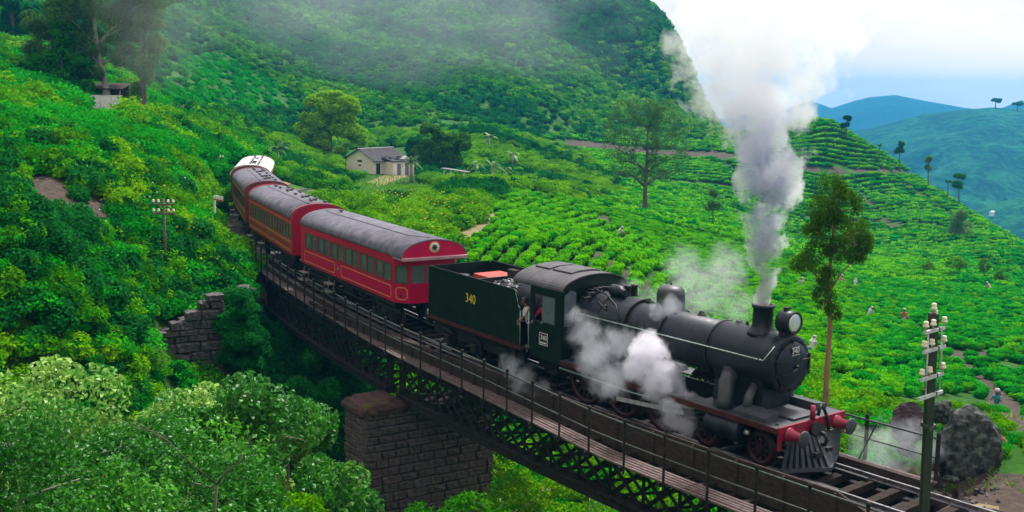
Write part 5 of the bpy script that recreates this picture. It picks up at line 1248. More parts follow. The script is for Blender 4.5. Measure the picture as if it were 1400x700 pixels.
mass('tea_terraces', TEA_FAR + TEA_FAR_L, x2, y2, z2, g.uniform(1.25, 1.6, len(x2)), 'clipped tea bush in the contour rows of the terraced hill', 'tea bush', 'tea bushes on the terraces', 8, ch, 6, np.full(len(x2), math.atan(.10)))
# shrubs: left slope, verge, garden, yellow thicket, gully
def throw(n, x0, x1, y0, y1, seed, test, dtrack=3.2):
    g = np.random.default_rng(seed); x = g.uniform(x0, x1, n); y = g.uniform(y0, y1, n); z = ground_z(x, y); u, v, d = project(np.c_[x, y, z])
    k = test(u, v, d) & far_from_track(x, y, dtrack); return x[k], y[k], z[k], u[k], v[k]
LEFT = [(-300,30),(0,62),(60,70),(120,100),(200,125),(215,158),(338,205),(322,300),(330,345),(344,400),(350,480),(480,560),(480,900),(-300,900)]
WALLZ = [(192,455),(312,408),(350,405),(350,505),(312,505),(184,505)]
def k_left(u, v, d): return inpoly(u, v, LEFT) & (d > 23) & ~inpoly(u, v, WALLZ) & ~inpoly(u, v, SOIL[2]) & ~inpoly(u, v, SOIL[3]) & ~inpoly(u, v, [(96,140),(172,140),(172,176),(96,176)])
xl, yl, zl, ul, vl = throw(14500, -95, 0, 20, 165, 201, k_left)
xl2, yl2, zl2, ul2, vl2 = throw(3600, -34, -9, 20, 62, 211, k_left, 2.6)
xl, yl, zl, ul, vl = [np.concatenate(q) for q in ((xl, xl2), (yl, yl2), (zl, zl2), (ul, ul2), (vl, vl2))]
gg = np.random.default_rng(202); sl_ = gg.uniform(.55, 1.25, len(xl)) * np.clip(yl / 60, .75, 1.5)
def noise2(x, y, f, s): return np.sin(x * f + s) * np.cos(y * f * 1.1 - s * 2) + .6 * np.sin(x * f * 2.3 + y * f * 1.7 + s)
nl = noise2(xl, yl, .16, 1.0) + gg.normal(size=len(xl)) * .55 + .45
chl = np.select([nl > .9, nl > .25, nl > -.35, nl > -1.0], [4 + gg.integers(0, 2, len(xl)), gg.integers(0, 2, len(xl)), 6 * np.ones(len(xl), int), 2 + gg.integers(0, 2, len(xl))], 3)
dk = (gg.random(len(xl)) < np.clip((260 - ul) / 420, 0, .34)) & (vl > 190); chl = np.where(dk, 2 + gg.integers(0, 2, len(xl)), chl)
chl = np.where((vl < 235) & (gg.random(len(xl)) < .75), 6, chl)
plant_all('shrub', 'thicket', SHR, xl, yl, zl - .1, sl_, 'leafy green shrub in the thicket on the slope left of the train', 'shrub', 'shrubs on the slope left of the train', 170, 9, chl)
def k_gard(u, v, d): return (inpoly(u, v, GARD) | inpoly(u, v, YB)) & ~inpoly(u, v, LAWN) & ~bare(u, v) & ~inpoly(u, v, [(468,205),(560,200),(575,248),(470,240)])
xg, yg, zg, ug, vg = throw(14500, -60, 30, 48, 235, 203, k_gard, 4.0)
gg = np.random.default_rng(204); ng_ = noise2(xg, yg, .11, 2.2) + gg.normal(size=len(xg)) * .5; inY = inpoly(ug, vg, YB)
chg = np.select([inY & (ng_ > -.2), ng_ > .5, ng_ > -.5], [2 + 0 * xg.astype(int), 4 + 0 * xg.astype(int), 0 * xg.astype(int)], 1)
GB = [SHR[0], SHR[2], SHR[4], SHR[5], SHR[5], SHR[6]]
plant_all('shrub', 'garden_growth', GB, xg, yg, zg - .1, gg.uniform(.6, 1.25, len(xg)), 'wild green shrub in the overgrown garden around the cottage', 'shrub', 'shrubs around the cottage', 50, 10, chg)
# bright bank and dark gully under the bridge
def k_gul(u, v, d): return (d > 24) & (u > 330) & (u < 1200) & (v > 380) & (v < 900)
xu, yu, zu, uu, vu = throw(1700, -16, 16, 24, 58, 205, k_gul, 0.0)
gg = np.random.default_rng(206); keep = ~((np.abs((xu + 3.2) * lat.x + (yu - 41) * lat.y) < 3.6) & (np.abs((xu + 3.2) * bck.x + (yu - 41) * bck.y) < 1.5))
xu, yu, zu, uu = xu[keep], yu[keep], zu[keep], uu[keep]
plant_all('shrub', 'gully_growth', [SHR[0], SHR[2], SHR[3], SHR[4], SHR[6]], xu, yu, zu - .1, gg.uniform(.5, .95, len(xu)), 'green shrub on the gully floor below the bridge', 'shrub', 'shrubs in the gully below the bridge', 30, 11, np.where(uu < 520, 1 + gg.integers(0, 2, len(xu)), np.where(uu > 640, 3 + gg.integers(0, 2, len(xu)), 0)))
gw = np.random.default_rng(212); pw = [spot(gw.uniform(306, 352), gw.uniform(400, 515), gw.uniform(44.0, 47.5)) for _ in range(46)]
plant_all('shrub', 'creeper_growth', [SHR[2], SHR[3]], np.array([p.x for p in pw]), np.array([p.y for p in pw]), np.array([p.z - .4 for p in pw]), gw.uniform(.35, .75, 46), 'dark creeper hanging over the shaded side of the stone retaining wall', 'shrub', 'creepers beside the retaining wall', 46, 14)
# right-hand verge and rocks
def k_vrg(u, v, d): return inpoly(u, v, ROCKS) & (u > 1205) & ~bare(u, v)
xv, yv, zv, uv_, vv_ = throw(2600, 8, 45, 22, 50, 207, k_vrg, 3.0)
gg = np.random.default_rng(208)
plant_all('shrub', 'verge_growth', [SHR[0], SHR[4], SHR[6]], xv, yv, zv - .08, gg.uniform(.12, .38, len(xv)), 'low leafy plant beside the boulders at the trackside', 'shrub', 'low plants by the boulders', 20, 12)
# mountain side
def k_mtn(u, v, d): return (d > 120) & (u > -150) & (u < 1000) & (v < 192) & ~bare(u, v) & ~inpoly(u, v, GARD) & ~inpoly(u, v, YB) & ~(inpoly(u, v, LEFT))
xm, ym, zm, um, vm = throw(56000, -330, 120, 120, 560, 209, k_mtn)
gg = np.random.default_rng(210); nm_ = noise2(xm, ym, .035, .7) + noise2(xm, ym, .09, 3.) * .6 + gg.normal(size=len(xm)) * .4
chm = np.select([inpoly(um, vm, UL), nm_ > 1.5, nm_ > .5, nm_ > -.6], [4, 5, 2, np.where(gg.random(len(xm)) < .5, 0, 1)], 3)
chm = np.where((um > 680) & (vm > 60) & (gg.random(len(xm)) < np.clip((um - 680) / 350, 0, .7)), 5, chm)
plant_all('shrub', 'mountain_scrub', FARB, xm, ym, zm - .2, gg.uniform(.6, 1.25, len(xm)) * np.clip(ym / 330, .8, 1.3), 'bushy scrub growing on the misty mountainside', 'shrub', 'scrub on the mountainside', 8, 13, chm)
# yellow flowers sprinkled over the garden hedge, and a few on the left slope
def flower_mass(name, x, y, z, n, seed, mat, leaf=.22, top=1.0):
    g = np.random.default_rng(seed); i = g.integers(0, len(x), n); P = np.c_[x[i] + g.normal(size=n) * .7, y[i] + g.normal(size=n) * .7, z[i] + g.uniform(.5, 1.0, n) * top]
    V, F = leaf_quads(P, _norm(g.normal(size=(n, 3)) * .5 + np.array([0, -.6, .8])), leaf, .9, g); me = np_mesh(name, V, F, mat, False, [('lv', 'FACE', g.random(n))]); o = link(name, me); o['kind'] = 'stuff'; return o
k = inpoly(ug, vg, [(500,285),(560,270),(640,285),(620,342),(560,320),(505,300)]); flower_mass('yellow_flowers', xg[k], yg[k], zg[k], 260, 301, M['flower'], .14, 1.5)
k = inpoly(ul, vl, [(200,280),(300,250),(330,330),(330,400),(230,420),(190,340)]); flower_mass('yellow_flowers', xl[k], yl[k], zl[k], 90, 302, M['flower'], .10, 1.5)
k = inpoly(ul, vl, [(120,250),(240,240),(240,330),(100,330)]); flower_mass('white_flowers', xl[k], yl[k], zl[k], 70, 303, M['cloth_white'], .08, 1.5)
# grass by the rails and on the lawn
def grass_mass(name, test, n, x0, x1, y0, y1, seed, h, mat):
    g = np.random.default_rng(seed); x = g.uniform(x0, x1, n); y = g.uniform(y0, y1, n); z = ground_z(x, y); u, v, d = project(np.c_[x, y, z]); k = test(u, v, d, x, y); x, y, z = x[k], y[k], z[k]; n = len(x)
    a = g.uniform(0, 6.28, n); w_ = h * .16; hh = h * g.uniform(.5, 1.3, n); lean = g.normal(size=(n, 2)) * h * .35
    A_ = np.c_[x - np.cos(a) * w_, y - np.sin(a) * w_, z]; B_ = np.c_[x + np.cos(a) * w_, y + np.sin(a) * w_, z]; T_ = np.c_[x + lean[:, 0], y + lean[:, 1], z + hh]
    V = np.stack([A_, B_, T_], 1).reshape(-1, 3); o = link(name, np_mesh(name, V, np.arange(3 * n).reshape(n, 3), mat, False, [('lv', 'FACE', g.random(n))])); o['kind'] = 'stuff'; return o
grass_mass('grass', lambda u, v, d, x, y: (u > 250) & (u < 440) & (v > 200) & (v < 420) & far_from_track(x, y, 2.0) & ~far_from_track(x, y, 5.5), 26000, -30, -6, 50, 100, 401, .35, M['shrub_mid'])
grass_mass('grass', lambda u, v, d, x, y: inpoly(u, v, LAWN), 14000, -40, 0, 80, 200, 402, .45, M['shrub_yellow'])
grass_mass('grass', lambda u, v, d, x, y: (u > 1150) & (v > 560) & far_from_track(x, y, 2.6) & (noise2(x, y, .9, 1.) > .1), 5000, 6, 26, 20, 36, 403, .22, M['shrub_yellow'])

# ------------------------------------------------------------------ trees
def limb(a, p, q, r0, r1, g, n=5, sag=.0, wig=.05, seg=7):
    p, q = Vector(p), Vector(q); L_ = (q - p).length; pts = []
    for i in range(n + 1):
        t = i / n; k = math.sin(t * math.pi); pts.append(p.lerp(q, t) + Vector(g.normal(size=3)) * wig * L_ * (k if i not in (0, n) else 0) + Vector((0, 0, sag * L_ * k)))
    a.tube(pts, [r0 + (r1 - r0) * i / n for i in range(n + 1)], seg); return pts
def tree(name, label, base, trunk, clusters, leafm, leaf, per, seed, bark=None, r0=.2, cat='tree', group=None, aspect=.5, lumps=7, fork=.35, core=None, face=.8, spread=.7, twigs=True, fold=.05, oval=False, shell=.6):
    """trunk: points (relative to base); clusters: (centre rel., half-size)"""
    g = np.random.default_rng(seed); root = empty(name, base, label=label, cat=cat, group=group)
    a = MB(); tp = [Vector(p) for p in trunk]; n = len(tp); rs = [r0 * (1 - .72 * i / max(1, n - 1)) for i in range(n)]; rs[0] *= 1.25
    a.tube([tp[0] - Vector((0, 0, .4))] + tp, [rs[0] * 1.1] + rs, 9)
    for c, R in clusters:
        c = Vector(c); best = min(range(n), key=lambda i: abs(tp[i].z - (c.z - (c - tp[i]).length * .45)) if i >= n * fork else 1e9); p = tp[best]
        if (c - p).length > .3:
            pts = limb(a, p, c, rs[best] * .55, rs[best] * .12 + .008, g, 4, .06)
            if twigs:
                for _ in range(3): limb(a, pts[3], c + Vector(g.normal(size=3)) * max(R) * .55, rs[best] * .2 + .006, .008, g, 3, .0, .06, 5)
    a.build('trunk', bark or M['bark'], root)
    me = foliage_mesh('crown', leafm, [(tuple(c), R, int(per * 2.3 * (R[0] * R[1] * R[2]) ** .55), lumps) for c, R in clusters], leaf, aspect, seed + 1, fold, face, spread, core, -.85, oval, shell)
    link('crown', me, root); return root
def px_tree(u0, v0, Y): 
    p = gat(u0, Y); return p
def clus(base, items, Y, dy=None, seed=0):
    """cluster list from picture-plane outline: (u, v, half width px, half height px[, depth offset])"""
    g = np.random.default_rng(seed); o = []
    for it in items:
        u, v, hw, hh = it[:4]; off = it[4] if len(it) > 4 else g.uniform(-.5, .5) * hw / FPX * Y
        P = spot(u, v, Y + off); k = Y / FPX; o.append(((P.x - base.x, P.y - base.y, P.z - base.z), (hw * k, hw * k * .95, hh * k)))
    return o
def trunk_to(base, items, Y):
    return [(0, 0, 0)] + [tuple(spot(u, v, Y) - base) for u, v in items]
def blob_list(u, v, hw, hh, n, rw, rh, seed):
    g = np.random.default_rng(seed); o = []
    while len(o) < n:
        a_, b_ = g.uniform(-1, 1, 2)
        if a_ * a_ + b_ * b_ < 1 and not (b_ > .55 and abs(a_) > .75): k = g.uniform(.75, 1.25); o.append((u + a_ * hw * (1.0 if b_ > -.2 else .9), v + b_ * hh, rw * k, rh * k))
    return o
# round bright tree by the track
b = px_tree(452, 212, 178); g = np.random.default_rng(1)
tree('round_tree', 'dense round yellow-green tree standing alone left of the cottage', b, trunk_to(b, [(452,195),(452,178),(453,160)], 178),
     clus(b, blob_list(453, 168, 44, 40, 34, 14, 11, 21), 178, seed=2), M['mango_fresh'], .40, 420, 11, r0=.35, shell=.9, lumps=11, spread=.9)
b = px_tree(600, 243, 172)
tree('round_tree', 'broad dark-olive tree behind the right end of the cottage', b, trunk_to(b, [(600,225),(599,205),(597,185)], 172),
     clus(b, blob_list(600, 197, 34, 33, 26, 13, 10, 22), 172, seed=3), M['olive'], .40, 420, 12, r0=.3, shell=.9, lumps=11, spread=.9)
b = px_tree(572, 240, 180)
tree('round_tree', 'small blue-green tree between the cottage roof and the dark-olive tree', b, trunk_to(b, [(572,222),(572,205)], 180), clus(b, [(572,198,16,12),(560,210,13,10),(584,208,14,10),(572,216,16,9)], 180, seed=4), M['shrub_dark'], .40, 300, 13, r0=.2)
# open shade tree in the tea
b = px_tree(882, 294, 150)
tree('shade_tree', 'tall open-crowned grey-green shade tree standing in the tea field', b, trunk_to(b, [(882,275),(882,255),(884,235),(885,205),(886,175)], 150),
     clus(b, [(885 + 46 * q * math.sqrt(max(0, 1 - ((v_ - 195) / 62) ** 2)) + (k_ % 3 - 1) * 4, v_ + (k_ % 2) * 6, 17, 13) for v_ in (146, 162, 180, 198, 216, 234) for k_, q in enumerate((-.95, -.5, 0, .5, .95))], 150, seed=5), M['wispy'], .24, 95, 14, r0=.40, spread=1.2, lumps=10, fork=.3, face=.3, shell=.95)
# slim feathery tree behind the engine's front
b = gat(1127, 40)
tree('feathery_tree', 'slim feathery tree with leaning tan trunk behind the locomotive headlamp', b, trunk_to(b, [(1129,545),(1131,500),(1135,450),(1133,400),(1136,350),(1142,300),(1143,270)], 40),
     clus(b, [(1136,262,26,26),(1122,288,26,26),(1152,284,28,28),(1136,312,30,26),(1166,316,26,26),(1156,344,28,24),(1118,348,24,22),(1100,360,22,18),(1128,376,20,18),(1126,404,17,22),(1140,428,14,16),(1178,332,18,18),(1112,318,18,18),(1172,352,16,14)], 40, seed=6), M['needle'], .14, 1150, 15, bark=M['bark_tan'], r0=.13, aspect=.30, spread=1.1, fork=.45, lumps=12, shell=.85, face=.4)
b2 = spot(1150, 470, 40)
# tall misty trees on the upper left
b = px_tree(146, 153, 106)
tree('tall_tree', 'tall tree with pale forked trunk beside the low white wall', b, trunk_to(b, [(146,130),(143,108),(138,88),(132,60),(128,20),(125,-30)], 106),
     clus(b, [(110,60,38,26),(165,40,42,28),(140,8,44,28),(90,22,38,26),(190,15,34,26),(120,-32,42,28),(170,-38,42,28),(66,66,34,24),(98,98,32,20),(50,36,32,24),(178,78,28,20),(120,100,24,16)], 106, seed=7), M['wispy'], .26, 420, 16, bark=M['bark_pale'], r0=.40, spread=1.0, lumps=9, fork=.35)
b = px_tree(196, 156, 104)
tree('tall_tree', 'dark-trunked tall tree wrapped in creepers right of the pale forked tree', b, trunk_to(b, [(196,130),(195,100),(196,60),(200,10),(204,-40)], 104),
     clus(b, [(196,100,16,26),(190,130,14,18),(206,70,14,22),(205,25,30,22),(180,-10,28,20),(226,-5,28,22),(212,-45,30,20),(215,60,16,14)], 104, seed=8), M['wispy'], .26, 380, 17, r0=.34, spread=1.0, lumps=9, fork=.15)
b = px_tree(88, 148, 104)
tree('tall_tree', 'leafy mid-green tree at the left of the low white wall', b, trunk_to(b, [(88,130),(86,105),(84,80)], 104), clus(b, [(84,60,26,18),(62,85,24,18),(108,85,24,18),(85,100,30,18),(60,115,20,14),(110,118,20,14),(80,40,20,14),(88,128,22,10)], 104, seed=9), M['slope'], .32, 260, 18, r0=.3, core=.5)
b = px_tree(18, 62, 165)
tree('tall_tree', 'very dark tree at the top left above the tea slope', b, trunk_to(b, [(18,40),(18,10),(18,-30)], 165), clus(b, [(16,25,22,20),(5,45,20,14),(32,45,16,14),(18,0,22,18),(15,-30,20,18),(40,20,12,14)], 165, seed=10), M['shrub_dark'], .5, 240, 19, r0=.4, core=.5)
# trees along the right-hand ridge
def lollipop(u, v, top, Y, w_, label, seed, mat='needle', tiers=2, dz=None):
    b = gat(u, Y)
    if dz is not None: b = spot(u, v, Y)
    hh = (v - top); it = [(u + 1, top + hh * .22, w_, hh * .2)]
    if tiers > 1: it.append((u - 1, top + hh * .58, w_ * 1.25, hh * .22))
    if tiers > 2: it += [(u + 2, top + hh * .4, w_ * 1.1, hh * .2), (u - 3, top + hh * .78, w_ * .9, hh * .14)]
    return tree('ridge_tree', label, b, trunk_to(b, [(u, v - hh * .3), (u, top + hh * .45), (u + 1, top + hh * .2)], Y), clus(b, it, Y, seed=seed), M[mat], .55 * Y / 280, 150, seed, r0=.16 * Y / 280, group='trees along the tea ridge', twigs=False, core=.5)
lollipop(1157, 182, 156, 296, 6, 'two-tiered tree highest up the tea ridge, nearest the smoke', 31, 'shrub_dark')
lollipop(1230, 216, 192, 284, 6, 'small-headed tree on the tea ridge just below the highest two-tiered one', 32)
lollipop(1202, 206, 196, 288, 3, 'tiny thin tree between the two upper ridge trees', 39, 'wispy', 1)
lollipop(1269, 240, 212, 276, 6, 'slender tree on the tea ridge midway down the slope', 33, 'wispy')
lollipop(1311, 266, 235, 262, 8, 'bushier tree on the lower tea ridge above the terraces', 34, 'shrub_dark')
lollipop(1296, 255, 246, 264, 5, 'little shrubby tree just left of the bushier lower ridge tree', 40, 'needle', 1)
lollipop(1312, 350, 282, 215, 15, 'thin grey-green tree on the face of the terraced hill at right', 35, 'wispy', 3)
lollipop(1361, 149, 134, 880, 7, 'lone tree on the skyline of the blue far hill', 36, 'shrub_dark', 1, 1)
lollipop(1391, 152, 139, 880, 7, 'rounder tree on the far skyline at the right edge', 37, 'shrub_dark', 1, 1)
lollipop(975, 300, 255, 152, 10, 'faint small tree in the terraces right of the open shade tree', 38, 'wispy', 2)
# small pale trees at the foot of the hill, bare saplings in the drifting steam
for i, (u, v, top, Y, w_, lab) in enumerate([(1308,388,347,142,16,'yellow-green sapling with spreading crown in the middle of the tea field at right'), (1268,382,352,146,11,'light green sapling left of the spreading one in the tea field'), (1238,380,358,148,8,'smallest light sapling by the smoke side of the field'), (1345,378,350,150,12,'light sapling right of the spreading one in the tea field'), (1368,392,366,140,12,'brownish-green low tree at the right edge of the tea field')]):
    b = gat(u, Y); tree('sapling', lab, b, trunk_to(b, [(u, v - 12), (u + 1, v - 22)], Y), clus(b, [(u, top + 8, w_ * .6, 6), (u - w_ * .5, top + 14, w_ * .5, 6), (u + w_ * .5, top + 14, w_ * .5, 6), (u, top + 18, w_ * .6, 6)], Y, seed=50 + i), M['shrub_yellow'], .30, 190, 60 + i, r0=.10, group='saplings in the tea field')
for i, (u, v, top, Y, lab) in enumerate([(992,432,352,74,'bare thin sapling in the steam behind the dome'), (958,420,372,78,'short bare sapling left of the taller one in the steam'), (1010,440,382,72,'small bare sapling nearest the chimney')]):
    b = gat(u, Y); tree('sapling', lab, b, trunk_to(b, [(u, v - 20), (u + 2, v - 40), (u + 4, top + 12)], Y), clus(b, [(u - 8, top + 18, 8, 9), (u + 10, top + 8, 9, 9), (u + 2, top, 8, 8), (u + 14, top + 26, 7, 8)], Y, seed=70 + i), M['wispy'], .13, 110, 80 + i, bark=M['bark_pale'], r0=.05, group='bare saplings behind the engine', lumps=6)
# near trees rising from the gully towards the camera
def near_tree(u, vtop, Y, rad, label, seed, mat, leaf, per=620, aspect=.48):
    g = np.random.default_rng(seed); b = gat(u, Y); top = spot(u, vtop, Y); h = top.z - b.z; items = [((top.x - b.x, top.y - b.y, h - rad * .55), (rad * .6, rad * .6, rad * .5))]
    for k in range(9):
        a_ = k * 2.4 + g.uniform(0, .6); rr_ = rad * g.uniform(.5, .95); zz = h - rad * g.uniform(.6, 1.9)
        items.append(((top.x - b.x + math.cos(a_) * rr_, top.y - b.y + math.sin(a_) * rr_, zz), (rad * g.uniform(.34, .5),) * 2 + (rad * g.uniform(.26, .38),)))
    tr_ = [(0, 0, 0), ((top.x - b.x) * .3, (top.y - b.y) * .3, h * .35), ((top.x - b.x) * .7, (top.y - b.y) * .7, h * .65), (top.x - b.x, top.y - b.y, h - rad * .7)]
    return tree('leafy_tree', label, b, tr_, items, M[mat], leaf, per, seed, bark=M['bark_pale'], r0=.10, group='leafy trees filling the gully in front', aspect=aspect, lumps=10, fork=.3, face=.45, spread=.85, fold=.10, oval=True)
NT = [(70,468,19.5,2.5,'leafy tree whose pale-tipped crown tops the lower left, under the dark thicket','near_leaf_b',.135),
      (190,545,17.5,2.1,'mid-green leafy tree between the two pale-tipped crowns','near_leaf',.115),
      (350,505,21.5,2.3,'pale-leaved tree just below the stone retaining wall','near_leaf_b',.155),
      (393,572,23.5,1.2,'pale-leaved small tree touching the left side of the pier','near_leaf_b',.15),
      (265,520,24.5,2.2,'bright leafy tree directly beneath the stone retaining wall','near_leaf_b',.155),
      (20,560,14.5,1.9,'dark leafy tree in the bottom left corner','near_leaf',.10),
      (150,620,13.2,1.7,'fine-leaved tree low at the bottom, right of the corner tree','near_leaf',.095),
      (300,610,15.0,1.8,'fine-leaved tree with bare pale branches at the bottom of the picture','near_leaf',.095),
      (398,668,17.0,1.3,'yellowish-green bush-like tree left of the pier foot','shrub_yellow',.11),
      (95,540,17.0,1.8,'mid-green tree under the pale-tipped crown at lower left','near_leaf',.10),
      (-40,500,19.0,2.4,'leafy tree cut by the left edge of the picture','near_leaf_b',.135),
      (240,690,12.5,1.6,'lowest fine-leaved tree at the bottom edge','near_leaf',.095),
      (385,690,16.0,1.3,'dark low tree at the bottom edge left of the pier','near_leaf',.10)]
for i, (u, v, Y, rad, lab, mt_, lf) in enumerate(NT): near_tree(u, v, Y, rad, lab, 500 + i, mt_, lf, 900)
for i, (u, v, Y, rad, lab, mt_, lf) in enumerate([(585,682,30.5,1.5,'light green bushy tree at the foot of the pier, left one','shrub_mid',.14), (648,668,30.0,1.3,'light green bushy tree at the foot of the pier, right one','shrub_mid',.14), (705,640,38.0,1.9,'bright lime shrub-like tree right of the pier under the girder','shrub_yellow',.16), (790,690,37.0,2.0,'bright lime bushy tree under the girder below the tender','shrub_yellow',.16), (446,517,46.0,1.7,'blue-green bushy tree left of the pier top','shrub_dark',.18), (405,512,45,1.5,'dark bushy tree below the far abutment','shrub_dark',.2)]):
    near_tree(u, v, Y, rad, lab, 540 + i, mt_, lf, 420)
# bare forked branches poking out at the bottom
def bare_branch(u, v, Y, label, seed):
    g = np.random.default_rng(seed); b = gat(u, Y); root = empty('bare_branch_tree', b, label=label, cat='tree'); a = MB(); top = spot(u, v, Y) - b
    pts = limb(a, (0, 0, -.3), top, .03, .018, g, 6, 0, .03)
    for k in range(5):
        q = pts[-1 - (k % 3)]; e_ = q + Vector((g.uniform(-1, 1), g.uniform(-.5, .5), g.uniform(.3, 1.1))); pp = limb(a, q, e_, .013, .005, g, 4, .0, .06, 6); limb(a, pp[2], e_ + Vector(g.normal(size=3)) * .4, .007, .003, g, 3, 0, .05, 5)
    a.build('trunk', M['bark'], root)
    me = foliage_mesh('crown', M['near_leaf'], [(tuple(top + Vector((0, 0, .4))), (.8, .8, .6), 160, 6)], .10, .5, seed, .08, .5, .9); link('crown', me, root)
bare_branch(297, 662, 14.0, 'bare forked grey branches showing through the leaves at the bottom', 601)
# spiky screw-pine and banana plants by the cottage
def blade(a, p, d, L_, w_, droop, n=5):
    p = Vector(p); d = Vector(d).normalized(); s_ = d.cross(Vector((0, 0, 1))); s_ = s_.normalized() if s_.length > .05 else Vector((1, 0, 0)); A_, B_ = [], []
    for i in range(n + 1):
        t = i / n; q = p + d * L_ * t + Vector((0, 0, -droop * L_ * t * t)); ww_ = w_ * (math.sin(math.pi * min(.98, t * .85 + .12))) / 2; A_.append(q - s_ * ww_ + Vector((0, 0, .12 * ww_))); B_.append(q + s_ * ww_ + Vector((0, 0, .12 * ww_)))
    a.strip(A_, B_)
def spiky(name, u, Y, h, L_, w_, nb, label, cat, mat, seed, up=.5, droop=.35, trunk_r=.12):
    g = np.random.default_rng(seed); b = gat(u, Y); root = empty(name, b, label=label, cat=cat); a = MB(); a.tube([(0, 0, -.2), (.03, 0, h * .5), (0, .02, h)], [trunk_r * 1.2, trunk_r, trunk_r * .8], 8); a.build('stem', M['bark_pale'], root)
    for k in range(nb):
        q = g.uniform(0, 6.28); e_ = g.uniform(-.2, 1) * up + .1; a = MB(); blade(a, (0, 0, h - .1 + g.uniform(-.15, .1)), (math.cos(q), math.sin(q), e_ * 1.6), L_ * g.uniform(.75, 1.1), w_, droop * g.uniform(.6, 1.4)); o = a.build('leaf', mat, root)
        at_ = o.data.attributes.new('lv', 'FLOAT', 'FACE'); at_.data.foreach_set('value', np.full(len(o.data.polygons), g.random(), np.float32))
spiky('screw_pine', 562, 152, 2.9, 2.2, .26, 46, 'spiky screw-pine with pale stem in front of the cottage right end', 'plant', M['banana'], 701, 1.0, .45, .22)
for i, (u, Y, h, lab) in enumerate([(672,150,2.6,'tallest banana plant at the edge of the tea right of the shed'), (690,156,2.0,'banana plant just right of the tallest one'), (650,165,2.2,'banana plant left of the tallest one, nearer the shed'), (700,186,2.4,'pale banana plant farther back at the foot of the mountain'), (380,132,2.2,'banana plant left of the round yellow-green tree'), (668,200,2.6,'large drooping banana plant behind the others')]):
    spiky('banana_plant', u, Y, h, 2.6, .55, 10, lab, 'banana plant', M['banana'], 710 + i, .9, .6, .16)

from mathutils import noise as mnoise
# ================================================================== buildings
def bmat(root_pt, face): 
    """local frame for a building: origin root_pt, x along heading angle face (radians, from +X)"""
    return Matrix.Translation(root_pt) @ Matrix.Rotation(face, 4, 'Z')
# cottage: cream gable end towards the camera, dark sheet roof, lower lean-to with broken sheets on the right
hb = spot(474, 237, 164); hz = hb.z
house = empty('cottage', hb, math.radians(-38), label='small cream cottage with dark sheet roof above the train', cat='house'); house.scale = (.9, .9, .95)
Wg, Lg, He, Hr = 6.3, 7.5, 2.55, 3.95
a = MB(); a.prism([(0, -.8), (0, He), (Wg / 2, Hr), (Wg, He), (Wg, -.8)], lambda p, q, t: (p, t, q), Lg); wl = a.build('wall', M['wall_cream'], house)
a = MB(); a.box(Wg + .002, Wg + 2.3, 2.2, 7.3, -.8, 2.1); w2 = a.build('annex_wall', M['wall_cream'], house)
pt1 = [(-.55, He - .22), (Wg / 2, Hr + .10), (Wg / 2, Hr + .02), (-.55, He - .30)]
a = MB(); a.prism(pt1, lambda p, q, t: (p, -.45 + t, q), Lg + .9); a.build('roof_slope', M['roof_sheet'], house)
pt2 = [(Wg + .75, He - .30), (Wg / 2 + .003, Hr + .104), (Wg / 2 + .003, Hr + .024), (Wg + .75, He - .38)]
a = MB(); a.prism(pt2, lambda p, q, t: (p, -.45 + t, q), Lg + .9); rs = a.build('roof_slope', M['roof_sheet'], house)
for k in range(6):
    a = MB(); y0 = -.3 + k * 1.35; f0, f1 = RNG.uniform(.0, .15), RNG.uniform(.55, .95)
    p0, p1 = (Wg / 2 + f0 * 3.9, Hr + .115 - f0 * 1.95), (Wg / 2 + f1 * 3.9, Hr + .115 - f1 * 1.95)
    a.add([(p0[0], y0, p0[1]), (p1[0], y0, p1[1]), (p1[0], y0 + .9, p1[1]), (p0[0], y0 + .9, p0[1]), (p0[0], y0, p0[1] + .03), (p1[0], y0, p1[1] + .03), (p1[0], y0 + .9, p1[1] + .03), (p0[0], y0 + .9, p0[1] + .03)], [(3, 2, 1, 0), (4, 5, 6, 7), (0, 1, 5, 4), (1, 2, 6, 5), (2, 3, 7, 6), (3, 0, 4, 7)]); a.build('roof_sheet', M['rust_timber'] if k % 3 == 1 else M['roof_sheet'], rs)
a = MB(); a.bar((Wg / 2, -.45, Hr + .13), (Wg / 2, Lg + .4, Hr + .13), .3, .06); a.build('ridge_cap', M['white_paint'], house)
a = MB(); pr = [(Wg - .1, 2.75), (Wg + 2.7, 2.25), (Wg + 2.7, 2.2), (Wg - .1, 2.70)]; a.prism(pr, lambda p, q, t: (p, 1.9 + t, q), 5.8); ar = a.build('annex_roof', M['roof_sheet'], house)
for k in range(7):
    a = MB(); x = Wg + .1 + (k % 4) * .6; z = 2.80 - (x - Wg) * .17; y_ = 1.9 + k * .8; a.box(x, x + .5, y_, y_ + .7 + RNG.uniform(0, .5), z, z + .06 + RNG.uniform(0, .08), Matrix.Rotation(RNG.normal() * .03, 4, 'X')); a.build('roof_sheet', M['white_paint'] if k in (3, 5) else M['roof_sheet'], ar)
for z0, h in ((1.95, .34), (1.35, .22)):
    a = MB(); w_ = .55 if h > .3 else .33; a.box(Wg * .5 - w_, Wg * .5 + w_, -.02, .05, z0, z0 + h); f = a.build('window', M['window_wood'], house)
    for k in range(3):
        a = MB(); x = Wg * .5 - w_ + .08 + k * (2 * w_ - .1) / 3; a.box(x, x + (2 * w_ - .1) / 3 - .06, -.028, -.021, z0 + .05, z0 + h - .05); a.build('pane', M['dark_opening'], f)
a = MB(); a.box(Wg - .04, Wg + .04, .6, 1.6, -.2, 1.85); d_ = a.build('door', M['dark_opening'], house)
a = MB()
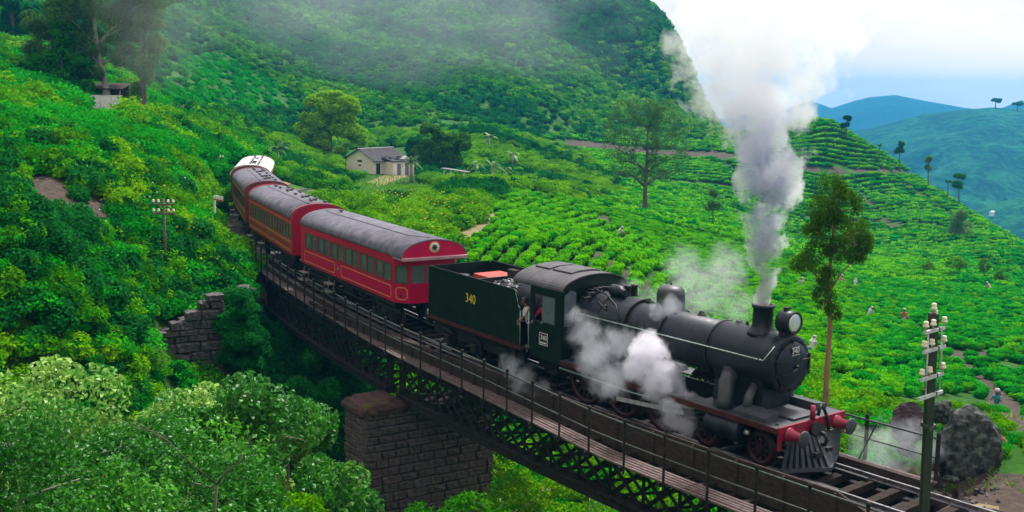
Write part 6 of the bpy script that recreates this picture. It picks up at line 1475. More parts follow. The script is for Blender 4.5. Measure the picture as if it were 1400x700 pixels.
for xa, xb, za, zb in ((.52, .6, -.2, 1.93), (1.6, 1.68, -.2, 1.93), (.601, 1.599, 1.852, 1.93)): a.box(Wg + .001, Wg + .06, xa, xb, za, zb)
a.build('door_frame', M['white_paint'], d_)
for k in range(5):
    a = MB(); x = 2.3 + k * .95; a.box(Wg + 2.305, Wg + 2.35, x, x + .8, -.3, 1.95 - RNG.uniform(0, .2)); a.build('wall_board', M['white_paint'] if k % 2 == 0 else M['step_board'], w2)
a = MB(); a.bar((-.1, -.1, -.6), (-.1, -.1, He - .3), .10); a.build('corner_post', M['window_wood'], house)
# open shed frame right of the cottage
sb_ = spot(607, 252, 140); shed = empty('open_shed', sb_, math.radians(-12), label='small open shed with pale roof edge right of the cottage', cat='shed')
for (x, y) in ((0, 0), (.9, 0), (1.8, .1), (2.7, 0), (0, 1.8), (2.7, 1.8)):
    a = MB(); a.bar((x, y, -1.2), (x + .03, y, 1.9 - x * .1 - y * .06), .11); a.build('post', M['white_paint'] if y < 1 else M['bark'], shed)
a = MB(); a.add([(-.4, -.3, 2.02), (3.0, -.3, 1.62), (3.0, 2.1, 1.50), (-.4, 2.1, 1.90), (-.4, -.3, 2.12), (3.0, -.3, 1.72), (3.0, 2.1, 1.60), (-.4, 2.1, 2.00)], [(3, 2, 1, 0), (4, 5, 6, 7), (0, 1, 5, 4), (1, 2, 6, 5), (2, 3, 7, 6), (3, 0, 4, 7)]); a.build('roof', M['step_board'], shed)
for k in range(4):
    a = MB(); a.bar((.15 + k * .8, -.02, -.2), (.5 + k * .7, 0, 1.5), .07); a.build('slat', M['white_paint'], shed)
# roadside shelter and low white wall at upper left
wb = spot(108, 154, 103); wm = spot(138, 152, 103); wb.z = max(gz(wb.x, wb.y), gz(wm.x, wm.y)) - .15; lw = empty('white_wall', wb, math.radians(3), label='low white painted wall beside the tall pale-trunked tree', cat='wall')
kx = 103 / FPX
for k in range(4):
    x0, x1 = k * 14.6 * kx, (k + 1) * 14.6 * kx - .04; a = MB(); a.box(x0, x1, 0, .15, -.7, .78 + .03 * (k % 2)); a.build('panel', M['white_paint'], lw, .01)
a = MB(); a.box(-.05, 4 * 14.6 * kx, -.03, .18, .815, .87); a.build('coping', M['white_paint'], lw)
sb2 = spot(96, 152, 106); sb2.z = gz(sb2.x + 2, sb2.y); sh2 = empty('roadside_shelter', sb2, math.radians(3), label='roadside shelter with brown roof behind the low white wall', cat='shelter')
a = MB(); a.add([(-.3, -.6, 1.35), (5.2, -.6, 1.35), (5.2, 2.6, 1.9), (-.3, 2.6, 1.9), (-.3, -.6, 1.43), (5.2, -.6, 1.43), (5.2, 2.6, 1.98), (-.3, 2.6, 1.98)], [(3, 2, 1, 0), (4, 5, 6, 7), (0, 1, 5, 4), (1, 2, 6, 5), (2, 3, 7, 6), (3, 0, 4, 7)]); a.build('roof', M['rust_timber'], sh2)
a = MB(); a.box(0, 5.0, 2.3, 2.45, -.6, 1.75); a.build('back_wall', M['bark'], sh2)
for x in (.1, 1.7, 3.3, 4.9):
    a = MB(); a.bar((x, -.3, -.6), (x, -.3, 1.38), .12); a.build('post', M['bark_pale'], sh2)
fb = spot(204, 160, 100); fn = empty('picket_fence', fb, math.radians(-6), label='short pale picket fence by the terrace path right of the tall trees', cat='fence')
for k in range(7):
    a = MB(); a.box(k * .2, k * .2 + .07, 0, .04, -.3, .5 + .05 * (k % 3)); a.build('picket', M['step_board'], fn)
a = MB(); a.box(-.05, 1.35, .042, .07, .2, .26); a.build('rail', M['step_board'], fn)
# white specks of houses on the far hillside
for i, (u, v, Y, w_, lab) in enumerate([(1356,288,1000,6,'white house low on the far hillside near the right edge'), (1368,250,1480,5,'tiny pale house higher on the far hillside'), (1384,247,1480,5,'tiny pale house beside another high on the far hillside'), (1352,253,1450,6,'tiny grey-roofed house left of two others on the far hillside')]):
    b = spot(u, v + 3, Y); k = w_ / FPX * Y / 2; h = empty('far_house', b, .4, label=lab, cat='house', group='houses on the far hillside')
    a = MB(); a.box(-k, k, -k * .6, k * .6, -3, k * .55); a.build('wall', M['white_paint'], h)
    a = MB(); a.prism([(-k * .75, k * .56), (0, k * .95), (k * .75, k * .56)], lambda p, q, t: (-k * 1.1 + t, p, q), 2.2 * k); a.build('roof', M['coach_roof'] if i else M['white_paint'], h)

# ================================================================== poles, sign, boulders
pb = spot(1263, 716, 22.4); pt_ = spot(1276.5, 426, 22.4)
pole = empty('telegraph_pole', (pb.x, pb.y, pb.z - .3), label='dark telegraph pole with four white crossarms at the trackside ahead of the engine', cat='telegraph pole')
o_ = Vector(pole.location)
_, _, pph = tr(-3.5); la = Vector((math.cos(pph), math.sin(pph), 0)); lb = Vector((-math.sin(pph), math.cos(pph), 0))
ax_ = lambda v: spot(1263 + (716 - v) * 13.5 / 290, v, 22.4) - o_
a = MB(); top = ax_(428); a.bar((0, 0, 0), top, .19, .17); a.build('mast', M['pole_green'], pole, .015)
a = MB(); a.bar(Vector((-.09, -.03, .3)), top + Vector((-.075, -.03, -.2)), .03, .05); a.build('mast_rib', M['pole_green'], pole)
def insulator(par, p, h=.17):
    a = MB(); a.lathe([(0, .018), (h * .35, .018), (h * .36, .062), (h * .55, .066), (h * .6, .045), (h * .8, .055), (h * .95, .045), (h, .01)], p, (0, 0, 1), 12); return a.build('insulator', M['insulator'], par)
for i, (v, l0, l1, ins) in enumerate([(449, -.44, .22, (-.42, -.17, .20)), (475, -.46, .26, (-.44, -.19, .22)), (512, -.50, .24, (-.48, -.22, .22)), (537, -.54, .24, ())]):
    c = ax_(v); arm = MB(); f = -lb * .115; arm.bar(c + la * l0 * 1.25 + f, c + la * l1 * 1.25 + f, .055, .075); arm = arm.build('crossarm', M['crossarm'], pole, .006)
    for q in ins: insulator(arm, c + la * q * 1.25 + f + Vector((0, 0, .035)), .21)
    a = MB(); a.box(-.115, .115, -.11, .11, -.05, .05, Matrix.Translation(c)); a.build('clamp', M['handrail_iron'], pole)
for q in (-.28, .19):
    a = MB(); a.tube([ax_(452) + la * q * 1.25 - lb * .09, ax_(540) + la * q * 1.25 - lb * .09], .016, 6); a.build('tie_rod', M['crossarm'], pole)
insulator(pole, top + Vector((.0, 0, -.02)), .24); insulator(pole, top + la * .08 + Vector((0, 0, -.12)), .18)
a = MB(); c = ax_(582); a.box(-.125, .125, -.12, .12, -.04, .05, Matrix.Translation(c)); a.bar(c - lb * .12, c - lb * .12 - la * .22 + Vector((0, 0, -.02)), .05, .07); a.build('strap', M['handrail_iron'], pole)
def small_pole(u, vb, vt, Y, arms, label, r=.07):
    b = spot(u, vb, Y); h = spot(u, vt, Y).z - b.z; z0 = gz(b.x, b.y) - .3 - b.z; p = empty('telegraph_pole', b + Vector((0, 0, z0)), label=label, cat='telegraph pole')
    a = MB(); a.tube([(0, 0, 0), (0, 0, h - z0)], [r, r * .75], 8); a.build('mast', M['bark'], p)
    for k in range(arms):
        z = h - z0 - .25 - k * .42; a = MB(); a.box(-.5, .5, -.09, -.03, z - .035, z + .035); ar_ = a.build('crossarm', M['bark'], p)
        for x in (-.45, -.22, .22, .45): insulator(ar_, (x, -.06, z + .035), .2)
    if not arms:
        insulator(p, (0, 0, h - z0), .2)
small_pole(227, 372, 272, 49, 2, 'slim telegraph pole with two rows of white insulators in the bushes left of the train')
small_pole(299, 258, 212, 92, 1, 'distant telegraph pole left of the train tail')
sg = spot(294, 300, 66); s_ = empty('trackside_sign', (sg.x, sg.y, gz(sg.x, sg.y)), math.radians(-20), label='small white and red trackside board on a post left of the train', cat='sign')
zt_s = spot(294, 270, 66).z - s_.location.z
a = MB(); a.bar((0, 0, -.2), (0, 0, zt_s + .1), .09); a.build('post', M['white_paint'], s_)
a = MB(); a.box(-.34, .30, -.09, -.05, zt_s - .16, zt_s + .14, Matrix.Rotation(.12, 4, 'Y')); bd_ = a.build('board', M['white_paint'], s_)
a = MB(); a.box(-.34, .30, -.095, -.0905, zt_s - .16, zt_s - .07, Matrix.Rotation(.12, 4, 'Y')); a.build('red_band', M['cloth_red'], bd_)
def boulder(u, v, Y, w_, h_, label, mat, seed, flat=.8, angular=.0, cat='boulder'):
    k = Y / FPX; c = spot(u, v, Y); g = np.random.default_rng(seed); bm = bmesh.new(); bmesh.ops.create_icosphere(bm, subdivisions=5, radius=1); f = g.normal(size=(14, 3)); f = f / np.linalg.norm(f, axis=1)[:, None]; off = g.uniform(.62, .95, 14)
    ph = g.uniform(0, 6, 6)
    for q in bm.verts:
        p = np.array(q.co[:]); 
        for n_, d_ in zip(f, off):
            e = p @ n_ - d_
            if e > 0: p = p - n_ * e * (.55 + angular * .45)
        p = p * (1 + .05 * math.sin(p[0] * 5 + ph[0]) * math.sin(p[1] * 5 + ph[1]) + .035 * math.sin(p[2] * 11 + p[0] * 7 + ph[2]) + .02 * math.sin(p[1] * 23 + p[2] * 19 + ph[3]))
        p = p * (1 + .10 * mnoise.fractal(Vector(p * 2.2 + ph[:3] * 3), .9, 2.1, 6) )
        q.co = Vector((p[0] * w_ * k / 2, p[1] * w_ * k / 2 * flat, p[2] * h_ * k / 2 * 1.15))
    me = bpy.data.meshes.new('boulder'); bm.to_mesh(me); bm.free(); me.materials.append(M[mat])
    for p_ in me.polygons: p_.use_smooth = not angular
    o = bpy.data.objects.new('boulder', me); C.objects.link(o); o.location = c; tag(o, label, cat, 'boulders at the trackside'); return o
boulder(1323, 612, 29.5, 96, 106, 'largest grey-green lichened boulder right of the telegraph pole', 'rock', 1)
boulder(1240, 578, 31.5, 44, 62, 'plum-coloured squarish boulder left of the telegraph pole', 'rock_plum', 2, .8, .9)
boulder(1288, 563, 32.5, 32, 34, 'grey boulder peeping out right behind the telegraph pole', 'rock', 3)
boulder(1240, 614, 30.2, 30, 22, 'low grey stone at the foot of the plum boulder', 'rock', 4)
boulder(1366, 612, 30.5, 22, 34, 'tan upright stone at the right side of the largest boulder', 'bark_tan', 5, .8, .5)
boulder(1362, 642, 29.2, 26, 24, 'reddish stone low at the right of the largest boulder', 'rock_plum', 6, .8, .5)
boulder(1352, 655, 28.6, 12, 12, 'small pale stone in front of the reddish stone', 'stone_wing', 7)
boulder(1384, 628, 30, 12, 12, 'small grey stone right of the tan upright stone', 'rock', 8)
boulder(1268, 652, 28.8, 26, 12, 'flat pale stone beside the rail behind the telegraph pole', 'stone_wing', 9)
boulder(1300, 655, 28.6, 22, 10, 'flat grey stone in the gravel below the largest boulder', 'rock', 10)
boulder(1275, 635, 29.6, 20, 16, 'squat dark stone between pole and largest boulder', 'rock', 12)
g = np.random.default_rng(55); a = MB()
for k in range(420):
    u, v = g.uniform(1205, 1400), g.uniform(632, 700); p = hit(u, v, 18, 60) if k < 0 else None
    Yk = g.uniform(22.5, 30); x = (u - 700) / FPX * Yk; 
    if not far_from_track(np.array([x]), np.array([Yk]), 1.9)[0]: continue
    z = gz(x, Yk); r = g.uniform(.02, .08); m4 = Matrix.Translation((x, Yk, z)) @ Euler(g.uniform(0, 6, 3)).to_matrix().to_4x4(); a.box(-r, r, -r * .8, r * .8, -r * .6, r * .6, m4)
o = a.build('gravel', M['stone_wing'], None); o['kind'] = 'stuff'

# ================================================================== people
def capsule_body(bones, voxel, name, mat, parent):
    """one continuous skin from tapered limbs: bones = (p, q, r_p, r_q)"""
    a = MB()
    for p, q, r0, r1 in bones:
        p, q = Vector(p), Vector(q); d = (q - p); L_ = max(d.length, 1e-4); prof = [(-r0 * .95, r0 * .3), (-r0 * .7, r0 * .72), (0, r0), (L_, r1), (L_ + r1 * .7, r1 * .72), (L_ + r1 * .95, r1 * .3)]
        a.lathe(prof, p, d, 12)
    o = a.build(name, mat, parent); m_ = o.modifiers.new('skin', 'REMESH'); m_.mode = 'VOXEL'; m_.voxel_size = voxel; m_.use_smooth_shade = True
    s_ = o.modifiers.new('soft', 'SMOOTH'); s_.factor = .5; s_.iterations = 2; return o
def person(loc, rz, label, group, pose, top, bottom, headwear=None, hold=None, fine=.014, skirt=False, extra=None):
    """standing height 1.65; pose: dict(lean, turn, armL, armR (elbow, wrist offsets), legs)"""
    root = empty('person', loc, rz, label=label, cat='person', group=group)
    lean = pose.get('lean', 0.0); hip = Vector((0, 0, .88)); R_ = Matrix.Rotation(lean, 3, 'X')          # faces -y; a forward bend turns towards -y
    up = lambda x, y, z: hip + R_ @ Vector((x, y, z))
    chest, neck = up(0, 0, .36), up(0, .0, .52); nod = pose.get('nod', lean * .4)
    Rh = Matrix.Rotation(lean * .5 + nod, 3, 'X') @ Matrix.Rotation(pose.get('turn', 0), 3, 'Z')
    head = neck + Rh @ Vector((0, -.02, .165)); hd = lambda x, y, z: head + Rh @ Vector((x, y, z))
    sk = []
    sk += [(neck - R_ @ Vector((0, 0, .05)), neck + Rh @ Vector((0, -.01, .08)), .055, .05), (hd(0, .015, .03), hd(0, -.015, -.03), .098, .078), (hd(0, -.03, -.045), hd(0, -.045, -.085), .058, .038)]
    sk += [(hd(0, -.095, .0), hd(0, -.115, -.025), .014, .017)] + [(hd(s * .092, .01, -.01), hd(s * .096, .015, .02), .012, .018) for s in (-1, 1)]
    cl = [(up(0, 0, .02), chest, .135, .150), (up(-.10, 0, .40), up(.10, 0, .40), .105, .105), (up(-.06, 0, -.02), up(.06, 0, -.02), .13, .13)]
    for s, key in ((-1, 'armL'), (1, 'armR')):
        el, wr = pose.get(key, ((.06 * s, 0, -.29), (.05 * s, -.06, -.25))); sh = up(.185 * s, 0, .435); e_ = sh + Vector(el); w_ = e_ + Vector(wr)
        cl += [(sh, sh.lerp(e_, .75), .062, .056)]; sk += [(sh, e_, .048, .040), (e_, w_, .040, .027)]
        d = (w_ - e_).normalized(); side = d.cross(Vector((0, 0, 1))); side = side.normalized() if side.length > .1 else Vector((1, 0, 0)); curl = side.cross(d)
        pm = w_ + d * .07; sk += [(w_, pm, .028, .036)]
        for f, (o_, ln) in enumerate(((-.030, .062), (-.010, .072), (.010, .068), (.029, .054))):
            b = pm + side * o_ + d * .012; m1 = b + d * ln * .55 - curl * .012; sk += [(b, m1, .0105, .0095), (m1, m1 + d * ln * .35 - curl * .025, .0095, .008)]
        tb = w_ + d * .025 + side * .03 * -s; sk += [(tb, tb + (d * .6 + side * -s * .6).normalized() * .05, .012, .010)]
    lg = []
    for s in (-1, 1):
        kn = Vector((.09 * s, -.03 + pose.get('bend', 0) * -.1, .47)); an = Vector((.09 * s, .02, .08)); lg += [(hip + Vector((.085 * s, 0, -.03)), kn, .088, .062), (kn, an, .060, .042)]
        sk += [(an, Vector((.09 * s, .01, .05)), .036, .038), (Vector((.09 * s, .02, .035)), Vector((.095 * s, -.13, .028)), .036, .028)]
    sk += [(hip, chest, .1, .11)] + [(p, q, r0 * .8, r1 * .8) for p, q, r0, r1 in lg]
    body = capsule_body(sk, fine, 'body', M['skin'], root)
    shirt = capsule_body(cl, max(fine, .016), 'shirt', M[top], root)
    if skirt:
        a = MB(); a.lathe([(0, .27), (.25, .24), (.6, .19), (.84, .155), (.9, .14)], (0, 0, .06), (0, 0, 1), 18); a.build('skirt', M[bottom], root)
    else: capsule_body(lg + [(hip + Vector((-.06, 0, 0)), hip + Vector((.06, 0, 0)), .125, .125)], max(fine, .016), 'trousers', M[bottom], root)
    a = MB(); bm = bmesh.new(); bmesh.ops.create_uvsphere(bm, u_segments=16, v_segments=10, radius=.108); vs = [Rh @ Vector((v.co.x, v.co.y * 1.08 + .02, v.co.z * 1.05 + .035)) + head for v in bm.verts if True]; fs = [tuple(v.index for v in f.verts) for f in bm.faces if not (f.calc_center_median().y < -.02 and f.calc_center_median().z < .035) and f.calc_center_median().z > -.075]; bm.free(); a.add(vs, fs, True); a.build('hair', M['hair'], root)
    for s in (-1, 1):
        a = MB(); a.lathe([(0, .011), (.006, .008), (.008, .001)], hd(.036 * s, -.086, .008), Rh @ Vector((0, -1, 0)), 8); a.build('eye', M['cloth_white'], root)
    a = MB(); a.bar(hd(-.022, -.094, -.055), hd(.022, -.094, -.055), .006, .008); a.build('mouth', M['cloth_red'], root)
    if headwear:
        a = MB(); c = hd(0, .03, .05); a.lathe([(-.05, .115), (0, .125), (.05, .115), (.09, .06), (.095, .01)], c, Rh @ Vector((0, 0, 1)), 14); a.add([hd(-.11, .06, .08), hd(.11, .06, .08), hd(.16, .18, -.32), hd(-.16, .18, -.32)], [(0, 1, 2, 3)]); a.build('head_cloth', M[headwear], root)
    return root
def basket(p, root_up, label):
    b = empty('basket', p, label=label, cat='basket'); a = MB(); a.lathe([(0, .12), (.02, .15), (.40, .21), (.42, .22), (.42, .19), (.06, .14)], (0, 0, 0), (0, 0, 1), 16); a.build('weave', M['reed'], b); return b
# crew: fireman leaning out between tender and cab, driver at the cab window (engine space -> world)
def crew(p, rz, **k):
    w_ = ML @ Vector(p); r = person((w_.x, w_.y, w_.z), rz, **k); return r
ang = math.atan2(ML[1][0], ML[0][0])
crew((-10.52, -1.16, 1.345), ang + math.radians(-35), label='crewman in white shirt and dark trousers leaning out between tender and cab', group=None, pose=dict(lean=.26, turn=-.3, armL=((-.04, -.13, -.24), (.03, -.12, -.20)), armR=((.05, -.13, -.24), (.0, -.12, -.20))), top='cloth_white', bottom='cloth_dark', fine=.011)
crew((-10.02, -.88, 1.345), ang + math.radians(10), label='driver in red shirt with arm resting on the cab window sill', group=None, pose=dict(lean=.12, turn=-.4, nod=.1, armL=((-.08, -.16, -.22), (.06, -.20, -.10)), armR=((.10, -.18, -.20), (-.02, -.20, -.08))), top='cloth_red', bottom='cloth_dark', fine=.011)
PK = [(1235,440,92,0.3,.15,'tea picker standing upright in red top and white skirt','cloth_red','cloth_white','cloth_white',True),
 (1187,437,92,2.0,.9,'tea picker in white bending over the bushes left of the upright one','cloth_white','cloth_white','cloth_white',True),
 (1148,390,118,1.2,.5,'tea picker in pink just right of the feathery tree crown','cloth_pink','cloth_red','cloth_pink',True),
 (1168,386,118,2.6,.9,'tea picker with pale back cloth beside the one in pink','cloth_white','cloth_pink','cloth_white',True),
 (1092,412,104,.6,1.0,'tea picker in white stooping near the smokestack','cloth_white','cloth_white','cloth_white',True),
 (1136,450,84,-.5,.6,'tea picker in pink half hidden by the feathery tree trunk','cloth_pink','cloth_white','cloth_white',True),
 (1108,515,62,2.4,1.0,'tea picker with white head cloth stooping behind the engine front','cloth_white','cloth_teal','cloth_white',True),
 (1353,398,128,-2.2,.9,'distant tea picker with tan back bending in the upper rows at right','cloth_pink','cloth_white','cloth_white',True),
 (1361,582,49,-.8,.25,'tea picker in teal at the terrace edge behind the largest boulder','cloth_teal','cloth_white','cloth_white',True),
 (845,336,100,1.9,1.0,'tea picker in white bending in the rows behind the cab','cloth_white','cloth_pink','cloth_white',True)]
for u, v, Y, rz, lean, lab, tp_, bt, hw, sk_ in PK:
    b = gat(u, Y); up_ = -.38 if Y > 60 else .0
    person((b.x, b.y, b.z + up_), rz, lab, 'tea pickers in the field', dict(lean=lean * .6, armL=((-.05, -.16, -.20), (.03, -.18, -.12)), armR=((.05, -.16, -.20), (-.03, -.18, -.12))), tp_, bt, hw, fine=.022, skirt=sk_)

# ================================================================== smoke and steam
def puff_mesh(name, blobs, voxel, disp=0.0):
    a = MB(); 
    for c, r in blobs:
        bm = bmesh.new(); bmesh.ops.create_icosphere(bm, subdivisions=3, radius=1); a.add([(c[0] + v.co.x * (r if np.isscalar(r) else r[0]), c[1] + v.co.y * (r if np.isscalar(r) else r[1]), c[2] + v.co.z * (r if np.isscalar(r) else r[2])) for v in bm.verts], [tuple(v.index for v in f.verts) for f in bm.faces]); bm.free()
    me = bpy.data.meshes.new(name); me.from_pydata(a.v, [], a.f); o = bpy.data.objects.new(name, me); C.objects.link(o)
    m = o.modifiers.new('one_skin', 'REMESH'); m.mode = 'VOXEL'; m.voxel_size = voxel
    s = o.modifiers.new('soft', 'SMOOTH'); s.iterations = 2
    if disp:
        t = bpy.data.textures.new(name, 'CLOUDS'); t.noise_scale = disp * 2.2; t.noise_depth = 3
        d = o.modifiers.new('billow', 'DISPLACE'); d.texture = t; d.strength = disp; d.mid_level = .62; d.texture_coords = 'GLOBAL'
    return o
def vol_nodes(name):
    m = bpy.data.materials.new(name); m.use_nodes = True; t = m.node_tree; t.nodes.clear(); o = t.nodes.new('ShaderNodeOutputMaterial'); v = t.nodes.new('ShaderNodeVolumePrincipled'); t.links.new(v.outputs[0], o.inputs['Volume']); return m, t, v
def math_(t, op, a, b=None, c=None):
    n = t.nodes.new('ShaderNodeMath'); n.operation = op
    for i, x in enumerate((a, b, c)):
        if x is None: continue
        if isinstance(x, (int, float)): n.inputs[i].default_value = x
        else: t.links.new(x, n.inputs[i])
    return n.outputs[0]
# axis of the smoke column: (z, offset along x, half width) read off the picture at the distance of the chimney
cw = ML @ Vector((-1.83, 0, 4.05)); CY = cw.y
def col(v, uc, hw):
    p = spot(uc, v, CY); k = CY / FPX; return (p.z, p.x, hw * k)
PROF = [col(414,1043,12), col(395,1044,14), col(365,1046,20), col(335,1047,27), col(300,1051,33), col(265,1052,40), col(230,1052,46), col(200,1050,52), col(175,1046,60), col(150,1040,74), col(125,1034,94), col(95,1038,112), col(60,1048,124), col(20,1062,132), col(-40,1078,140), col(-110,1085,150)]
g = np.random.default_rng(77)
blobs = []
zz = np.array([p[0] for p in PROF]); xx = np.array([p[1] for p in PROF]); hw = np.array([p[2] for p in PROF])
z = zz[0]
while z < zz[-1]:
    x, h = np.interp(z, zz, xx), np.interp(z, zz, hw); blobs.append(((x, CY + (z - zz[0]) * .10, z), (h * (1.3 if h < 1.1 else 1.0), h * (1.2 if h < 1.1 else .95), h * (1.2 if h < 1.1 else .95))))
    if h > .35:
        for _ in range(7):
            a_ = g.uniform(0, 6.28); r = h * g.uniform(.25, .45); blobs.append(((x + math.cos(a_) * h * .78, CY + (z - zz[0]) * .10 + math.sin(a_) * h * .7, z + g.normal() * .2), r))
    z += max(.16, h * .32)
for (u, v, r) in [(928,122,16),(940,105,20),(958,115,22),(975,140,18),(985,165,16),(992,190,14),(952,85,20),(1000,215,14),(1120,190,22),(1105,215,20),(1128,165,22),(1150,140,20),(1160,120,22),(1168,100,22),(1090,300,12),(1010,300,12),(1088,335,10)]:
    p = spot(u, v, CY + g.uniform(-.4, .8)); blobs.append((tuple(p), r * CY / FPX))
smk = puff_mesh('smoke', blobs, .11, .22); tag(smk, kind='stuff')
smk['label'] = 'tall column of grey smoke rising from the chimney and spreading into white cloud'
m, t, v = vol_nodes('chimney_smoke')
tcn = t.nodes.new('ShaderNodeTexCoord'); sep = t.nodes.new('ShaderNodeSeparateXYZ'); t.links.new(tcn.outputs['Object'], sep.inputs[0])
Z0, Z1 = float(zz[0]), float(zz[-1])
tz = math_(t, 'DIVIDE', math_(t, 'SUBTRACT', sep.outputs[2], Z0), Z1 - Z0)
fc = t.nodes.new('ShaderNodeFloatCurve'); fx = t.nodes.new('ShaderNodeFloatCurve')
def setc(n, pts, lo, hi):
    c = n.mapping.curves[0]
    while len(c.points) < len(pts): c.points.new(.5, .5)
    for q, (a_, b_) in zip(c.points, pts): q.location = (a_, (b_ - lo) / (hi - lo)); q.handle_type = 'VECTOR'
    n.mapping.update()
setc(fc, [((a_ - Z0) / (Z1 - Z0), h) for a_, h in zip(zz, hw)], 0, 4.0); setc(fx, [((a_ - Z0) / (Z1 - Z0), q) for a_, q in zip(zz, xx)], 0, 20)
t.links.new(tz, fc.inputs['Value']); t.links.new(tz, fx.inputs['Value'])
Rr = math_(t, 'MULTIPLY', fc.outputs[0], 4.0); Xc = math_(t, 'MULTIPLY', fx.outputs[0], 20.0)
dx = math_(t, 'SUBTRACT', sep.outputs[0], Xc); dy = math_(t, 'SUBTRACT', sep.outputs[1], math_(t, 'MULTIPLY_ADD', math_(t, 'SUBTRACT', sep.outputs[2], Z0), .10, CY))
dist = math_(t, 'DIVIDE', math_(t, 'SQRT', math_(t, 'ADD', math_(t, 'MULTIPLY', dx, dx), math_(t, 'MULTIPLY', dy, dy))), Rr)
n1 = tex(t, .9, 5, .6, 'Object', (1, 1, .75)); n2 = tex(t, 2.6, 8, .68, 'Object', (1, 1, .85))
body_ = math_(t, 'SUBTRACT', math_(t, 'ADD', math_(t, 'MULTIPLY_ADD', n1.outputs[0], 2.6, -.50), math_(t, 'MULTIPLY_ADD', n2.outputs[0], 2.7, -1.35)), math_(t, 'MULTIPLY', dist, .80))
vo = t.nodes.new('ShaderNodeTexVoronoi'); vo.feature = 'SMOOTH_F1'; vo.inputs['Scale'].default_value = 1.15; vo.inputs['Smoothness'].default_value = .35
wv = t.nodes.new('ShaderNodeVectorMath'); wv.operation = 'MULTIPLY_ADD'; t.links.new(n2.outputs['Color'], wv.inputs[0]); wv.inputs[1].default_value = (.5, .5, .5); t.links.new(tcn.outputs['Object'], wv.inputs[2]); t.links.new(wv.outputs[0], vo.inputs['Vector'])
low_ = t.nodes.new('ShaderNodeMapRange'); low_.inputs[1].default_value = .06; low_.inputs[2].default_value = .34; t.links.new(tz, low_.inputs[0])
body_ = math_(t, 'ADD', body_, math_(t, 'MULTIPLY', math_(t, 'MULTIPLY_ADD', vo.outputs['Distance'], -1.5, .62), low_.outputs[0]))
mr = t.nodes.new('ShaderNodeMapRange'); mr.interpolation_type = 'SMOOTHSTEP'; mr.inputs[1].default_value = .02; mr.inputs[2].default_value = .20; t.links.new(body_, mr.inputs[0])
den = ramp(t, tz, [(0, (.85,) * 3), (.10, (.55,) * 3), (.30, (.55,) * 3), (.46, (.40,) * 3), (.60, (.17,) * 3), (1, (.05,) * 3)])
t.links.new(math_(t, 'MULTIPLY', math_(t, 'MULTIPLY', mr.outputs[0], den.outputs[0]), SMOKE_D), v.inputs['Density'])
# sooty core, whiter higher up; bright outer rim is light put into the colour
cz = ramp(t, tz, [(0, (.44, .41, .43)), (.18, (.50, .48, .62)), (.38, (.62, .61, .80)), (.54, (.93, .92, .97)), (1, (.999, .999, .999))])
cd = ramp(t, math_(t, 'ADD', dist, math_(t, 'MULTIPLY_ADD', n1.outputs[0], .8, -.4)), [(.62, (0, 0, 0)), (1.15, (1, 1, 1))])
mixc = t.nodes.new('ShaderNodeMix'); mixc.data_type = 'RGBA'; t.links.new(cd.outputs[0], mixc.inputs[0]); t.links.new(cz.outputs[0], mixc.inputs[6]); mixc.inputs[7].default_value = (.995, .996, .999, 1)
t.links.new(mixc.outputs[2], v.inputs['Color']); v.inputs['Anisotropy'].default_value = .45
m.cycles.volume_step_rate = .32
smk.data.materials.append(m)
# wisps of steam: soft mounds of noise
def steam(blobs, density, color, seed, scale, label, name='steam', thr=(.0, .5), rate=.5, voxel=.08, cut=.75, zs=1.0):
    o = puff_mesh(name, blobs, voxel, 0); o['kind'] = 'stuff'; o['label'] = label
    m, t, v = vol_nodes(name); tcn = t.nodes.new('ShaderNodeTexCoord')
    f = None
    for c, r in blobs:                                                      # density falls off from each puff's own middle
        r3 = (r, r, r) if np.isscalar(r) else r
        s = t.nodes.new('ShaderNodeVectorMath'); s.operation = 'SUBTRACT'; t.links.new(tcn.outputs['Object'], s.inputs[0]); s.inputs[1].default_value = c
        d = t.nodes.new('ShaderNodeVectorMath'); d.operation = 'DIVIDE'; t.links.new(s.outputs[0], d.inputs[0]); d.inputs[1].default_value = r3
        l_ = t.nodes.new('ShaderNodeVectorMath'); l_.operation = 'LENGTH'; t.links.new(d.outputs[0], l_.inputs[0]); q = math_(t, 'SUBTRACT', 1.0, l_.outputs['Value']); f = q if f is None else math_(t, 'MAXIMUM', f, q)
    n1 = tex(t, scale, 9, .68, 'Object', (1, 1, zs)); n1.inputs['W'].default_value if False else None
    b_ = math_(t, 'MULTIPLY_ADD', n1.outputs[0], 2.9, -1.45); e = math_(t, 'ADD', math_(t, 'MULTIPLY', f, 1.15), math_(t, 'ADD', b_, -cut + .5))
    mr = t.nodes.new('ShaderNodeMapRange'); mr.interpolation_type = 'SMOOTHSTEP'; mr.inputs[1].default_value = thr[0]; mr.inputs[2].default_value = thr[1]; t.links.new(e, mr.inputs[0])
    soft = t.nodes.new('ShaderNodeMapRange'); soft.inputs[1].default_value = 0; soft.inputs[2].default_value = .3; t.links.new(f, soft.inputs[0])
    t.links.new(math_(t, 'MULTIPLY', math_(t, 'MULTIPLY', mr.outputs[0], soft.outputs[0]), density), v.inputs['Density']); v.inputs['Color'].default_value = (*color, 1); v.inputs['Anisotropy'].default_value = .35; m.cycles.volume_step_rate = rate
    o.data.materials.append(m); return o
def pb_(u, v, Y, r, ry=None): k = Y / FPX; return (tuple(spot(u, v, Y)), (r * k, (ry or r) * k, r * k))
YS = (ML @ Vector((-4.6, -1.75, 1.5))).y
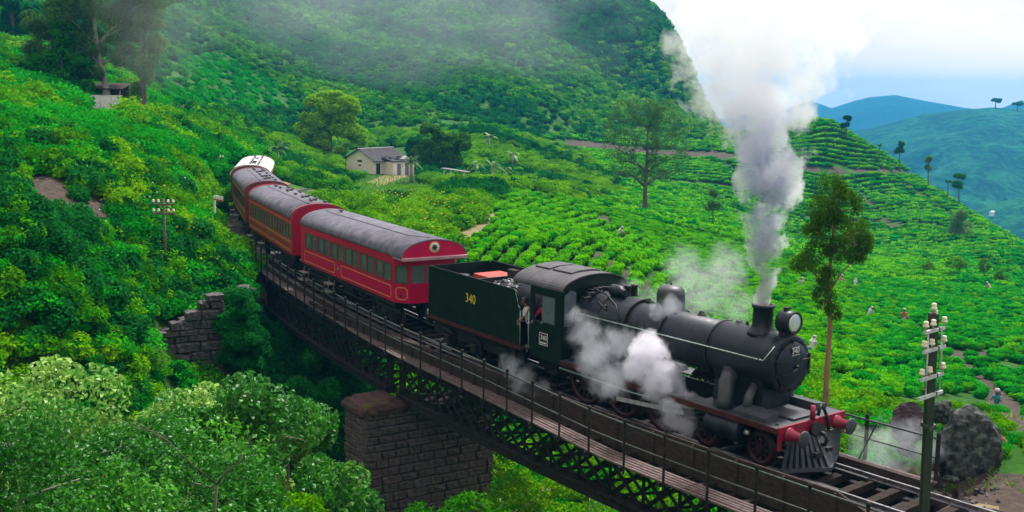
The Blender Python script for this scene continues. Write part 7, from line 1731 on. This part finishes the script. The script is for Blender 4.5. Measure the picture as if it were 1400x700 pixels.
steam([pb_(885,485,YS,40), pb_(905,522,YS,46), pb_(925,558,YS - .3,44), pb_(872,500,YS,32), pb_(938,572,YS - .5,36), pb_(885,462,YS + .1,22)], 4.2, (.95, .94, .995), 1, 2.1, 'thick white steam bursting from the cylinder on the near side of the engine', thr=(.02, .5))
steam([pb_(800,455,YS + 1.0,36), pb_(815,485,YS + 1.0,44), pb_(845,470,YS + .8,36), pb_(835,520,YS + .6,44), pb_(790,435,YS + 1.1,22)], .7, (.85, .88, .95), 2, 2.0, 'thin grey steam drifting along the firebox side', thr=(.0, .5))
YB_ = YS + 4.5
steam([pb_(900,420,YB_,46,60), pb_(960,400,YB_,66,70), pb_(990,370,YB_ + 1,52,70), pb_(935,365,YB_ + 1,44,60), pb_(1005,420,YB_,42,60), pb_(860,400,YB_,30,40)], .26, (.92, .94, .98), 3, 1.5, 'thin white steam hanging behind the dome and boiler', thr=(.0, .55))
steam([pb_(917,418,28.9,22), pb_(900,425,28.9,18)], 1.5, (.75, .77, .84), 7, 2.4, 'wisp of steam clinging to the dome', thr=(.0, .5), voxel=.05)
steam([pb_(716,520,33.2,30), pb_(740,530,33,24), pb_(700,500,33.6,26)], 1.0, (.82, .86, .95), 4, 1.8, 'faint steam under the cab steps', thr=(.0, .5))
steam([pb_(1190,610,28.6,44), pb_(1235,600,29.5,52), pb_(1265,615,29,40), pb_(1210,640,28,44), pb_(1170,590,28.5,26)], .42, (.85, .89, .95), 5, 1.2, 'low drifting steam in front of the engine by the far railing', thr=(.0, .5))
# mist lying on the mountain
def mist(items, dens, seed, scale, label): return steam([((tuple(spot(u, v, Y))), (w_ * Y / FPX, dp, h_ * Y / FPX)) for u, v, Y, w_, h_, dp in items], dens, (.90, .90, .97), seed, scale, label, 'mist', (.0, .8), .6, 3.0, .70, 1.6)
mist([(540,30,300,260,110,50), (700,60,340,230,110,50), (690,0,350,300,110,50), (420,10,260,220,90,40)], MIST_D, 6, .022, 'thin mist lying across the upper mountainside')
mist([(210,60,95,90,80,8), (235,25,100,120,70,9), (180,10,96,120,60,8)], MIST_D * 2.5, 8, .06, 'pale drifting haze in front of the tall trees at upper left')

# ------------------------------------------------------------------ the air: one closed box of thin haze round everything
HB = MB().box(-4400, 4400, -4400, 4400, -182, 82)
m = bpy.data.materials.new('haze_air'); m.use_nodes = True; t = m.node_tree; t.nodes.clear()
o = t.nodes.new('ShaderNodeOutputMaterial'); pvn = t.nodes.new('ShaderNodeVolumePrincipled')
pvn.inputs['Color'].default_value = (.07, .46, .92, 1); pvn.inputs['Density'].default_value = .00024; pvn.inputs['Anisotropy'].default_value = .1
t.links.new(pvn.outputs[0], o.inputs['Volume'])
tag(HB.build('haze', m), kind='stuff')
